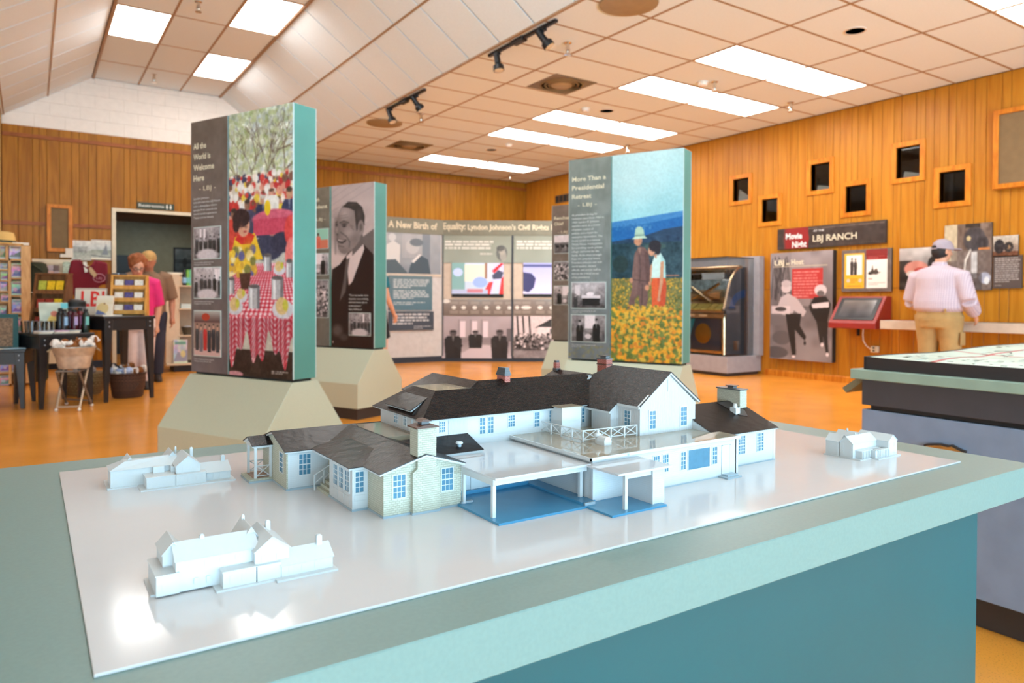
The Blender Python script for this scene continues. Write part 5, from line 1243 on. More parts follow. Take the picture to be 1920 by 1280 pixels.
for px0, px1 in ((829, 959), (963, 1094)):
    c = Cv(170, 70, (150,158,146)); c.grad(0,1,(150,156,142),(160,172,162)); c.noise(5,6); c.lines(.04,.74,.24,.11,3,.07,(236,236,230),.9,.95)
    if px0 == 829: c.lines(.55,.74,.66,.1,1,.05,(226,226,220),.8,1); c.ell(.86,.66,.085,.28,(112,120,118)); c.ell(.86,.58,.05,.15,(160,160,154)); c.ell(.88,.75,.05,.2,(186,184,176),.7); c.ell(.84,.5,.06,.1,(90,92,92),.8)
    xp('title_board', P2, px0, 438, px1, 493, c.mat('sage_title_print_%d' % px0), .014)
    if px0 == 829:
        c = Cv(170, 104, (190,206,226)); c.rect(0,0,.25,1,(130,170,170)); c.rect(.25,.05,.7,.6,(226,222,206)); c.ell(.12,.3,.1,.14,(190,206,240)); c.ell(.55,.62,.15,.18,(150,176,236)); c.rect(.68,0,.8,.6,(196,206,226)); c.rect(.64,0,.68,.5,(150,110,90))
        c.poly([(.8,0),(1,0),(1,.3),(.8,.5)], (206,202,236)); c.poly([(.78,.25),(.95,.0),(1,.02),(.82,.33)], (222,40,50)); c.poly([(.76,.6),(1,.2),(1,.45),(.8,1),(.62,1)], (206,206,240)); c.poly([(.6,1),(.72,.62),(.8,.6),(.74,1)], (220,60,66)); c.poly([(.92,1),(.96,.5),(1,.42),(1,1)], (226,50,54)); c.poly([(.78,.4),(.9,.22),(1,.3),(.96,.5),(.8,.52)], (70,70,96)); c.rect(0,.86,.7,1,(176,186,216)); c.rect(.3,.84,.6,.95,(206,90,96),.6)
    else:
        c = Cv(170, 104, (196,200,240)); c.grad(0,1,(170,176,230),(214,214,246)); c.rect(.0,.05,.9,.13,(96,100,150)); c.rect(.76,.1,.82,.5,(140,146,206)); c.poly([(0,.3),(.16,.34),(.24,.5),(.2,.8),(.1,.95),(0,.9)], (66,66,110)); c.rect(.85,.1,1,.8,(206,210,250))
    c.blur(2); mo, (l, b, w, h) = xp('video_screen', P2, px0+18, 493, px1-15, 551, c.mat('video_picture_%d' % px0, .2, glow=.4), .02)
    l, b, w, h = P2.rect(px0+18, 549.5, px1-15, 557); xb('speaker_slot', F2, l, l+w, b, b+h, 0, .014, M_BLACK)
    l0 = P2.at(px1+1.5, 550)[0]; xb('panel_joint', F2, l0-.018, l0+.018, .1, zt, 0, .018, M_XDARK)
    c = Cv(190, 46, (146,136,126)); c.grad(0,1,(150,144,140),(120,108,100)); c.ell(.55,0,.3,.5,(150,164,170),.5,.9)
    for k, (x_, w_) in enumerate([(.17,.035),(.31,.035),(.47,.035),(.64,.035),(.81,.035),(.97,.03)] if px0 == 829 else [(.05,.03),(.18,.075),(.38,.04),(.55,.04),(.72,.04),(.9,.04)]): c.ell(x_, .5, w_, .12, (236,236,232)); c.rect(x_-.06, .12, x_+.06, .3, (176,170,164), .6); c.rect(x_-.06, .68, x_+.06, .88, (170,160,150), .6)
    if px0 == 829: c.ell(.06,.12,.06,.13,(236,236,232))
    xp('timeline_print', P2, px0, 561, px1, 592, c.mat('timeline_print_%d' % px0), .014)
    if px0 == 829:
        c = Cv(190, 118, (170,160,164)); g = lambda v: (v, v*.95, v*.99); c.grad(0,.6,g(186),g(170)); c.noise(8,8)
        for x_ in (.26,.43,.59): c.rect(x_, .12, x_+.075, .5, g(236)); c.rect(x_-.03,.08,x_-.01,.6,g(140),.6)
        c.grad(.62,1,g(150),g(206)); c.poly([(.16,1),(.5,.68),(.8,.7),(.86,1)], g(214)); c.rect(.2,.5,.8,.62,g(120),.5)
        for x_, y_, h_, w_ in ((.16,.33,.7,.11),(.48,.34,.42,.09),(.83,.32,.7,.11)): c.person(x_, y_, h_, g(44), g(96), g(50), sx=w_)
        c.poly([(.22,.6),(.3,.7),(.26,.8),(.16,.7)], g(48)); c.poly([(.72,.62),(.76,.58),(.8,.75),(.7,.74)], g(50)); c.rect(.93,.3,1,.6,g(110)); c.blur(1); m_ = c.mat('meeting_print')
    else: m_ = bw_photo(40, 4, 190, 118).mat('church_print')
    xp('photo_print', P2, px0, 592.5, px1, 671, m_, .014)

# ------------------------------------------------------------------ jukebox in its glass case
M_MAUVE = pm('case_mauve_grey', S(158,154,158), .5); M_GLASS = glass('case_glass', (.94,.95,.95), 1.25)
t = thing('display_case', 'tall mauve grey display case with glass sides against the right wall', 'display case', (8.7, 7.6, 0))
def cb(name, x0,x1,y0,y1,z0,z1, mat): return adopt(MB().box(x0,x1,y0,y1,z0,z1).build(name, mat, bevel=.003), t)
cb('plinth', 8.34, 9.1, 6.90, 8.42, .05, .285, M_MAUVE); cb('kick_base', 8.37, 9.08, 6.94, 8.4, 0, .05, M_KICK); cb('back_panel', 8.98, 9.1, 6.86, 8.42, .285, 1.76, M_MAUVE); cb('top_edge', 8.36, 8.98, 8.36, 8.42, .285, 1.73, M_MAUVE)
for a in ((8.36,8.366,6.95,8.36,.285,1.73),(8.366,8.98,6.95,6.956,.285,1.73),(8.36,8.98,6.95,8.36,1.73,1.736)): cb('glass_pane', *a, M_GLASS)
M_JDARK = pm('jukebox_dark_side', S(66,66,72), .3); M_JBLUE = pm('jukebox_blue', S(34,70,120), .3); M_JGRILL = uvstripe('jukebox_grille', S(52,66,96), .012, 'u', .3, .6, .002, .3); M_JTEAL = pm('jukebox_light_blue', S(40,140,180), .3)
M_GOLD = pm('gold_medallion', S(150,112,50), .35, .6); M_CHROMEW = pm('warm_chrome', S(226,196,160), .2, 1.0); M_STRIP = pm('title_strip_cards', S(244,228,130), .6)
t = thing('jukebox', 'vintage jukebox with curved glass dome and chrome trim inside the display case', 'jukebox', (8.7, 7.65, .286))
ox, oy, oz = 8.7, 7.65, .286
def jb(name, b, mat, smooth=False, parent=None): 
    b.v = [(x-ox, y-oy, z-oz) for x, y, z in b.v]; return b.build(name, mat, parent or t, smooth)
ya, yb = 7.06, 8.26
prof = [(8.47,.30),(8.96,.30),(8.96,1.60),(8.86,1.60),(8.80,1.585),(8.70,1.52),(8.62,1.42),(8.55,1.27),(8.50,1.10),(8.46,.97),(8.44,.9),(8.46,.86)]
for y_ in (ya, yb-.03):
    s_ = jb('side_panel', MB().ext(prof, 'y', y_, y_+.03), M_JDARK)
    arc = [(8.93-.36*math.cos(a*PI/24)*1.0, .98+.28*math.sin(a*PI/24)) for a in range(13)]; arc2 = [(8.93-.25*math.cos(a*PI/24), .98+.17*math.sin(a*PI/24)) for a in range(12,-1,-1)]
    jb('blue_arc', MB().ext(arc+arc2, 'y', y_-.004, y_+.034), M_JBLUE, parent=s_)
    jb('chrome_vent', MB().box(8.66,8.78,y_-.006,y_+.036,.36,.5), M_CHROME, parent=s_)
jb('cabinet', MB().box(8.50,8.95,ya+.03,yb-.03,.30,.86).box(8.9,8.95,ya+.03,yb-.03,.86,1.58), M_JDARK)
jb('front_grille', MB().box(8.485,8.50,ya+.09,yb-.09,.36,.82), M_JGRILL)
jb('light_tube', MB().ext([(ya+.75,.36),(ya+.85,.36),(ya+.66,.82),(ya+.58,.82)],'x',8.478,8.486).ext([(yb-.2,.36),(yb-.1,.36),(yb-.13,.82),(yb-.22,.82)],'x',8.478,8.486), M_JTEAL)
jb('medallion', MB().tube([(8.484,ya+.42,.6),(8.474,ya+.42,.6),(8.466,ya+.42,.6)],[.155,.15,.1],28), M_GOLD, True)
jb('chrome_pilaster', MB().tube([(8.475,ya+.02,.30),(8.47,ya+.02,.86)],.035,12).tube([(8.475,yb-.02,.30),(8.47,yb-.02,.86)],.035,12), M_CHROMEW, True)
jb('chrome_band', MB().box(8.43,8.5,ya-.01,yb+.01,.84,.9).box(8.43,8.49,ya,yb,.915,.945).box(8.47,8.5,ya,yb,.31,.35), M_CHROMEW)
jb('selector_panel', MB().ext([(8.44,.945),(8.60,1.05),(8.62,1.03),(8.46,.925)],'y',ya+.03,yb-.03), M_CHROMEW)
b = MB()
for k in range(8): b.ext([(8.452,.965),(8.585,1.052),(8.59,1.047),(8.457,.96)],'y',ya+.07+.135*k,ya+.185+.135*k)
jb('title_cards', b, M_STRIP)
jb('button_row', MB().box(8.425,8.44,ya+.3,ya+.45,.86,.89).box(8.425,8.44,ya+.55,ya+.7,.86,.89), pm('bright_buttons', S(246,226,196), .3))
dome = [(8.46,.97),(8.50,1.10),(8.55,1.27),(8.62,1.42),(8.70,1.52),(8.80,1.585),(8.86,1.60)]
b = MB(); 
for p_, q_ in zip(dome[:-1], dome[1:]): b.ext([p_, q_, (q_[0]+.004,q_[1]-.004), (p_[0]+.004,p_[1]-.004)], 'y', ya+.03, yb-.03)
jb('glass_dome', b, M_GLASS)
for y_ in (ya+.01, yb-.01): jb('dome_trim', MB().tube([(p_[0]-.008, y_, p_[1]) for p_ in dome], .02, 10), M_CHROMEW, True)
jb('top_trim', MB().tube([(8.80,ya,1.60),(8.80,yb,1.60)],.03,10), M_CHROMEW, True)
jb('record_rack', MB().cyl((8.76,ya+.25,1.16),(8.76,yb-.35,1.16),.11,n=20), M_CHROMEW); jb('tone_arm', MB().tube([(8.6,ya+.22,1.35),(8.62,ya+.5,1.22),(8.58,ya+.75,1.12)],.025,8).tube([(8.58,ya+.35,1.08),(8.6,ya+.75,1.3)],.03,8), M_CHROMEW, True)
jb('dome_brightener', MB().box(8.885,8.9,ya+.03,yb-.03,.95,1.57).box(8.62,8.9,ya+.03,yb-.03,.93,.95), pm('jukebox_bright_interior', S(206,186,160), .3, var=.2, vscale=6))  # pale panel and floor added to brighten the dark dome
jb('back_card', MB().box(8.87,8.884,ya+.1,yb-.1,1.15,1.5), pm('jukebox_back_print', S(120,140,150), .5, var=.4, vscale=14))

# ------------------------------------------------------------------ right wall graphics
PR = Plane(FR_RIGHT(8.0, 0, XR))
def wallboard(name, px, label, mat, tt=.03, side=None, rect=None, cat='poster', group=None):
    l, b, w, h = rect or PR.rect(*px)
    t = thing(name, label, cat, (XR, 8.0-l, b), 0, group)
    o = board('print', PR.fr, w, h, tt, mat, side or M_REVEAL, None, l, b, .003); o.parent = t; o.matrix_parent_inverse = t.matrix_basis.inverted()
    return t, (l, b, w, h)
def wtext(t, r, s_, fx, fy, h, mat, width, z, bold=.02, shear=0): 
    l, b, w, hh = r; adopt(text(s_, PR.fr, l+w*fx, b+hh*(1-fy), h, mat, None, width=w*width, bold=bold, z=z+.003, shear=shear), t)
c = Cv(300, 60, (66,56,52)); c.noise(10, 30); 
for k in range(50): c.rect(.31+.0136*k, .06, .316+.0136*k, .14, (150,130,116), .8); c.rect(.005+.0198*k, .88, .012+.0198*k, .94, (110,96,88), .6)
c.ell(.19,.52,.13,.62,(150,44,44),1,.05); c.rect(.07,.0,.31,1,(146,42,42),.85); c.rect(.06,0,.08,1,(100,60,56),.6)
t, r = wallboard('exhibit_sign', None, 'long dark film strip sign reading Movie Night at the LBJ Ranch', c.mat('movie_sign_print'), .03, M_KICK, (1.382, 1.84, 1.605, .298), 'sign')
W = M_WTXT
wtext(t, r, 'Movie', .085, .52, .085, W, .165, .031, .05); wtext(t, r, 'Night', .15, .93, .085, W, .145, .031, .05); wtext(t, r, 'AT THE', .36, .26, .026, W, .1, .031); wtext(t, r, 'LBJ RANCH', .355, .72, .088, M_CRTXT, .40, .031, .015)
c = Cv(210, 330, (120,108,106)); c.rng = np.random.RandomState(33); g = lambda v: (v, v*.93, v*.94)
c.grad(0,.5,g(150),g(120)); c.grad(.5,1,g(110),g(142)); c.noise(16,8); c.rect(.35,.0,.66,.5,g(160),.6)
for k in range(26): x_ = .02+.3*c.rng.rand(); c.line([(x_,.03+.1*c.rng.rand()),(x_+.06*c.rng.randn(),.35+.1*c.rng.rand())], .006, g(70), .8)
c.ell(.1,.94,.22,.06,g(96)); c.ell(.2,.8,.17,.07,g(104)); c.ell(.12,.64,.2,.05,g(120))
c.rect(.36,.155,.85,.43,(186,62,60)); c.lines(.39,.8,.18,.028,9,.014,(220,150,146),.8); c.rect(.36,.268,.85,.274,(206,110,106))
c.ell(.27,.33,.09,.05,g(206)); c.ell(.27,.29,.09,.035,g(190)); c.poly([(.12,.52),(.18,.42),(.3,.38),(.45,.43),(.6,.55),(.55,.6),(.4,.54),(.36,.6),(.2,.58)], g(196)); c.poly([(.26,.57),(.52,.57),(.5,.68),(.6,.78),(.58,.82),(.42,.72),(.44,.95),(.38,.96),(.3,.72)], g(46)); c.rect(.02,.5,.34,.575,g(214)); c.ell(.18,.53,.1,.022,g(80)); c.ell(.4,.97,.03,.012,g(236)); c.ell(.58,.84,.02,.02,g(40))
c.ell(.82,.355,.1,.055,g(216)); c.ell(.82,.385,.06,.03,g(110)); c.poly([(.64,.5),(.72,.42),(.9,.41),(.98,.48),(.94,.6),(.92,.66),(.78,.66),(.66,.54)], g(44)); c.poly([(.68,.48),(.8,.47),(.95,.46),(.95,.51),(.7,.52)], g(226)); c.poly([(.76,.64),(.94,.64),(.93,.76),(.95,.92),(.91,.92),(.86,.76),(.87,.84),(.82,.84)], g(48)); c.ell(.85,.845,.025,.02,g(236)); c.ell(.93,.93,.025,.02,g(230)); c.rect(.05,.128,.92,.132,(206,190,160)); c.blur(1)
t, r = wallboard('exhibit_poster', None, 'tall monochrome poster titled LBJ as Host with two running figures', c.mat('host_poster_print'), .09, M_REVEAL, (8.0-6.69, .262, .985, 1.525))
wtext(t, r, 'LBJ', .07, .115, .075, M_CRTXT, .16, .091, .03); wtext(t, r, 'as', .26, .115, .045, M_CRTXT, .06, .091); wtext(t, r, 'Host', .35, .115, .075, M_CRTXT, .2, .091, .03)
t, r = wallboard('poster_board', None, 'grey board with a yellow edged film poster and a red banded one', pm('poster_board_grey', S(112,98,92), .6, var=.15), .025, None, (2.385, 1.222, .675, .553), 'poster')
l, b, w, h = r
c = Cv(110, 150, (244,232,220)); c.rect(0,0,1,1,(240,182,56)); c.rect(.1,.05,.9,.62,(246,238,230)); c.person(.38,.12,.5,(60,52,52),(90,76,70),(50,46,46),sx=.075); c.person(.56,.14,.48,(66,60,58),(120,100,90),(50,46,46),sx=.075); c.rect(.33,.55,.4,.61,(60,52,52)); c.ell(.2,.78,.09,.055,(206,196,180)); c.ell(.8,.78,.09,.055,(206,196,180)); c.lines(.32,.7,.72,.05,3,.025,(200,120,50)); c.rect(.14,.93,.86,.95,(200,140,60))
q = board('film_poster', PR.fr, .275, .46, .004, c.mat('yellow_film_poster'), M_EDGE, t, l+.04, b+.045, .028)
c = Cv(110, 150, (246,238,232)); c.rect(0,0,1,.2,(150,44,44)); c.lines(.08,.92,.04,.05,3,.03,(206,120,116)); c.poly([(.05,.6),(.2,.55),(.3,.4),(.36,.5),(.5,.45),(.6,.56),(.72,.55),(.5,.62)], (84,76,70)); c.ell(.2,.58,.12,.05,(70,64,60)); c.line([(.3,.38),(.32,.6)], .015, (70,64,60)); c.lines(.1,.5,.72,.05,1,.035,(206,110,90)); c.lines(.1,.95,.84,.05,2,.025,(206,170,160))
q = board('film_poster', PR.fr, .275, .46, .004, c.mat('red_band_film_poster'), M_EDGE, t, l+.345, b+.045, .028)
q = board('red_band', PR.fr, .285, .085, .003, pm('red_band', S(140,42,40), .5), M_EDGE, t, l+.34, b+.46, .033)
def photo_cv(k):
    c = Cv(130, 130, (150,130,116)); c.rng = np.random.RandomState(50+k)
    if k == 0: c.grad(0,1,(206,200,196),(60,50,46)); c.rect(0,.3,.3,1,(50,42,38)); c.ell(.4,.5,.3,.2,(196,130,116)); c.ell(.5,.56,.16,.1,(176,70,60)); c.ell(.3,.62,.14,.08,(206,196,190)); c.ell(.9,.4,.25,.25,(46,40,38)); c.noise(18,8)
    if k == 1: c.rect(0,0,1,1,(120,100,88)); c.noise(20,6); c.rect(0,0,.28,.55,(196,180,150)); c.ell(.64,.24,.24,.2,(74,68,70)); c.ell(.52,.22,.05,.04,(196,176,130)); c.ell(.8,.3,.14,.12,(64,58,60)); c.rect(.45,0,.75,.06,(60,50,44)); c.rect(.15,.4,1,1,(120,108,104),.6); c.rect(.58,.42,.7,.82,(196,192,190)); c.line([(.56,.4),(.46,.55),(.44,.7)], .02, (214,206,196)); c.ell(.5,.8,.13,.12,(150,140,136)); c.ell(.86,.82,.13,.09,(176,176,190)); c.ell(.9,.86,.06,.06,(220,220,220)); c.rect(.72,.37,.96,.4,(206,130,70)); c.rect(.55,.75,.8,1,(70,62,62),.6); c.noise(14,20)
    if k == 2: c.grad(0,.5,(196,188,176),(170,150,130)); c.rect(0,.75,1,1,(110,70,50)); c.ell(.25,.5,.22,.36,(46,42,44)); c.ell(.62,.55,.2,.26,(60,54,52)); c.ell(.62,.55,.08,.1,(150,120,90)); c.rect(.2,.4,.6,.6,(56,50,50)); c.noise(16,14)
    if k == 3: c.rect(0,0,1,1,(92,78,72)); c.lines(.06,.94,.06,.065,12,.034,(206,196,190),.8); c.lines(.06,.5,.9,.05,1,.025,(176,166,160))
    c.blur(1); return c
wallboard('wall_photo', None, 'photograph on the oak wall half hidden behind the man in the checked shirt', photo_cv(0).mat('wall_photo_one'), .02, None, (3.154, 1.243, .52, .511), 'photograph')
wallboard('wall_photo', None, 'tall photograph of a film projector on the oak wall, beside the man\'s cap', photo_cv(1).mat('wall_photo_two'), .02, None, (3.69, 1.229, .513, .771), 'photograph')
wallboard('wall_photo', None, 'small photograph of film reels on the oak wall', photo_cv(2).mat('wall_photo_three'), .02, None, (4.214, 1.60, .253, .235), 'photograph')
wallboard('text_panel', None, 'small brown panel of text below the film reel photograph', photo_cv(3).mat('wall_text_panel'), .02, None, (4.217, 1.246, .29, .367), 'sign')
# kiosk
M_RED = pm('kiosk_red', S(150,44,38), .4)
t = thing('touch_screen_kiosk', 'red wedge shaped touch screen kiosk mounted on the oak wall', 'kiosk', (XR, 5.26, .745))
prof = [(8.74,.745),(XR,.745),(XR,1.16),(9.0,1.16),(8.74,.815)]
adopt(MB().ext(prof,'y',4.95,5.585).build('housing', M_RED, bevel=.006), t)
sl = (Vector((9.0,0,1.16))-Vector((8.74,0,.815))); nrm = Vector((-sl.z,0,sl.x)).normalized()
fk = frame((8.74,5.585,.815), (0,-1,0), nrm)
adopt(MB().box(.05,.59,.05,.40,.001,.008).build('bezel', M_BLACK, mtx=fk), t)
c = Cv(120, 80, (92,88,88)); c.grad(0,1,(120,112,108),(70,72,78)); c.noise(10,5)
adopt(board('screen', fk, .44, .27, .002, c.mat('kiosk_screen', .12), M_BLACK, None, .10, .09, .008), t)
adopt(MB().box(9.06,9.10,5.36,5.38,.64,.745).build('bracket', M_DARK), t)
t = thing('wall_outlet', 'cream outlet box on the oak wall below the red kiosk', 'outlet', (XR-.02, 5.147, .475))
MB().box(-.035,.02,-.045,.045,-.04,.04).build('box', M_CREAM, t, bevel=.004); MB().box(-.037,-.034,-.015,.015,-.028,-.008).box(-.037,-.034,-.015,.015,.008,.028).build('socket', M_DARK, t)
t = MB().tube([(9.08,5.30,.742),(9.085,5.31,.66),(9.08,5.30,.58),(9.075,5.26,.52),(9.07,5.21,.485),(9.068,5.19,.478)], .008, 8).build('power_cable', M_WHITEP, smooth=True); tag(t, 'white cable curving from the red kiosk down to the outlet box', 'cable')
# ledge with printed top
t = thing('reading_ledge', 'long cream wall ledge with a printed top where the man stands', 'shelf', (XR, 3.2, .81))
adopt(MB().box(8.67,9.10,1.2,4.85,.757,.862).build('ledge_body', pm('ledge_cream', S(206,190,172), .5), bevel=.004), t)
c = Cv(420, 60, (90,74,66)); c.rng = np.random.RandomState(77); c.noise(30,30); c.rect(0,0,.09,1,(180,90,70)); c.dots(200,.1,0,1,1,.012,[(40,34,32),(150,130,120),(206,196,186),(90,70,60)],.8); c.rect(0,.0,1,.1,(196,180,160))
adopt(board('ledge_print', frame((8.70,4.79,.862),(0,-1,0),(0,0,1)), 3.5, .38, .002, c.mat('ledge_print', .3), M_EDGE), t)

# ------------------------------------------------------------------ relief map table
M_SLATE = pm('slate_laminate', S(132,146,170), .4); M_CHAR = pm('charcoal_laminate', S(68,66,72), .45)
t = thing('map_table', 'relief map table with slate body, dark band and sage top edge', 'table', (3.25, .75, 0))
def tb_(name, x0,x1,y0,y1,z0,z1, mat, bev=.002): return adopt(MB().box(x0,x1,y0,y1,z0,z1).build(name, mat, bevel=bev), t)
tb_('kick_base', 2.63, 3.9, .0, 1.48, 0, .106, M_KICK); tb_('body', 2.591, 3.95, -.05, 1.515, .106, .682, M_SLATE); tb_('reveal', 2.606, 3.93, -.03, 1.49, .682, .699, M_BLACK); tb_('upper_band', 2.591, 3.95, -.05, 1.516, .699, .796, M_CHAR); tb_('top_edge', 2.561, 3.98, -.09, 1.545, .796, .832, pm('map_table_sage', S(148,168,152), .4))
b = MB(); n = 40; Rr = random.Random(4)
def th_(i, j):
    x, y = i/n, j/n; z = .884 + .012*math.sin(3*x+1)*math.cos(4*y) + .016*max(0, math.sin(2.2*x+.8)*math.sin(3*y+.3)) + .006*math.sin(11*x)*math.sin(9*y)
    return z - .03*(1-y)*(1-x)
g_ = [[(2.60+1.34*i/n, -.04+1.545*j/n, th_(i, j)) for j in range(n+1)] for i in range(n+1)]
for i in range(n):
    for j in range(n): b.add([g_[i][j], g_[i+1][j], g_[i+1][j+1], g_[i][j+1]], [(0,1,2,3)])
c = Cv(300, 300, (206,220,206)); c.rng = np.random.RandomState(9); c.noise(12,10); c.noise(8,30)
c.line([(0,.55),(.2,.42),(.45,.5),(.7,.42),(1,.5)], .03, (176,206,226)); c.line([(.1,.35),(.3,.25),(.6,.3),(.9,.2)], .02, (120,150,150),.7); c.rect(.15,.55,.6,.75,(150,176,170),.6); c.line([(0,.15),(.5,.1),(1,.2)], .006, (196,90,90)); c.line([(.15,.9),(.3,.5),(.5,.0)], .006, (196,90,90)); c.line([(.05,.7),(.6,.62),(1,.7)], .006, (236,236,226))
me = b.mesh('terrain', c.mat('terrain_print', .5), smooth=True, uv=False); uvl = me.uv_layers.new(name='uv')
for l_ in me.loops: co = me.vertices[l_.vertex_index].co; uvl.data[l_.index].uv = ((co.x-2.6)/1.34, (co.y+.04)/1.545)
adopt(put(me, 'terrain'), t)
b = MB()
for k in range(n): b.add([(2.594,-.04+1.545*k/n,.832),(2.602,-.04+1.545*k/n,.832),(2.602,-.04+1.545*(k+1)/n,.832),(2.594,-.04+1.545*(k+1)/n,.832)] + [(2.594,-.04+1.545*k/n,th_(0,k)+.002),(2.602,-.04+1.545*k/n,th_(0,k)+.002),(2.602,-.04+1.545*(k+1)/n,th_(0,k+1)+.002),(2.594,-.04+1.545*(k+1)/n,th_(0,k+1)+.002)], [(0,3,2,1),(4,5,6,7),(0,1,5,4),(2,3,7,6),(0,4,7,3),(1,2,6,5)])
adopt(b.build('map_rim', pm('map_rim_black', S(44,36,36), .5)), t)
b = MB()
for k in range(n): b.add([(2.594+1.35*k/n,1.503,.832),(2.594+1.35*(k+1)/n,1.503,.832),(2.594+1.35*(k+1)/n,1.511,.832),(2.594+1.35*k/n,1.511,.832)] + [(2.594+1.35*k/n,1.503,th_(k,n)+.002),(2.594+1.35*(k+1)/n,1.503,th_(k+1,n)+.002),(2.594+1.35*(k+1)/n,1.511,th_(k+1,n)+.002),(2.594+1.35*k/n,1.511,th_(k,n)+.002)], [(0,3,2,1),(4,5,6,7),(0,1,5,4),(2,3,7,6),(0,4,7,3),(1,2,6,5)])
adopt(b.build('map_rim', MATS['map_rim_black']), t)
adopt(MB().ext([(1.516,.785),(1.585,.735),(1.60,.752),(1.53,.803)],'x',2.60,3.2).build('tilted_label_rail', pm('olive_rail', S(120,112,86), .5)), t)
def plaque():
    pts = []
    xm = 2.589
    for px, py in ((1737,836),(1742,834.5),(1755,834.2),(1766,834),(1773,836),(1780,837.5),(1787,836.5),(1795,841),(1803,845),(1811,848)):
        p = hit(px, py, (xm,0,0), (1,0,0)); pts.append((p.y, p.z))
    lo = min(p[1] for p in pts)-.13; y0, y1 = pts[0][0], pts[-1][0]
    for k in range(1, 9): f = k/9; pts.append((y1+(y0-y1)*f+.006*math.sin(k*4), lo-.03*math.sin(f*PI)+.008*math.cos(k*3)))
    t = thing('rough_edged_plaque', 'brown rough edged wooden plaque fixed to the slate side of the map table', 'plaque', (xm-.008, (y0+y1)/2, lo))
    adopt(MB().ext(pts, 'x', xm-.001, xm-.02).build('wood_slab', wood('plaque_wood', S(190,128,62), S(150,92,40), .5, (8,8,8))), t)
    q = [( (a-(y0+y1)/2)*1.06+(y0+y1)/2, (b-lo)*1.04+lo+.001) for a, b in pts]
    adopt(MB().ext(q, 'x', xm-.0005, xm-.011).build('bark_edge', M_KICK), t)
plaque()
# ------------------------------------------------------------------ gift shop corner
M_OAKL = wood('light_oak', S(226,176,116), S(202,146,88), .45, (20,20,4)); M_WALN = wood('walnut_rack', S(140,92,56), S(104,64,38), .45, (14,14,5)); M_YOAK = wood('honey_oak_rack', S(224,166,84), S(196,132,58), .45, (14,14,5))
M_TBL = pm('black_table_paint', S(38,36,38), .28); M_STEEL = pm('steel_bolt', S(170,176,186), .3, .9)
def small_print(k, w=60, h=80, base=None):
    c = Cv(w, h); r_ = np.random.RandomState(200+k); c.rng = r_
    base = base or tuple(150+90*r_.rand(3)); c.a[:] = base; c.grad(0,.45,tuple(180+60*r_.rand(3)),base); c.noise(26,5,mono=False); c.rect(.1,.08,.9,.2,tuple(60+120*r_.rand(3)),.7)
    c.poly([(.0,.9),(.3,.45+.2*r_.rand()),(.6,.6),(1,.4),(1,.9)], tuple(60+130*r_.rand(3)), .8); c.ell(.3+.4*r_.rand(),.6,.2,.15,tuple(120+120*r_.rand(3)),.8); c.rect(0,.93,1,1,tuple(200+50*r_.rand(3)))
    return c.mat('shop_print_%d' % k, .4)
SPR = [small_print(k) for k in range(10)]
def table(label, a, b_, h, depth):
    """a, b_: floor points of the two front legs' outer corners"""
    a = Vector(a); b_ = Vector(b_); d = (b_-a); L = d.length; ang = math.atan2(d.y, d.x)
    t = thing('display_stand_table', label, 'table', (a.x, a.y, 0), ang, 'black shop tables')
    MB().box(-.012, L+.012, -.012, depth+.012, h-.03, h).build('table_top', M_TBL, t, bevel=.004)
    MB().box(.03, L-.03, .008, .03, h-.15, h-.03).box(.03, L-.03, depth-.03, depth-.008, h-.15, h-.03).box(.008, .03, .03, depth-.03, h-.15, h-.03).box(L-.03, L-.008, .03, depth-.03, h-.15, h-.03).build('apron', M_TBL, t)
    for sx in (0, 1):
        for sy in (0, 1):
            x0 = 0 if sx == 0 else L; y0 = 0 if sy == 0 else depth; s_ = 1 if sx == 0 else -1; q = 1 if sy == 0 else -1
            m_ = MB(); top, bot = .085, .034
            m_.add([(x0,y0,0),(x0+s_*bot,y0,0),(x0+s_*bot,y0+q*bot,0),(x0,y0+q*bot,0),(x0,y0,h-.03),(x0+s_*top,y0,h-.03),(x0+s_*top,y0+q*top,h-.03),(x0,y0+q*top,h-.03)], [(0,3,2,1),(4,5,6,7),(0,1,5,4),(1,2,6,5),(2,3,7,6),(3,0,4,7)])
            lg = m_.build('leg', M_TBL, t, bevel=.003)
            if sy == 0:
                for dz in (.06, .11): MB().lathe([(.007,0),(.007,.004),(0,.006)], n=8).build('bolt', M_STEEL, lg, mtx=Matrix.Translation((x0+s_*.045, -.001, h-dz)) @ Matrix.Rotation(PI/2, 4, 'X'))
    return t, ang
A1, B1_ = onz(197,755,0), onz(289,745,0)
t1, ang1 = table('tallest black shop table, carrying the honey oak card rack', A1, B1_, .90, .62)
A2, B2_ = onz(75,768,0), onz(175,757.4,0)
t2, ang2 = table('black shop table carrying drinking glasses and dark bottles', A2, B2_, .735, .66)
B3 = onz(46,766,0)
t3, ang3 = table('lowest black shop table, cut by the picture\'s left edge', (B3.x-.6, B3.y+.10, 0), B3, .585, .6)
H1, H2, H3 = .901, .736, .586
def onT(n, f, g):
    """world point on table n at fractions along its front and its depth (metres)"""
    A, B, z = ((A1,B1_,H1),(A2,B2_,H2))[n-1]; d = (B-A).normalized(); return Vector((A.x+d.x*f-d.y*g, A.y+d.y*f+d.x*g, z))
def onTP(n, px, g):
    """point on table n, g metres behind its front edge, seen at picture column px"""
    A, B, z = ((A1,B1_,H1),(A2,B2_,H2))[n-1]; d = (B-A).normalized(); nn = Vector((-d.y, d.x, 0)); p = hit(px, 600, A+nn*g, nn); return Vector((p.x, p.y, z))
def loc_of(px, py, z): p = onz(px, py, z); return p
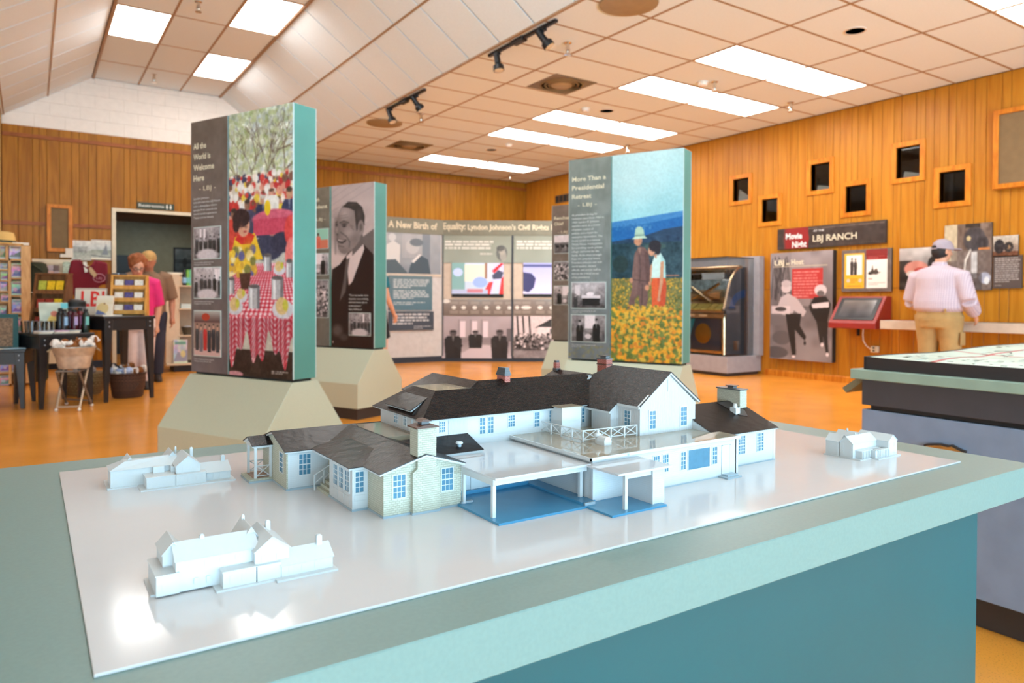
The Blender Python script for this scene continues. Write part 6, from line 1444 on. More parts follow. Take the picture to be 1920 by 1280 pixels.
# shelf unit at the picture's edge
YS = 10.82
t = thing('book_rack', 'light oak book rack with postcards and magazines at the picture\'s left edge', 'bookcase', (-.4, YS, 0))
zt = ony(30, 460, YS).z; xr = ony(58, 600, YS).x
def sx(px): return ony(px, 600, YS).x
def sz(py): return ony(25, py, YS).z
adopt(MB().box(xr-.10, xr, YS, YS+.34, .03, zt).build('end_stile', M_OAKL), t); adopt(MB().box(sx(16), sx(21), YS, YS+.3, .03, sz(485)).build('divider', M_OAKL), t); adopt(MB().box(-.9, -.86, YS, YS+.34, .03, zt).build('end_stile', M_OAKL), t)
adopt(MB().box(-.9, xr, YS+.31, YS+.34, .03, zt).build('back_panel', M_OAKL), t); adopt(MB().box(sx(11), sx(16), YS, YS+.1, sz(485), zt).build('divider', M_OAKL), t)
for py in (458, 485): adopt(MB().box(-.86, xr-.10, YS+.0, YS+.31, sz(py)-.02, sz(py)).build('shelf', M_OAKL), t)
RC = (520.5, 553.6, 587, 625, 662, 697, 722); LC = (505, 525, 545.5, 565, 591, 622, 655, 697, 722)
for py in RC: adopt(MB().box(sx(21), xr-.10, YS+.0, YS+.31, sz(py)-.015, sz(py)).build('shelf', M_OAKL), t)
for py in LC: adopt(MB().box(-.86, sx(16), YS+.0, YS+.31, sz(py)-.015, sz(py)).build('shelf', M_OAKL), t)
def flat_item(name, label, cat, px0, py0, px1, py1, Y, mat, group=None, lean=.12, tt=.008, side=None, zb=None):
    l, r_ = ony(px0, py1, Y).x, ony(px1, py1, Y).x; b = ony((px0+px1)/2, py1, Y).z if zb is None else zb; h = ony((px0+px1)/2, py0, Y).z - b; w = r_-l
    t = thing(name, label, cat, ((l+r_)/2, Y, b), 0, group)
    fr = frame((-w/2, 0, 0), (1,0,0), (0,-math.cos(lean),math.sin(lean)))
    o = board('cover', fr, w, h/math.cos(lean), tt, mat, side or M_PAPER); o.parent = t
    return t
k = 0
for (px0, py0, px1, py1, what) in ((21.5,494,42.5,520,'white magazine on the top right shelf of the oak book rack'),(21.5,527,42,553,'cream magazine on the second right shelf of the oak book rack'),(22.5,561,44,586.5,'dark photo magazine on the third right shelf of the oak book rack'),(23,594,43,624.5,'white magazine on the fourth right shelf of the oak book rack'),(23,668,40,696.5,'photo calendar low on the oak book rack'),(17.5,461,39,484.5,'wide landscape book in the top compartment of the oak book rack'),(0,461,10,484.5,'pale landscape print in the top compartment of the oak book rack'),
        (0,494,14,504.7,'green landscape postcard on the highest left shelf of the oak book rack'),(1,509,14,524.5,'grey photo postcard on the second left shelf of the oak book rack'),(0,528,13,545,'white leaflet on the third left shelf of the oak book rack'),(2,551,16,564.6,'dark leaflet on the fourth left shelf of the oak book rack'),(0,573,12,590.6,'tan photo postcard on the fifth left shelf of the oak book rack'),(0,678,17,696.6,'photo booklet on a low left shelf of the oak book rack'),(0,704,18,721.5,'photo booklet on the bottom left shelf of the oak book rack')):
    flat_item('magazine', what, 'magazine', px0, py0, px1, py1, YS+.05, SPR[k % 10], 'magazines and cards in the oak book rack'); k += 1
p = ony(4, 458, YS+.1); th_ = thing('ranger_hat', 'tan straw hat with a dark band on top of the oak book rack', 'hat', (p.x, YS+.16, sz(458)))
M_STRAW = pm('straw', S(222,178,104), .8, bump=.4, bscale=300)
MB().lathe([(.235,0),(.24,.012),(.15,.016),(.14,.03)], n=28).build('brim', M_STRAW, th_, smooth=True); MB().lathe([(.142,.018),(.138,.09),(.12,.15),(.07,.165),(0,.155)], n=28).build('crown', M_STRAW, th_, smooth=True); MB().lathe([(.145,.02),(.144,.05)], n=28).build('hat_band', pm('dark_green_band', S(40,46,32), .6), th_)
lb = thing('shelf_label', 'white label card on top of the oak book rack', 'label', (ony(38,455,YS).x, YS+.06, sz(458))); MB().box(-.09,.09,0,.004,0,.03).build('card', M_PAPER, lb)
# olive bag
M_OLIVE = pm('olive_canvas', S(52,54,34), .9, bump=.4, bscale=200)
p = ony(69, 600, 11.3); t = thing('duffel_bag', 'tall dark olive canvas bag standing beside the oak book rack', 'bag', (p.x, 11.3, 0))
ztop = ony(69, 491, 11.3).z
MB().loft([(0,0,0,.10,.10),(0,0,.04,.125,.12),(.005,0,.4,.13,.12),(0,0,.9,.13,.12),(0,0,ztop-.1,.125,.12),(0,0,ztop-.02,.11,.10),(0,0,ztop,.06,.05)], 20).build('body', M_OLIVE, t, smooth=True)
MB().tube([(-.12,-.05,ztop-.12),(-.03,-.125,ztop-.05),(.06,-.12,ztop-.12)], .012, 6).build('strap', M_OLIVE, t); MB().tube([(-.07+.035*math.cos(a),-.128,1.13+.035*math.sin(a)) for a in [x*.5 for x in range(8)]], .008, 6).build('ring', M_CHROME, t)
# cream peg panel with hanging packets
YP = 12.95
l, r_ = ony(60, 500, YP).x, ony(136, 500, YP).x; zb, zt2 = ony(100, 640, YP).z, ony(100, 486, YP).z
t = thing('peg_panel', 'cream slatted display panel with hanging packets below the dark wall speaker', 'display rack', ((l+r_)/2, YP, 0))
adopt(MB().box(l, r_, YP, YP+.05, .1, zt2).build('panel', M_CREAM), t)
for k in range(12): adopt(MB().box(l, r_, YP-.012, YP, zt2-.02-.09*k, zt2-.075-.09*k).build('slat', M_CREAM, bevel=.004), t)
k = 0
for j, py in enumerate((497, 507, 517, 527, 538, 550)):
    for i, px in enumerate((81, 91, 101)):
        p = ony(px, py, YP-.03); o = MB().box(-.038,.038,-.006,.006,-.085,0).box(-.03,.03,-.008,-.006,-.07,-.035).build('packet', [pm('packet_%d' % (k % 4), [S(230,196,186),S(196,186,196),S(120,100,96),S(206,170,150)][k % 4], .5, var=.25, vscale=60)], loc=(p.x+.03, YP-.03, p.z))
        tag(o, 'small hanging packet, row %s and column %s of the cream peg panel' % (('one','two','three','four','five','six')[j], ('one','two','three')[i]), 'packet', 'packets hanging on the cream panel'); k += 1
p = ony(122, 500, YP-.03); o = MB().box(-.05,.05,-.02,.02,0,.16).ell((0,0,.17),(.05,.02,.02)).build('snow_globe_box', pm('pale_green_pack', S(176,196,176), .4, var=.3, vscale=40), loc=(p.x+.02, YP-.05, ony(122,514,YP).z)); tag(o, 'pale green packet hanging beside the maroon shirt', 'packet', 'packets hanging on the cream panel')
for (px0, py0, px1, py1, lab, kk) in ((134,451,171,488,'muted landscape print on the wall left of the doorway',1),(171,450,208.5,487,'grey sailing ship style print beside the doorway frame',2)):
    l, b_ = ony(px0, py1, 13.06).x, ony((px0+px1)/2, py1, 13.06).z; w = ony(px1, py1, 13.06).x-l; h = ony((px0+px1)/2, py0, 13.06).z-b_
    t = thing('wall_print', lab, 'print', (l, 13.06, b_)); c = Cv(90, 90, (206,206,196)); c.rng = np.random.RandomState(kk); c.grad(0,.5,(226,220,206),(190,196,190)); c.grad(.5,1,(150,156,140),(196,200,186)); c.noise(16,10)
    if kk == 1: c.rect(0,.3,.8,.6,(150,150,142),.8); c.noise(20,16,y0=.3,y1=.7)
    else: c.poly([(.5,.75),(.75,.2),(.85,.75)], (130,136,140)); c.line([(0,.78),(1,.88)], .02, (90,96,100)); c.rect(0,.9,1,1,(236,230,210))
    c.blur(1); o = board('print', FR_BACK(l, b_, 13.06), w, h, .01, c.mat('shop_wall_print_%d' % kk), M_PAPER, t)
p = ony(130, 480, 13.0); o = MB().box(-.05,.05,-.01,.01,-.02,.12).box(-.12,-.05,-.01,.01,-.02,.03).build('paper_sign', M_PAPER, loc=(p.x, 13.02, p.z)); tag(o, 'white folded paper sign below the dark wall speaker', 'sign')
# maroon shirt on a stand
YT = 10.1
M_MAROON = pm('maroon_cotton', S(122,22,36), .9, bump=.2, bscale=200)
c0 = ony(164, 540, YT); t = thing('tee_shirt', 'maroon shirt with round emblem hung on a display stand', 'shirt', (c0.x, YT, 0))
zs = ony(164, 488, YT).z; hw = (ony(207,540,YT).x-ony(121,540,YT).x)/2
MB().ext([(-hw*.42,zs-.62),(hw*.5,zs-.62),(hw*.5,zs-.3),(hw*.92,zs-.28),(hw*.88,zs-.02),(hw*.35,zs+.005),(hw*.18,zs-.05),(-hw*.05,zs-.09),(-hw*.22,zs-.04),(-hw*.35,zs+.005),(-hw*.7,zs-.0),(-hw*1.0,zs-.36),(-hw*.6,zs-.40)], 'y', -.035, .035).build('shirt_body', M_MAROON, t, bevel=.02)
MB().tube([(-hw*.35,0,zs+.0),(-hw*.2,-.05,zs-.06),(0,-.055,zs-.10),(hw*.2,-.05,zs-.06),(hw*.36,0,zs)], .013, 6).build('neck_band', M_MAROON, t)
MB().box(-.012,.012,.04,.06,0,zs-.05).box(-.2,.2,-.1,.2,0,.02).build('stand', M_DARK, t)
q = ony(186, 521, YT-.05); M_EMB = pm('pale_pink_print', S(206,140,150), .7)
MB().tube([(q.x-c0.x+.062*math.cos(a*PI/12), -.042, q.z+.05*math.sin(a*PI/12)) for a in range(25)], .005, 5).build('emblem_ring', M_EMB, t)
o = text('LBJ', frame((q.x-c0.x, -.041, q.z), (1,0,0), (0,-1,0)), -.03, -.015, .028, M_EMB, None, width=.06); o.parent = t
MB().ext([(.0,zs-.06),(.035,zs-.08),(.10,zs-.17),(.07,zs-.21),(.02,zs-.15)],'y',-.062,-.056).tube([(-.02,-.05,zs-.04),(.03,-.06,zs-.1)], .008, 5).build('price_tag', pm('kraft_tag', S(196,160,118), .8), t); MB().ext([(-.05,zs-.02),(-.01,zs-.02),(0,zs-.14),(-.03,zs-.15)],'y',-.06,-.054).build('white_tag', M_PAPER, t)
# tilted card racks: sides, shelves, cards
def rack(name, label, o_, ang, w, h, d, tiers, wmat, cards, tilt=.28):
    t = thing(name, label, 'card rack', o_, ang)
    for x in (-w/2, w/2-.02): MB().ext([(-.0,0),(d,0),(d*.9,h),(d*.9-.09,h),(-.0,.04)], 'x', x, x+.02).build('side_panel', wmat, t)
    MB().ext([(d-.02,0),(d-.005,0),(d*.9,h),(d*.9-.015,h)], 'x', -w/2+.02, w/2-.02).build('back_panel', wmat, t); MB().box(-w/2, w/2, d*.9-.1, d*.9+.01, h, h+.015).build('top_board', wmat, t)
    for k in range(tiers):
        f = k/tiers; y0 = .02+(d*.9-.11)*f; z0 = .03+h*f*.95; s_ = MB().box(-w/2+.02, w/2-.02, y0, d-.02-.1*d*f, z0-.012, z0).box(-w/2+.02, w/2-.02, y0, y0+.01, z0, z0+.03).build('shelf', wmat, t)
        for i, mt in enumerate(cards[k]):
            n = len(cards[k]); x0 = -w/2+.035+(w-.07)*i/n; cw = (w-.07)/n-.012
            MB().ext([(y0+.018,z0+.001),(y0+.032,z0+.001),(y0+.058,z0+h/tiers*.62),(y0+.044,z0+h/tiers*.62)], 'x', x0, x0+cw).build('card_stack', mt, s_)
    return t
cy = lambda n, col, v=.15: pm(n, col, .5, var=v, vscale=50)
YEL, LIM, REDC, WHC, PURP, DRK = cy('yellow_cards', S(236,190,30)), cy('lime_cards', S(190,190,70)), cy('red_cards', S(160,52,36)), cy('white_cards', S(236,228,214), .12), cy('purple_cards', S(86,74,130), .3), cy('brown_cards', S(120,80,60), .3)
p = onTP(2, 84, .46)
rk1 = rack('card_rack', 'walnut card rack with yellow and red packets on the black shop table', (p.x, p.y, p.z), -.5, .33, .60, .25, 3, M_WALN, [[REDC, DRK, YEL], [REDC, REDC, YEL], [LIM, YEL, YEL]])
p = onTP(1, 240, .16)
rk2 = rack('card_rack', 'honey oak card rack with white packets in front of the woman', (p.x, p.y, p.z), -.28, .36, .43, .20, 3, M_YOAK, [[WHC, PURP, WHC], [WHC, PURP, WHC], [WHC, PURP, WHC]])
# books
def book(label, n, f, g, w, h, ang, lean, mat, tt=.025):
    p = onT(n, f, g) if n else g
    t = thing('book', label, 'book', tuple(p), ang)
    fr = frame((-w/2, 0, 0), (1,0,0), (0,-math.cos(lean),math.sin(lean)))
    o = board('cover', fr, w, h, tt, mat, M_PAPER); o.parent = t
    return t, fr
c = Cv(90,90,(226,214,196)); c.rect(0,0,1,.06,(196,176,156)); c.blur(1)
t, fr = book('large cream book with big red letters behind the landscape book', 0, 0, onTP(1, 170, .46), .30, .30, -.25, .22, c.mat('red_letter_book'))
o = text('LBJ', fr, .055, .10, .17, pm('red_letters', S(226,44,30), .5), None, width=.225, bold=.03, z=.026); o.parent = t
c = Cv(80,100,(236,226,206)); c.grad(0,.4,(240,236,222),(232,220,190)); c.ell(.4,.65,.4,.3,(222,196,140)); c.ell(.5,.4,.06,.04,(150,96,70)); c.poly([(0,.95),(.1,.72),(.5,.85),(.7,.97)], (110,120,160)); c.blur(1)
book('white landscape covered book standing on the tallest black table', 0, 0, onTP(1, 192, .18)+Vector((.02,0,0)), .17, .215, -.55, .2, c.mat('landscape_book'))
c = Cv(90,100,(196,206,190)); c.noise(14,6); c.ell(.55,.75,.35,.4,(232,196,110)); c.ell(.5,.38,.14,.1,(200,120,100)); c.rect(.75,.02,1,.2,(110,196,206)); c.blur(1)
book('picture book with a yellow figure leaning behind the drinking glasses', 0, 0, onTP(2, 104, .30), .27, .31, ang2, .2, c.mat('yellow_figure_book'), .012)
o = thing('tray_board', 'cream board lying along the side of the tallest black table', 'board', tuple(onT(1, .10, .32)), ang1); MB().box(-.10,.10,-.28,-.14,.0005,.012).build('board', M_PAPER, o)
p = onTP(2, 143, .40); t = thing('display_riser', 'black riser block behind the dark bottles', 'riser', tuple(p), ang2); MB().box(-.10,.085,-.08,.2,0,.165).build('block', M_TBL, t, bevel=.004)
ctop = p + Vector((0,0,.1655))
t = thing('baseball_cap', 'grey cap displayed on the black riser', 'cap', tuple(ctop+Vector((-.005,.07,0))), ang2); M_GCAP = pm('grey_cap_cloth', S(120,116,118), .9)
MB().lathe([(.09,0),(.1,.03),(.098,.09),(.08,.14),(.04,.17),(0,.178)], n=20).build('crown', M_GCAP, t, smooth=True); MB().loft([(0,-.1,.012,.08,.07),(0,-.1,.02,.078,.068)], 16).build('peak', M_DARK, t, smooth=True); MB().lathe([(.1,.1),(.1,.15),(.07,.172)], (0,.0,-.002), 20).build('dark_panel', M_DARK, t, smooth=True)
t = thing('display_case_small', 'dark clear sided display box behind the honey oak card rack', 'display case', tuple(onTP(1, 220, .52)), ang1)
MB().box(-.02,.10,-.02,.06,0,.47).build('dark_back', pm('dark_blue_acrylic', S(60,74,88), .15), t, bevel=.003); MB().box(-.10,-.03,-.08,.06,0,.46).build('clear_side', glass('clear_acrylic', (.72,.6,.62), 1.4), t); MB().box(-.03,-.02,-.08,.06,0,.47).build('bright_edge', pm('acrylic_edge', S(150,190,220), .2), t)
# plush dogs
M_PW = pm('white_plush', S(240,232,224), .95, bump=.5, bscale=150); M_PB = pm('brown_plush', S(140,84,40), .95, bump=.5, bscale=150); M_PL = pm('pale_blue_plush', S(186,200,232), .95, bump=.5, bscale=150); M_PG = pm('green_tag', S(170,206,80), .7)
def plush(label, loc, rz, body, patch, s=1.0, group='plush dogs', belly=False):
    t = thing('plush_dog', label, 'plush toy', loc, rz, group)
    MB().ell((0,0,.055*s),(.085*s,.06*s,.055*s)).build('body', body, t, smooth=True)
    h = MB().ell((.085*s,-.01*s,.095*s),(.052*s,.05*s,.05*s)).ell((.128*s,-.014*s,.08*s),(.026*s,.028*s,.022*s)).build('head', body, t, smooth=True); MB().ell((.152*s,-.014*s,.086*s),(.008*s,.01*s,.007*s),8,6).build('nose', M_DARK, h)
    for q in (-1, 1): MB().ell((.08*s,-.01*s+q*.05*s,.09*s),(.022*s,.014*s,.045*s)).build('ear', patch, h, smooth=True); MB().ell((.115*s,-.01*s+q*.022*s,.112*s),(.006*s,.006*s,.006*s),8,6).build('eye', M_DARK, h)
    MB().ell((-.03*s,0,.085*s),(.05*s,.05*s,.034*s)).build('patch', patch, t, smooth=True)
    for x in (-.055, .05):
        for q in (-1, 1): MB().ell((x*s, q*.055*s, .03*s),(.03*s,.022*s,.026*s)).build('leg', body, t, smooth=True)
    MB().tube([(-.08*s,0,.07*s),(-.11*s,0,.1*s),(-.115*s,.01*s,.13*s)], [.014*s,.012*s,.008*s], 8).build('tail', patch, t, smooth=True)
    return t
plush('white faced brown plush dog on the black riser behind the bottles', tuple(ctop+Vector((.01,-.045,0))), -1.4, M_PB, M_PB, .62, 'plush dogs on the table'); 
# galvanised tub on a folding stand
M_GALV = pm('galvanised_steel', S(200,194,182), .4, .4, var=.16, vscale=18)
tc_ = ony(139, 700, 8.22); z0, z1 = .405, .615
t = thing('galvanised_tub', 'oval galvanised tub of plush dogs on the folding stand', 'tub', (tc_.x, 8.22, z0))
MB().lathe([(0,.004),(.128,.0),(.135,.01),(.16,.12),(.166,.125),(.186,.20),(.193,.205),(.193,.212),(.184,.208),(.16,.12),(.13,.02),(0,.015)], n=28, sy=.8).build('body', M_GALV, t, smooth=True)
for q in (-1, 1): MB().tube([(q*.19,-.03,.19),(q*.215,-.03,.17),(q*.215,.03,.17),(q*.19,.03,.19)], .008, 6).build('handle', M_BRASSL, t)
f1, f2, f3, f4 = onz(105.5,772,0), onz(148.6,770.8,0), onz(124.5,759,0), onz(172,762,0)
zt_ = .385
t = thing('folding_stand', 'folding cream metal stand under the galvanised tub', 'stand', (tc_.x, 8.22, 0))
M_STAND = pm('cream_metal', S(206,186,160), .4, .3); M_STANDG = pm('grey_metal', S(130,122,116), .4, .5)
def W3(v, z): return Vector((v.x, v.y, z))
T1_, T2_ = W3(f3, zt_)+Vector((-.02,.03,0)), W3(f4, zt_)+Vector((-.03,.03,0)); T3_, T4_ = W3(f1, zt_)+Vector((.0,.02,0)), W3(f2, zt_)+Vector((.0,.02,0))
for a, b_, mt in ((f1,T1_,M_STAND),(f2,T2_,M_STAND),(f3,T3_,M_STANDG),(f4,T4_,M_STANDG)):
    a = W3(a, .018); adopt(MB().tube([a, b_], .0095, 8).build('leg', mt), t); adopt(MB().ell(a, (.015,.015,.016),10,6).build('foot_cap', M_PW, smooth=True), t)
adopt(MB().tube([W3(f1,.045), W3(f2,.045)], .009, 8).build('cross_bar', M_STAND), t); adopt(MB().tube([W3(f3,.06), W3(f4,.06)], .008, 8).build('cross_bar', M_STANDG), t)
adopt(MB().tube([T1_, T2_, T4_, T3_, T1_], .0095, 8).build('top_ring', M_STANDG), t)
pl = [(-.10,-.02,2.6,M_PW,M_PW),(-.015,-.065,.2,M_PB,M_PW),(-.01,.02,3.3,M_PB,M_PB),(.105,-.02,.4,M_PW,M_PB),(.03,.085,1.2,M_PW,M_PB)]
NM = ['white plush dog at the tub\'s end nearest the table leg','brown and white plush dog at the front of the tub','brown plush dog lying in the middle of the tub','white plush dog with raised head at the tub\'s other end','white plush dog at the back of the tub']
for k, (x, y, a, b1_, b2_) in enumerate(pl): plush(NM[k], (tc_.x+x, 8.22+y, z0+.175+.03*(k == 3)), a, b1_, b2_, .78, 'plush dogs in the galvanised tub')
# wicker basket with handle
M_WICK = uvbrick('brown_wicker', S(104,66,44), S(84,52,36), S(46,28,20), .03, .014, .2, .7, .9)
bc = onz(240, 744, 0); bc = Vector((bc.x, bc.y+.02, 0))
def basket(label, c_, r0, r1, h, mat, handle=True):
    t = thing('wicker_basket', label, 'basket', (c_.x, c_.y, 0), 0)
    b = MB()
    prof = [(0,.004),(r0*.92,.0),(r0,.02),(r0+(r1-r0)*.5,h*.4),(r1*1.02,h*.75),(r1,h),(r1-.015,h),(r1-.02,h*.75),(r0-.02,.03),(0,.02)]
    b.lathe(prof, n=32); b.build('body', mat, t, smooth=.6)
    MB().lathe([(r1+.008,h-.012),(r1+.012,h+.004),(r1-.006,h+.008)], n=32).build('rim', mat, t, smooth=True)
    if handle: MB().tube([(-r1*.75*math.cos(a)-.0, -r1*1.05*abs(math.sin(a*1.0))-.01, h-.01-.17*math.sin(a)**2) for a in [PI*.5+x*PI/20 for x in range(11)]], .008, 6).build('handle', mat, t)
    return t
basket('round brown wicker basket of plush toys under the tallest black table', bc, .155, .178, .262, M_WICK)
pl = [(-.10,-.04,2.2,M_PW,M_PL),(-.02,-.09,-1.2,M_PL,M_PW),(.06,-.08,-.7,M_PB,M_PW),(.10,.02,.4,M_PW,M_PW),(0,.06,1.0,M_PB,M_PB),(-.07,.06,2.8,M_DARK,M_PW)]
NM = ['white plush dog at the basket rim nearest the table leg','pale blue and white plush dog at the front of the wicker basket','brown plush dog with a white snout in the wicker basket','white plush dog stretched over the far rim of the wicker basket','brown plush dog at the back of the wicker basket','black and white plush toy at the back of the wicker basket']
for k, (x, y, a, b1_, b2_) in enumerate(pl): plush(NM[k], (bc.x+x, bc.y+y, .235+.03*(k > 3)), a, b1_, b2_, .75, 'plush dogs in the wicker basket')
M_WICKL = uvbrick('pale_wicker', S(196,170,120), S(176,146,96), S(120,92,56), .018, .03, .2, .7, .9)
c_ = onz(160, 744, 0)
basket('large pale wicker basket on the floor behind the folding stand', Vector((c_.x+.0, c_.y+.3, 0)), .18, .25, .24, M_WICKL, False)
t = thing('folded_cloth', 'grey folded goods lying in the pale wicker basket', 'goods', (c_.x+.0, c_.y+.3, .19)); MB().box(-.13,.13,-.13,.13,0,.05).box(-.1,.12,-.1,.12,.05,.12).build('fold', pm('grey_goods', S(150,140,136), .8, var=.3, vscale=20), t, bevel=.02)
# glasses, bottles and magazines on the middle table
M_TUMB = glass('tumbler_glass', (.93,.94,.94), 1.7)
gl = None
for k, (f, g) in enumerate(((46,.46),(53,.36),(60,.26),(69,.34),(75,.20),(83,.22),(92,.18),(100,.21))):
    p = onTP(2, f, g)
    lab = 'clear tumbler on the middle black table, %s from the rack side' % ('first','second','third','fourth','fifth','sixth','seventh','eighth')[k]
    if gl is None:
        gl = thing('drinking_glass', lab, 'glass', tuple(p), 0, 'tumblers on the black table'); MB().lathe([(0,.001),(.028,.0),(.036,.12),(.034,.12),(.027,.006),(0,.006)], n=18).build('tumbler', M_TUMB, gl, smooth=.6)
    else: dup(gl, tuple(p), label=lab)
def bottle(label, f, g, mat, lab_mat, h=.24, r=.036):
    p = onTP(2, f, g); t = thing('water_bottle', label, 'bottle', tuple(p), ang2, 'dark bottles on the black table')
    MB().lathe([(0,.0),(r*.96,0),(r,.006),(r,h*.72),(r*.8,h*.82),(r*.5,h*.86),(r*.5,h*.9)], n=20).build('body', mat, t, smooth=.7); MB().lathe([(r*.55,h*.88),(r*.55,h),(0,h)], n=18).build('cap', M_DARK, t, smooth=.6)
    MB().box(-r*.42,r*.42,-r-.002,-r*.85,h*.32,h*.68).build('label', lab_mat, t)
BL, MR, RD, GN = pm('black_steel', S(30,30,34), .2), pm('maroon_steel', S(74,20,34), .2), pm('red_steel', S(110,20,34), .2), pm('green_steel', S(28,44,36), .2)
LBL = [pm('pale_label', S(150,190,226), .4), pm('lilac_label', S(176,160,206), .4), pm('pink_label', S(190,120,160), .4), pm('mint_label', S(120,196,190), .4)]
for k, (f, g, mt) in enumerate(((113,.20,BL),(121,.11,BL),(131,.22,MR),(140,.12,MR),(150,.20,RD),(161,.10,GN))):
    bottle(['black bottle nearest the drinking glasses','second black bottle in front of the walnut rack','maroon bottle behind the front row of bottles','maroon bottle with lilac label in the front row','red bottle beside the green one','dark green bottle with a mint label at the table corner'][k], f, g, mt, LBL[(0,0,1,1,2,3)[k]], .25-.01*(k % 2))
for k, (f, g, w) in enumerate(((.06,.06,.12),(.20,.05,.13),(.31,.05,.11))):
    p = onT(2, f, g); 
    for j in range(3):
        o = MB().box(-w/2,w/2,-.04,.09,0,.009).build('leaflet_stack', SPR[(k+j) % 10] if j == 2 else M_PAPER, loc=(p.x+.006*j, p.y, p.z+.0005+.0095*j)); o.rotation_euler = (0,0,ang2+.1*j)
        tag(o, ['bottom','middle','top'][j]+' booklet in the '+['pile nearest the glasses','middle pile in front of the bottles','pile by the dark bottles'][k], 'booklet', 'booklets along the front of the black table')
# low table: teal card box and papers
p = ony(8, 648, 8.75); t = thing('card_box', 'teal cardboard stand with brown cards on the lowest black table', 'display box', (B3.x-.17, B3.y+.22, H3), 0)
MB().ext([(-.06,0),(.16,0),(.12,.34),(.07,.34)], 'x', -.2, .12).build('teal_box', pm('teal_card', S(36,84,86), .7), t); MB().ext([(-.066,.02),(-.062,.02),(.055,.30),(.05,.30)], 'x', -.18, .075).build('card_front', pm('brown_card_rows', S(120,96,74), .7, var=.5, vscale=60), t)
for k in range(3):
    o = MB().box(-.09,.09,-.05,.05,0,.006).build('leaflet', M_PAPER if k % 2 else SPR[k+3], loc=(B3.x-.33+.12*k, B3.y+.09, H3+.001)); o.rotation_euler = (0,0,.2*k); tag(o, ['pale leaflet at the picture edge on the lowest black table','white leaflet on the lowest black table','printed leaflet near the corner of the lowest black table'][k], 'leaflet', 'leaflets on the low table')
# beige cabinet with open shelves
q0 = onz(311, 698, 0); xl, yl = q0.x, q0.y; M_CAB = pm('beige_cabinet', S(222,196,164), .5); xr_ = xl+.95
t = thing('open_cabinet', 'beige open shelf cabinet standing behind the picnic pylon', 'cabinet', (xl, yl, 0)); zc = ony(330, 516, yl).z
def cbx(n, *a, mat=M_CAB): return adopt(MB().box(*a).build(n, mat, bevel=.003), t)
xo = ony(337, 600, yl).x
cbx('front_panel', xl, xo, yl, yl+.02, .13, zc); cbx('side_panel', xl, xl+.02, yl+.02, yl+.5, .13, zc); cbx('back_panel', xl+.02, xr_, yl+.48, yl+.5, .13, zc); cbx('plinth', xl+.12, xr_-.05, yl+.06, yl+.46, 0, .13, mat=M_KICK); cbx('bottom_board', xl, xr_, yl-.06, yl+.48, .10, .13); cbx('side_panel', xr_-.02, xr_, yl, yl+.48, .13, zc)
SH = [ony(345, py, yl).z for py in (535, 578)]
for z_ in SH: cbx('shelf', xo-.02, xr_-.02, yl-.02, yl+.48, z_-.02, z_)
cbx('top_board', xl, xo+.02, yl, yl+.48, zc, zc+.015)
o = MB().box(0,.22,0,.2,0,.03).build('paper_ream', M_PAPER, loc=(xl+.04, yl+.08, zc+.0155)); tag(o, 'white paper stack on top of the beige cabinet', 'paper')
for k, (px, mt, lm) in enumerate(((346,BL,LBL[0]),(352,pm('green_label_bottle',S(120,180,70),.3),LBL[3]),(357,pm('mint_bottle',S(110,190,140),.3),LBL[3]))):
    p = ony(px, 530, yl+.05); b = thing('bottle', ['black bottle on the top shelf of the beige cabinet','lime bottle on the top shelf of the beige cabinet','mint bottle beside the pylon edge on the beige cabinet'][k], 'bottle', (p.x, yl+.06, SH[0]), 0, 'bottles on the beige cabinet')
    MB().lathe([(0,0),(.03,0),(.032,.01),(.032,.16),(.02,.2),(.018,.24),(0,.24)], n=16).build('body', mt, b, smooth=.7); MB().lathe([(.0325,.04),(.0335,.05),(.0335,.11),(.0325,.12)], n=16).build('label', lm, b)
p = ony(350, 576, yl); o = MB().box(-.07,.07,0,.1,0,.07).build('boxed_gift', SPR[4], loc=(p.x, yl+.05, SH[1]+.0005)); tag(o, 'small printed box on the second shelf of the beige cabinet', 'box')
p = ony(350, 628, yl); zz = ony(350, 628, yl).z; cbx('shelf', xo-.02, xr_-.02, yl-.02, yl+.48, zz-.02, zz)
t2_ = thing('wire_basket', 'dark basket on the third shelf of the beige cabinet', 'basket', (p.x+.03, yl+.1, zz+.0005)); MB().lathe([(0,.0),(.06,0),(.09,.12),(.085,.12),(.056,.008),(0,.008)], n=14).build('body', pm('dark_wire', S(86,76,60), .5), t2_); MB().ell((0,0,.1),(.07,.07,.04)).build('filling', SPR[2], t2_)
flat_item('boxed_puzzle', 'blue printed box on the bottom board of the beige cabinet', 'box', 325, 637, 351, 690, yl-.035, SPR[7], None, .05, .03, None, .1305)
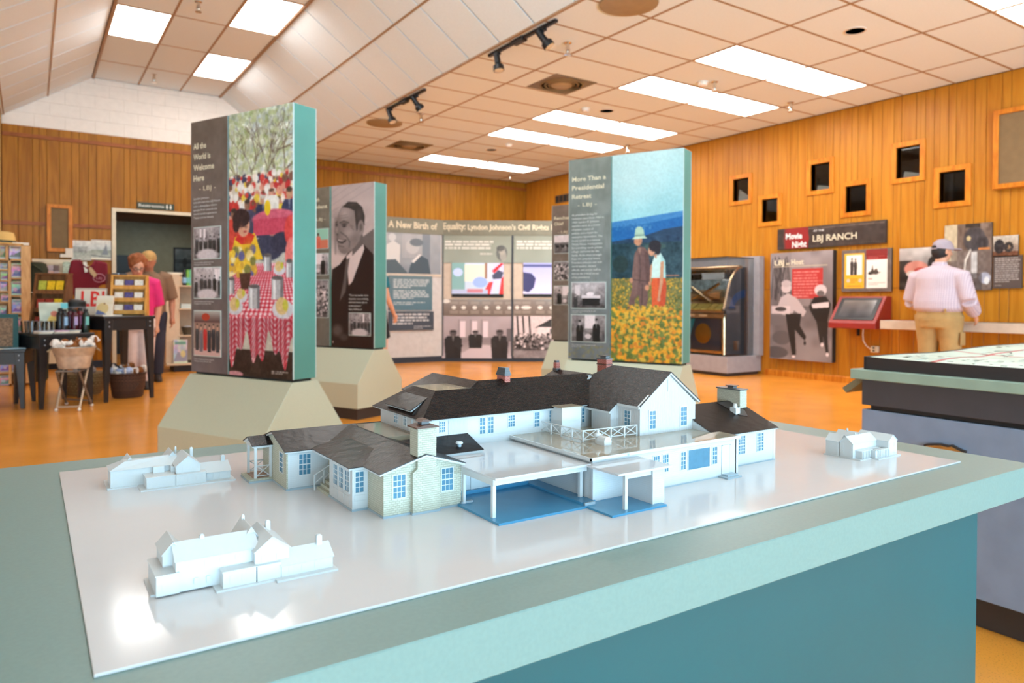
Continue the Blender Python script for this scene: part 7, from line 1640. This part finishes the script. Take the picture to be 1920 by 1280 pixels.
# ------------------------------------------------------------------ people
M_SKIN = pm('skin', S(214,158,128), .55, var=.04, vscale=30); M_SKIND = pm('skin_tanned', S(186,126,98), .55, var=.04, vscale=30)
def fused(name, b, mat, parent, vox=.011, smooth=4):
    """one continuous surface grown over overlapping shapes"""
    o = b.build(name, mat, None)
    md = o.modifiers.new('fuse', 'REMESH'); md.mode = 'VOXEL'; md.voxel_size = vox; md.use_smooth_shade = True
    sm = o.modifiers.new('soften', 'SMOOTH'); sm.iterations = smooth; sm.factor = .5
    dg = bpy.context.evaluated_depsgraph_get(); me = bpy.data.meshes.new_from_object(o.evaluated_get(dg)); me.name = name
    n = len(me.polygons); me.polygons.foreach_set('use_smooth', [True]*n)
    bpy.data.objects.remove(o); q = bpy.data.objects.new(name, me); COL.objects.link(q); q.parent = parent
    return q
def hand(b, w, d, side, s=1.0):
    """palm, four unequal curled fingers and a thumb from the palm's side; w = wrist, d = pointing direction, side = +x or -x of the body"""
    w = Vector(w); d = Vector(d).normalized(); a = Vector((side, .0, 0)); a = (a - d*a.dot(d)).normalized(); n = d.cross(a).normalized()*side   # a: out of the back of the hand
    f = n if n.y > 0 else -n                                         # towards the front of the body: thumb side
    b.tube([w, w+d*.03*s, w+d*.085*s], [(.024*s,.03*s),(.02*s,.04*s),(.016*s,.042*s)], 10)
    for k, L in enumerate((.072,.08,.074,.058)):
        r = .0095*s; p0 = w+d*.08*s+f*(.03-.02*k)*s; p1 = p0+d*L*.45*s-a*.006*s; p2 = p1+(d*.75-a*.55).normalized()*L*.35*s; p3 = p2+(d*.35-a*.8).normalized()*L*.3*s
        b.tube([p0-d*.02*s, p0, p1, p2, p3], [r,r,r*.95,r*.85,r*.6], 7)
    t0 = w+d*.025*s+f*.028*s; b.tube([t0, t0+(d*.6+f*.7-a*.2).normalized()*.035*s, t0+(d*.9+f*.45-a*.35).normalized()*.072*s], [.014*s,.0115*s,.008*s], 7)
def body(parent, P, mat, s=1.0):
    """P: joints dict in metres, local: x right, y forward, z up"""
    b = MB(); hd = Vector(P['head']); nk = Vector(P['neck']); ch = Vector(P['chest']); pv = Vector(P['pelvis']); g = P.get('girth', 1.0)
    rz = Matrix.Rotation(P.get('turn', 0), 3, 'Z') @ Matrix.Rotation(P.get('nod', 0), 3, 'X')
    b.ell(hd, (.075,.096,.112), 20, 14, rot=rz).ell(hd+rz@Vector((0,.03,-.06)), (.055,.062,.055), 16, 10, rot=rz)
    b.tube([hd+rz@Vector((0,.088,.012)), hd+rz@Vector((0,.112,-.022)), hd+rz@Vector((0,.095,-.034))], [.010,.017,.012], 8)
    for q in (-1, 1): b.ell(hd+rz@Vector((q*.076,-.008,-.012)), (.012,.02,.032), 10, 8, rot=rz)
    b.tube([nk-Vector((0,0,.06)), nk, hd-Vector((0,0,.05))], [.072,.058,.056], 14)
    b.loft([(pv.x,pv.y,pv.z-.06,.14*g,.105*g),(pv.x,pv.y,pv.z,.165*g,.12*g),(pv.x,pv.y,pv.z+.12,.15*g,.115*g),(ch.x,ch.y,ch.z-.12,.155*g,.12*g),(ch.x,ch.y,ch.z,.165*g,.12*g),(ch.x,ch.y,ch.z+.1,.16*g,.1*g),(nk.x,nk.y,nk.z-.03,.08,.075)], 20)
    for sd in ('L', 'R'):
        sh, el, wr = (Vector(v) for v in P['arm'+sd]); q = 1 if sd == 'R' else -1
        b.tube([sh-Vector((q*.05,0,-.01)), sh, sh+(el-sh)*.5, el], [.06,.058,.05,.042], 12); b.tube([el, el+(wr-el)*.35, wr], [.042,.041,.028], 12)
        hand(b, wr, P.get('hd'+sd, (wr-el)), q)
        hp_, kn, an = (Vector(v) for v in P['leg'+sd])
        b.tube([hp_+Vector((0,0,.04)), hp_, hp_+(kn-hp_)*.5, kn], [.085,.088,.074,.056], 14); b.tube([kn, kn+(an-kn)*.3+Vector((0,-.012,0)), an], [.056,.058,.036], 12)
        b.tube([an+Vector((0,-.04,-.04)), an+Vector((0,.05,-.05)), an+Vector((0,.15,-.06))], [(.035,.035),(.04,.03),(.035,.018)], 10)
    o = fused('body', b, mat, parent, P.get('vox', .011), 3)
    E_ = pm('eye_white', S(230,226,220), .3); I_ = pm('eye_dark', S(50,36,30), .3); Lp = pm('lips', S(176,96,86), .5)
    for q in (-1, 1):
        e = MB().ell(hd+rz@Vector((q*.031,.079,.008)), (.013,.010,.008), 10, 6).build('eye', E_, o, smooth=True); MB().ell(hd+rz@Vector((q*.031,.0875,.008)), (.006,.004,.006), 8, 6).build('iris', I_, o)
        MB().tube([hd+rz@Vector((q*.015,.089,.028)), hd+rz@Vector((q*.045,.080,.028))], .004, 5).build('eyebrow', P.get('hairmat', I_), o)
    MB().tube([hd+rz@Vector((-.024,.080,-.062)), hd+rz@Vector((0,.092,-.060)), hd+rz@Vector((.024,.080,-.062))], .0055, 6).build('mouth', Lp, o, smooth=True)
    return o, hd, rz
def shoes(parent, P, mat, sole):
    for sd in ('L', 'R'):
        an = Vector(P['leg'+sd][2]); z0 = an.z-.085
        o = MB().loft([(an.x,an.y+.05,z0+.02,.05,.145),(an.x,an.y+.05,z0+.045,.048,.138),(an.x,an.y+.02,z0+.075,.045,.095),(an.x,an.y,z0+.105,.04,.055)], 18).build('shoe', mat, parent, smooth=True)
        MB().loft([(an.x,an.y+.05,z0,.052,.148),(an.x,an.y+.05,z0+.022,.052,.148)], 18).build('sole', sole, o)
def trousers(parent, P, mat, upto=1.0, name='trousers', ease=.02):
    """upto: 1 = full length, .5 = to the knee"""
    pv = Vector(P['pelvis']); g = P.get('girth', 1.0); b = MB()
    b.loft([(pv.x,pv.y,pv.z-.10,.145*g+ease,.115*g+ease),(pv.x,pv.y,pv.z,.168*g+ease,.128*g+ease),(pv.x,pv.y,pv.z+.10,.155*g+ease,.118*g+ease)], 22)
    for sd in ('L', 'R'):
        hp_, kn, an = (Vector(v) for v in P['leg'+sd]); b.tube([hp_+Vector((0,0,.06)), hp_-Vector((0,0,.03)), hp_+(kn-hp_)*.6], [.10*g+ease*.6,.098*g**.5+ease,.082+ease], 16)
        if upto > .6: b.tube([hp_+(kn-hp_)*.55, kn, kn+(an-kn)*.5, an+Vector((0,0,.01))], [.083+ease,.07+ease,.06+ease,.052+ease], 16)
        else: b.tube([hp_+(kn-hp_)*.55, hp_+(kn-hp_)*.92], [.083+ease,.082+ease], 16)
    return fused(name, b, mat, parent, .013, 3)
def shirt(parent, P, mat, sleeve=1.0, name='shirt', ease=.018, hem=-.02, blouse=0.0):
    pv = Vector(P['pelvis']); ch = Vector(P['chest']); nk = Vector(P['neck']); g = P.get('girth', 1.0); b = MB()
    h0 = pv.z+.10+hem
    b.loft([(pv.x,pv.y,h0,.15*g+ease,.118*g+ease),(pv.x,pv.y,h0+.04,.158*g+ease+blouse,.125*g+ease+blouse),(pv.x,pv.y,h0+.12,.157*g+ease+blouse,.125*g+ease+blouse),(ch.x,ch.y,ch.z-.1,.16*g+ease,.125*g+ease),(ch.x,ch.y,ch.z+.02,.168*g+ease,.12*g+ease),(ch.x,ch.y,ch.z+.085,.172*g+ease,.10*g+ease),(ch.x,ch.y,ch.z+.125,.135*g+ease,.082*g+ease),(nk.x,nk.y,nk.z-.03,.085+ease,.075+ease*.6),(nk.x,nk.y,nk.z-.005,.066,.064)], 24)
    for sd in ('L', 'R'):
        sh, el, wr = (Vector(v) for v in P['arm'+sd]); q = 1 if sd == 'R' else -1
        pts = [sh-Vector((q*.07,0,-.005)), sh, sh+(el-sh)*.5]; rad = [.066+ease,.066+ease,.058+ease]
        if sleeve > .45: pts.append(el); rad.append(.052+ease)
        b.tube(pts, rad, 16)
        if sleeve > .6: e2 = el+(wr-el)*min(1, (sleeve-.5)*2); b.tube([el-(wr-el)*.02, el+(e2-el)*.5, e2], [.052+ease,.05+ease,.04+ease], 14)
    return fused(name, b, mat, parent, .012, 3)
def grid_shirt_mat():
    mt = pm('checked_shirt', S(206,192,200), .8, var=.02); nt = mt.node_tree; bs = nt.nodes['Principled BSDF']; src = bs.inputs['Base Color'].links[0].from_socket
    tc = nd(nt, 'ShaderNodeTexCoord'); sp = nd(nt, 'ShaderNodeSeparateXYZ'); nt.links.new(tc.outputs['Object'], sp.inputs[0]); fac = None
    for ax, pitch in ((0,.021),(2,.021)):
        d = nd(nt, 'ShaderNodeMath', operation='DIVIDE'); d.inputs[1].default_value = pitch; nt.links.new(sp.outputs[ax], d.inputs[0]); f = nd(nt, 'ShaderNodeMath', operation='FRACT'); nt.links.new(d.outputs[0], f.inputs[0]); l = nd(nt, 'ShaderNodeMath', operation='LESS_THAN'); l.inputs[1].default_value = .22; nt.links.new(f.outputs[0], l.inputs[0])
        if fac is None: fac = l
        else: m_ = nd(nt, 'ShaderNodeMath', operation='MAXIMUM'); nt.links.new(fac.outputs[0], m_.inputs[0]); nt.links.new(l.outputs[0], m_.inputs[1]); fac = m_
    s_ = nd(nt, 'ShaderNodeMath', operation='MULTIPLY'); s_.inputs[1].default_value = .5; nt.links.new(fac.outputs[0], s_.inputs[0])
    mx = nd(nt, 'ShaderNodeMix', data_type='RGBA'); nt.links.new(s_.outputs[0], mx.inputs['Factor']); nt.links.new(src, mx.inputs['A']); mx.inputs['B'].default_value = S(136,108,146); nt.links.new(mx.outputs['Result'], bs.inputs['Base Color'])
    return mt
M_CAPL = pm('lavender_grey_cap', S(166,154,164), .9, bump=.2, bscale=300); M_HAIRD = pm('dark_hair', S(34,28,28), .7, bump=.6, bscale=120); M_KHAKI = pm('khaki_cotton', S(176,144,92), .85, var=.1, vscale=9, bump=.3, bscale=14); M_BELT = pm('black_belt', S(36,30,28), .4)
# man at the ledge, seen from behind
P = dict(head=(.015,.03,1.655), neck=(0,.005,1.51), chest=(0,-.005,1.33), pelvis=(0,0,.905), girth=1.28, turn=-.5, nod=-.12, vox=.010, hairmat=M_HAIRD,
         armR=((.235,-.015,1.36),(.325,-.04,1.10),(.31,.14,.945)), armL=((-.235,-.015,1.36),(-.315,.0,1.10),(-.25,.19,1.02)), hdR=(-.05,.3,-.35), hdL=(.3,.8,-.3),
         legR=((.11,0,.88),(.125,.02,.48),(.13,-.02,.085)), legL=((-.11,0,.88),(-.125,.02,.48),(-.135,-.02,.085)))
t = thing('person', 'man in a lavender cap, checked white shirt and khaki trousers standing at the ledge', 'person', (8.40, 4.03, 0), -PI/2)
o, hd, rz = body(t, P, M_SKIN); trousers(t, P, M_KHAKI, ease=.026); sh_ = shirt(t, P, grid_shirt_mat(), .92, ease=.03, hem=-.03, blouse=.028); shoes(t, P, M_KICK, M_DARK)
g = 1.28; MB().loft([(0,0,.975,.157*g+.022,.12*g+.022),(0,0,1.01,.156*g+.022,.119*g+.022)], 26).build('belt', M_BELT, t)
for x in (-.05,.0,.15): MB().box(x-.008,x+.008,-(.12*g+.03),-(.12*g+.018),.97,1.015).build('belt_loop', M_KHAKI, t)
MB().box(-.075,.055,-.186,-.180,.885,.9).box(.245,.252,-.05,.05,.62,.76).build('pocket_flap', M_KHAKI, t)
b = MB().loft([(0,.005,1.485,.083,.078),(0,.0,1.515,.075,.07),(0,.0,1.53,.068,.066)], 20); b.build('collar', MATS['checked_shirt'], t, smooth=True)
cm = Matrix.Translation(hd) @ rz.to_4x4()
MB().ell((0,-.012,.0),(.082,.098,.09), 20, 12).build('hair', M_HAIRD, t, smooth=True, mtx=Matrix.Translation(hd+rz@Vector((0,-.012,-.012))) @ rz.to_4x4())
b = MB(); rings = [(0,0,.015,.092,.114),(0,0,.05,.092,.112),(0,-.003,.085,.084,.1),(0,-.004,.115,.06,.072),(0,-.004,.13,.025,.03),(0,-.004,.133,.003,.003)]; b.loft(rings, 24)
cp = b.build('cap', M_CAPL, t, smooth=True, mtx=cm); MB().loft([(0,.135,.03,.078,.075),(0,.135,.038,.076,.073)], 20).build('peak', M_CAPL, cp, smooth=True, mtx=cm); MB().ell((0,-.105,.03),(.04,.012,.024), 14, 8).build('strap_opening', M_HAIRD, cp, mtx=cm); MB().tube([(-.05,-.107,.012),(0,-.119,.01),(.05,-.107,.012)], .006, 6).build('strap', M_CAPL, cp, mtx=cm); MB().lathe([(.008,.132),(.006,.138),(0,.139)], n=10).build('button', M_CAPL, cp, mtx=cm)
# woman behind the card rack
M_PINK = pm('pink_knit', S(226,44,120), .8); M_WPANT = pm('white_trousers', S(236,214,206), .8, bump=.3, bscale=12); M_AUB = pm('auburn_hair', S(150,84,44), .8, bump=.8, bscale=60)
P = dict(head=(0,.045,1.475), neck=(0,0,1.35), chest=(0,0,1.18), pelvis=(0,0,.80), girth=1.02, turn=.15, nod=-.5, vox=.011, hairmat=M_AUB,
         armR=((.175,0,1.27),(.225,-.02,1.0),(.15,.2,.98)), armL=((-.175,0,1.27),(-.23,-.03,1.0),(-.2,.03,.76)), hdL=(0,.1,-1),
         legR=((.085,0,.78),(.09,.02,.43),(.09,-.02,.085)), legL=((-.085,0,.78),(-.09,.02,.43),(-.09,-.02,.085)))
pw = ony(258, 600, 9.75); t = thing('person', 'auburn haired woman in glasses, pink top and white trousers looking down', 'person', (pw.x, 9.75, 0), PI-.1)
o, hd, rz = body(t, P, M_SKIN); trousers(t, P, M_WPANT, ease=.022); shirt(t, P, M_PINK, .5, ease=.02, hem=-.14); shoes(t, P, M_KICK, M_DARK)
b = MB(); rr = random.Random(3)
b.ell(hd+rz@Vector((0,-.03,.03)), (.10,.10,.105), 16, 10)
for k in range(46):
    a, e = rr.uniform(0, 2*PI), rr.uniform(-.2, 1.4); v = Vector((math.cos(a)*math.cos(e)*.1, math.sin(a)*math.cos(e)*.095-.03, math.sin(e)*.105+.03))
    if v.y > .045 and v.z < .06: continue
    b.ell(hd+rz@v, (.026,.026,.026), 8, 6)
fused('hair', b, M_AUB, t, .012, 2)
gm = Matrix.Translation(hd) @ rz.to_4x4(); b = MB()
for q in (-1, 1): b.tube([(q*.033+.022*math.cos(a*PI/8), .098, .006+.018*math.sin(a*PI/8)) for a in range(17)], .003, 5).tube([(q*.055,.096,.01),(q*.078,.0,.005)], .003, 5)
b.tube([(-.012,.1,.008),(.012,.1,.008)], .003, 5).build('glasses', M_DARK, t, mtx=gm)
# man behind her
M_STRIPE = uvstripe('brown_striped_shirt', S(134,104,80), .02, 'u', .85, .2, .001, .35); M_TANCAP = pm('tan_cap', S(190,150,92), .9)
P = dict(head=(0,.03,1.585), neck=(0,0,1.45), chest=(0,0,1.27), pelvis=(0,0,.87), girth=1.1, turn=-.35, nod=-.2, vox=.012,
         armR=((.2,0,1.36),(.27,-.02,1.08),(.26,.1,.84)), armL=((-.2,0,1.36),(-.28,-.02,1.08),(-.27,.1,.84)), hdR=(0,.2,-1), hdL=(0,.2,-1),
         legR=((.1,0,.85),(.105,.02,.46),(.105,-.02,.085)), legL=((-.1,0,.85),(-.105,.02,.46),(-.105,-.02,.085)))
pw = ony(279, 600, 10.55); t = thing('person', 'man in a tan cap and brown striped shirt behind the auburn haired woman', 'person', (pw.x, 10.55, 0), PI-.05)
o, hd, rz = body(t, P, M_SKIND); trousers(t, P, pm('dark_jeans', S(52,54,70), .9)); shirt(t, P, M_STRIPE, .5, ease=.03, hem=-.12); shoes(t, P, M_KICK, M_DARK)
cm = Matrix.Translation(hd) @ rz.to_4x4()
cp = MB().loft(rings, 20).build('cap', M_TANCAP, t, smooth=True, mtx=cm); MB().loft([(0,.13,.025,.078,.07),(0,.13,.033,.076,.068)], 18).build('peak', M_TANCAP, cp, smooth=True, mtx=cm)
MB().ell((0,-.015,-.01),(.08,.092,.07), 16, 10).build('hair', M_HAIRD, t, smooth=True, mtx=cm)
# walker partly hidden by the portrait pylon
M_TEALS = pm('teal_jersey', S(0,106,122), .8); M_SHORT = pm('black_shorts', S(30,30,34), .85)
P = dict(head=(0,.03,1.62), neck=(0,0,1.48), chest=(0,0,1.30), pelvis=(0,0,.90), girth=1.08, vox=.010,
         armR=((.2,0,1.39),(.255,.04,1.12),(.25,.17,.88)), armL=((-.2,0,1.39),(-.25,-.08,1.12),(-.25,.02,.86)), hdR=(-.02,.3,-1), hdL=(0,.3,-1),
         legR=((.1,0,.88),(.105,.10,.48),(.105,.12,.085)), legL=((-.1,0,.88),(-.105,.0,.48),(-.105,-.28,.13)))
f = onz(749, 699, 0); t = thing('person', 'person in a teal shirt and black shorts walking behind the portrait pylon', 'person', (f.x-.33, f.y+.17, 0), -PI/2+.25)
o, hd, rz = body(t, P, M_SKIN); trousers(t, P, M_SHORT, .5, 'shorts', .024); shirt(t, P, M_TEALS, .4, ease=.022, hem=-.10); shoes(t, P, M_DARK, M_PW)
MB().ell((0,-.012,.02),(.084,.104,.105), 16, 10).build('hair', M_HAIRD, t, smooth=True, mtx=Matrix.Translation(hd+Vector((0,-.02,.015))))
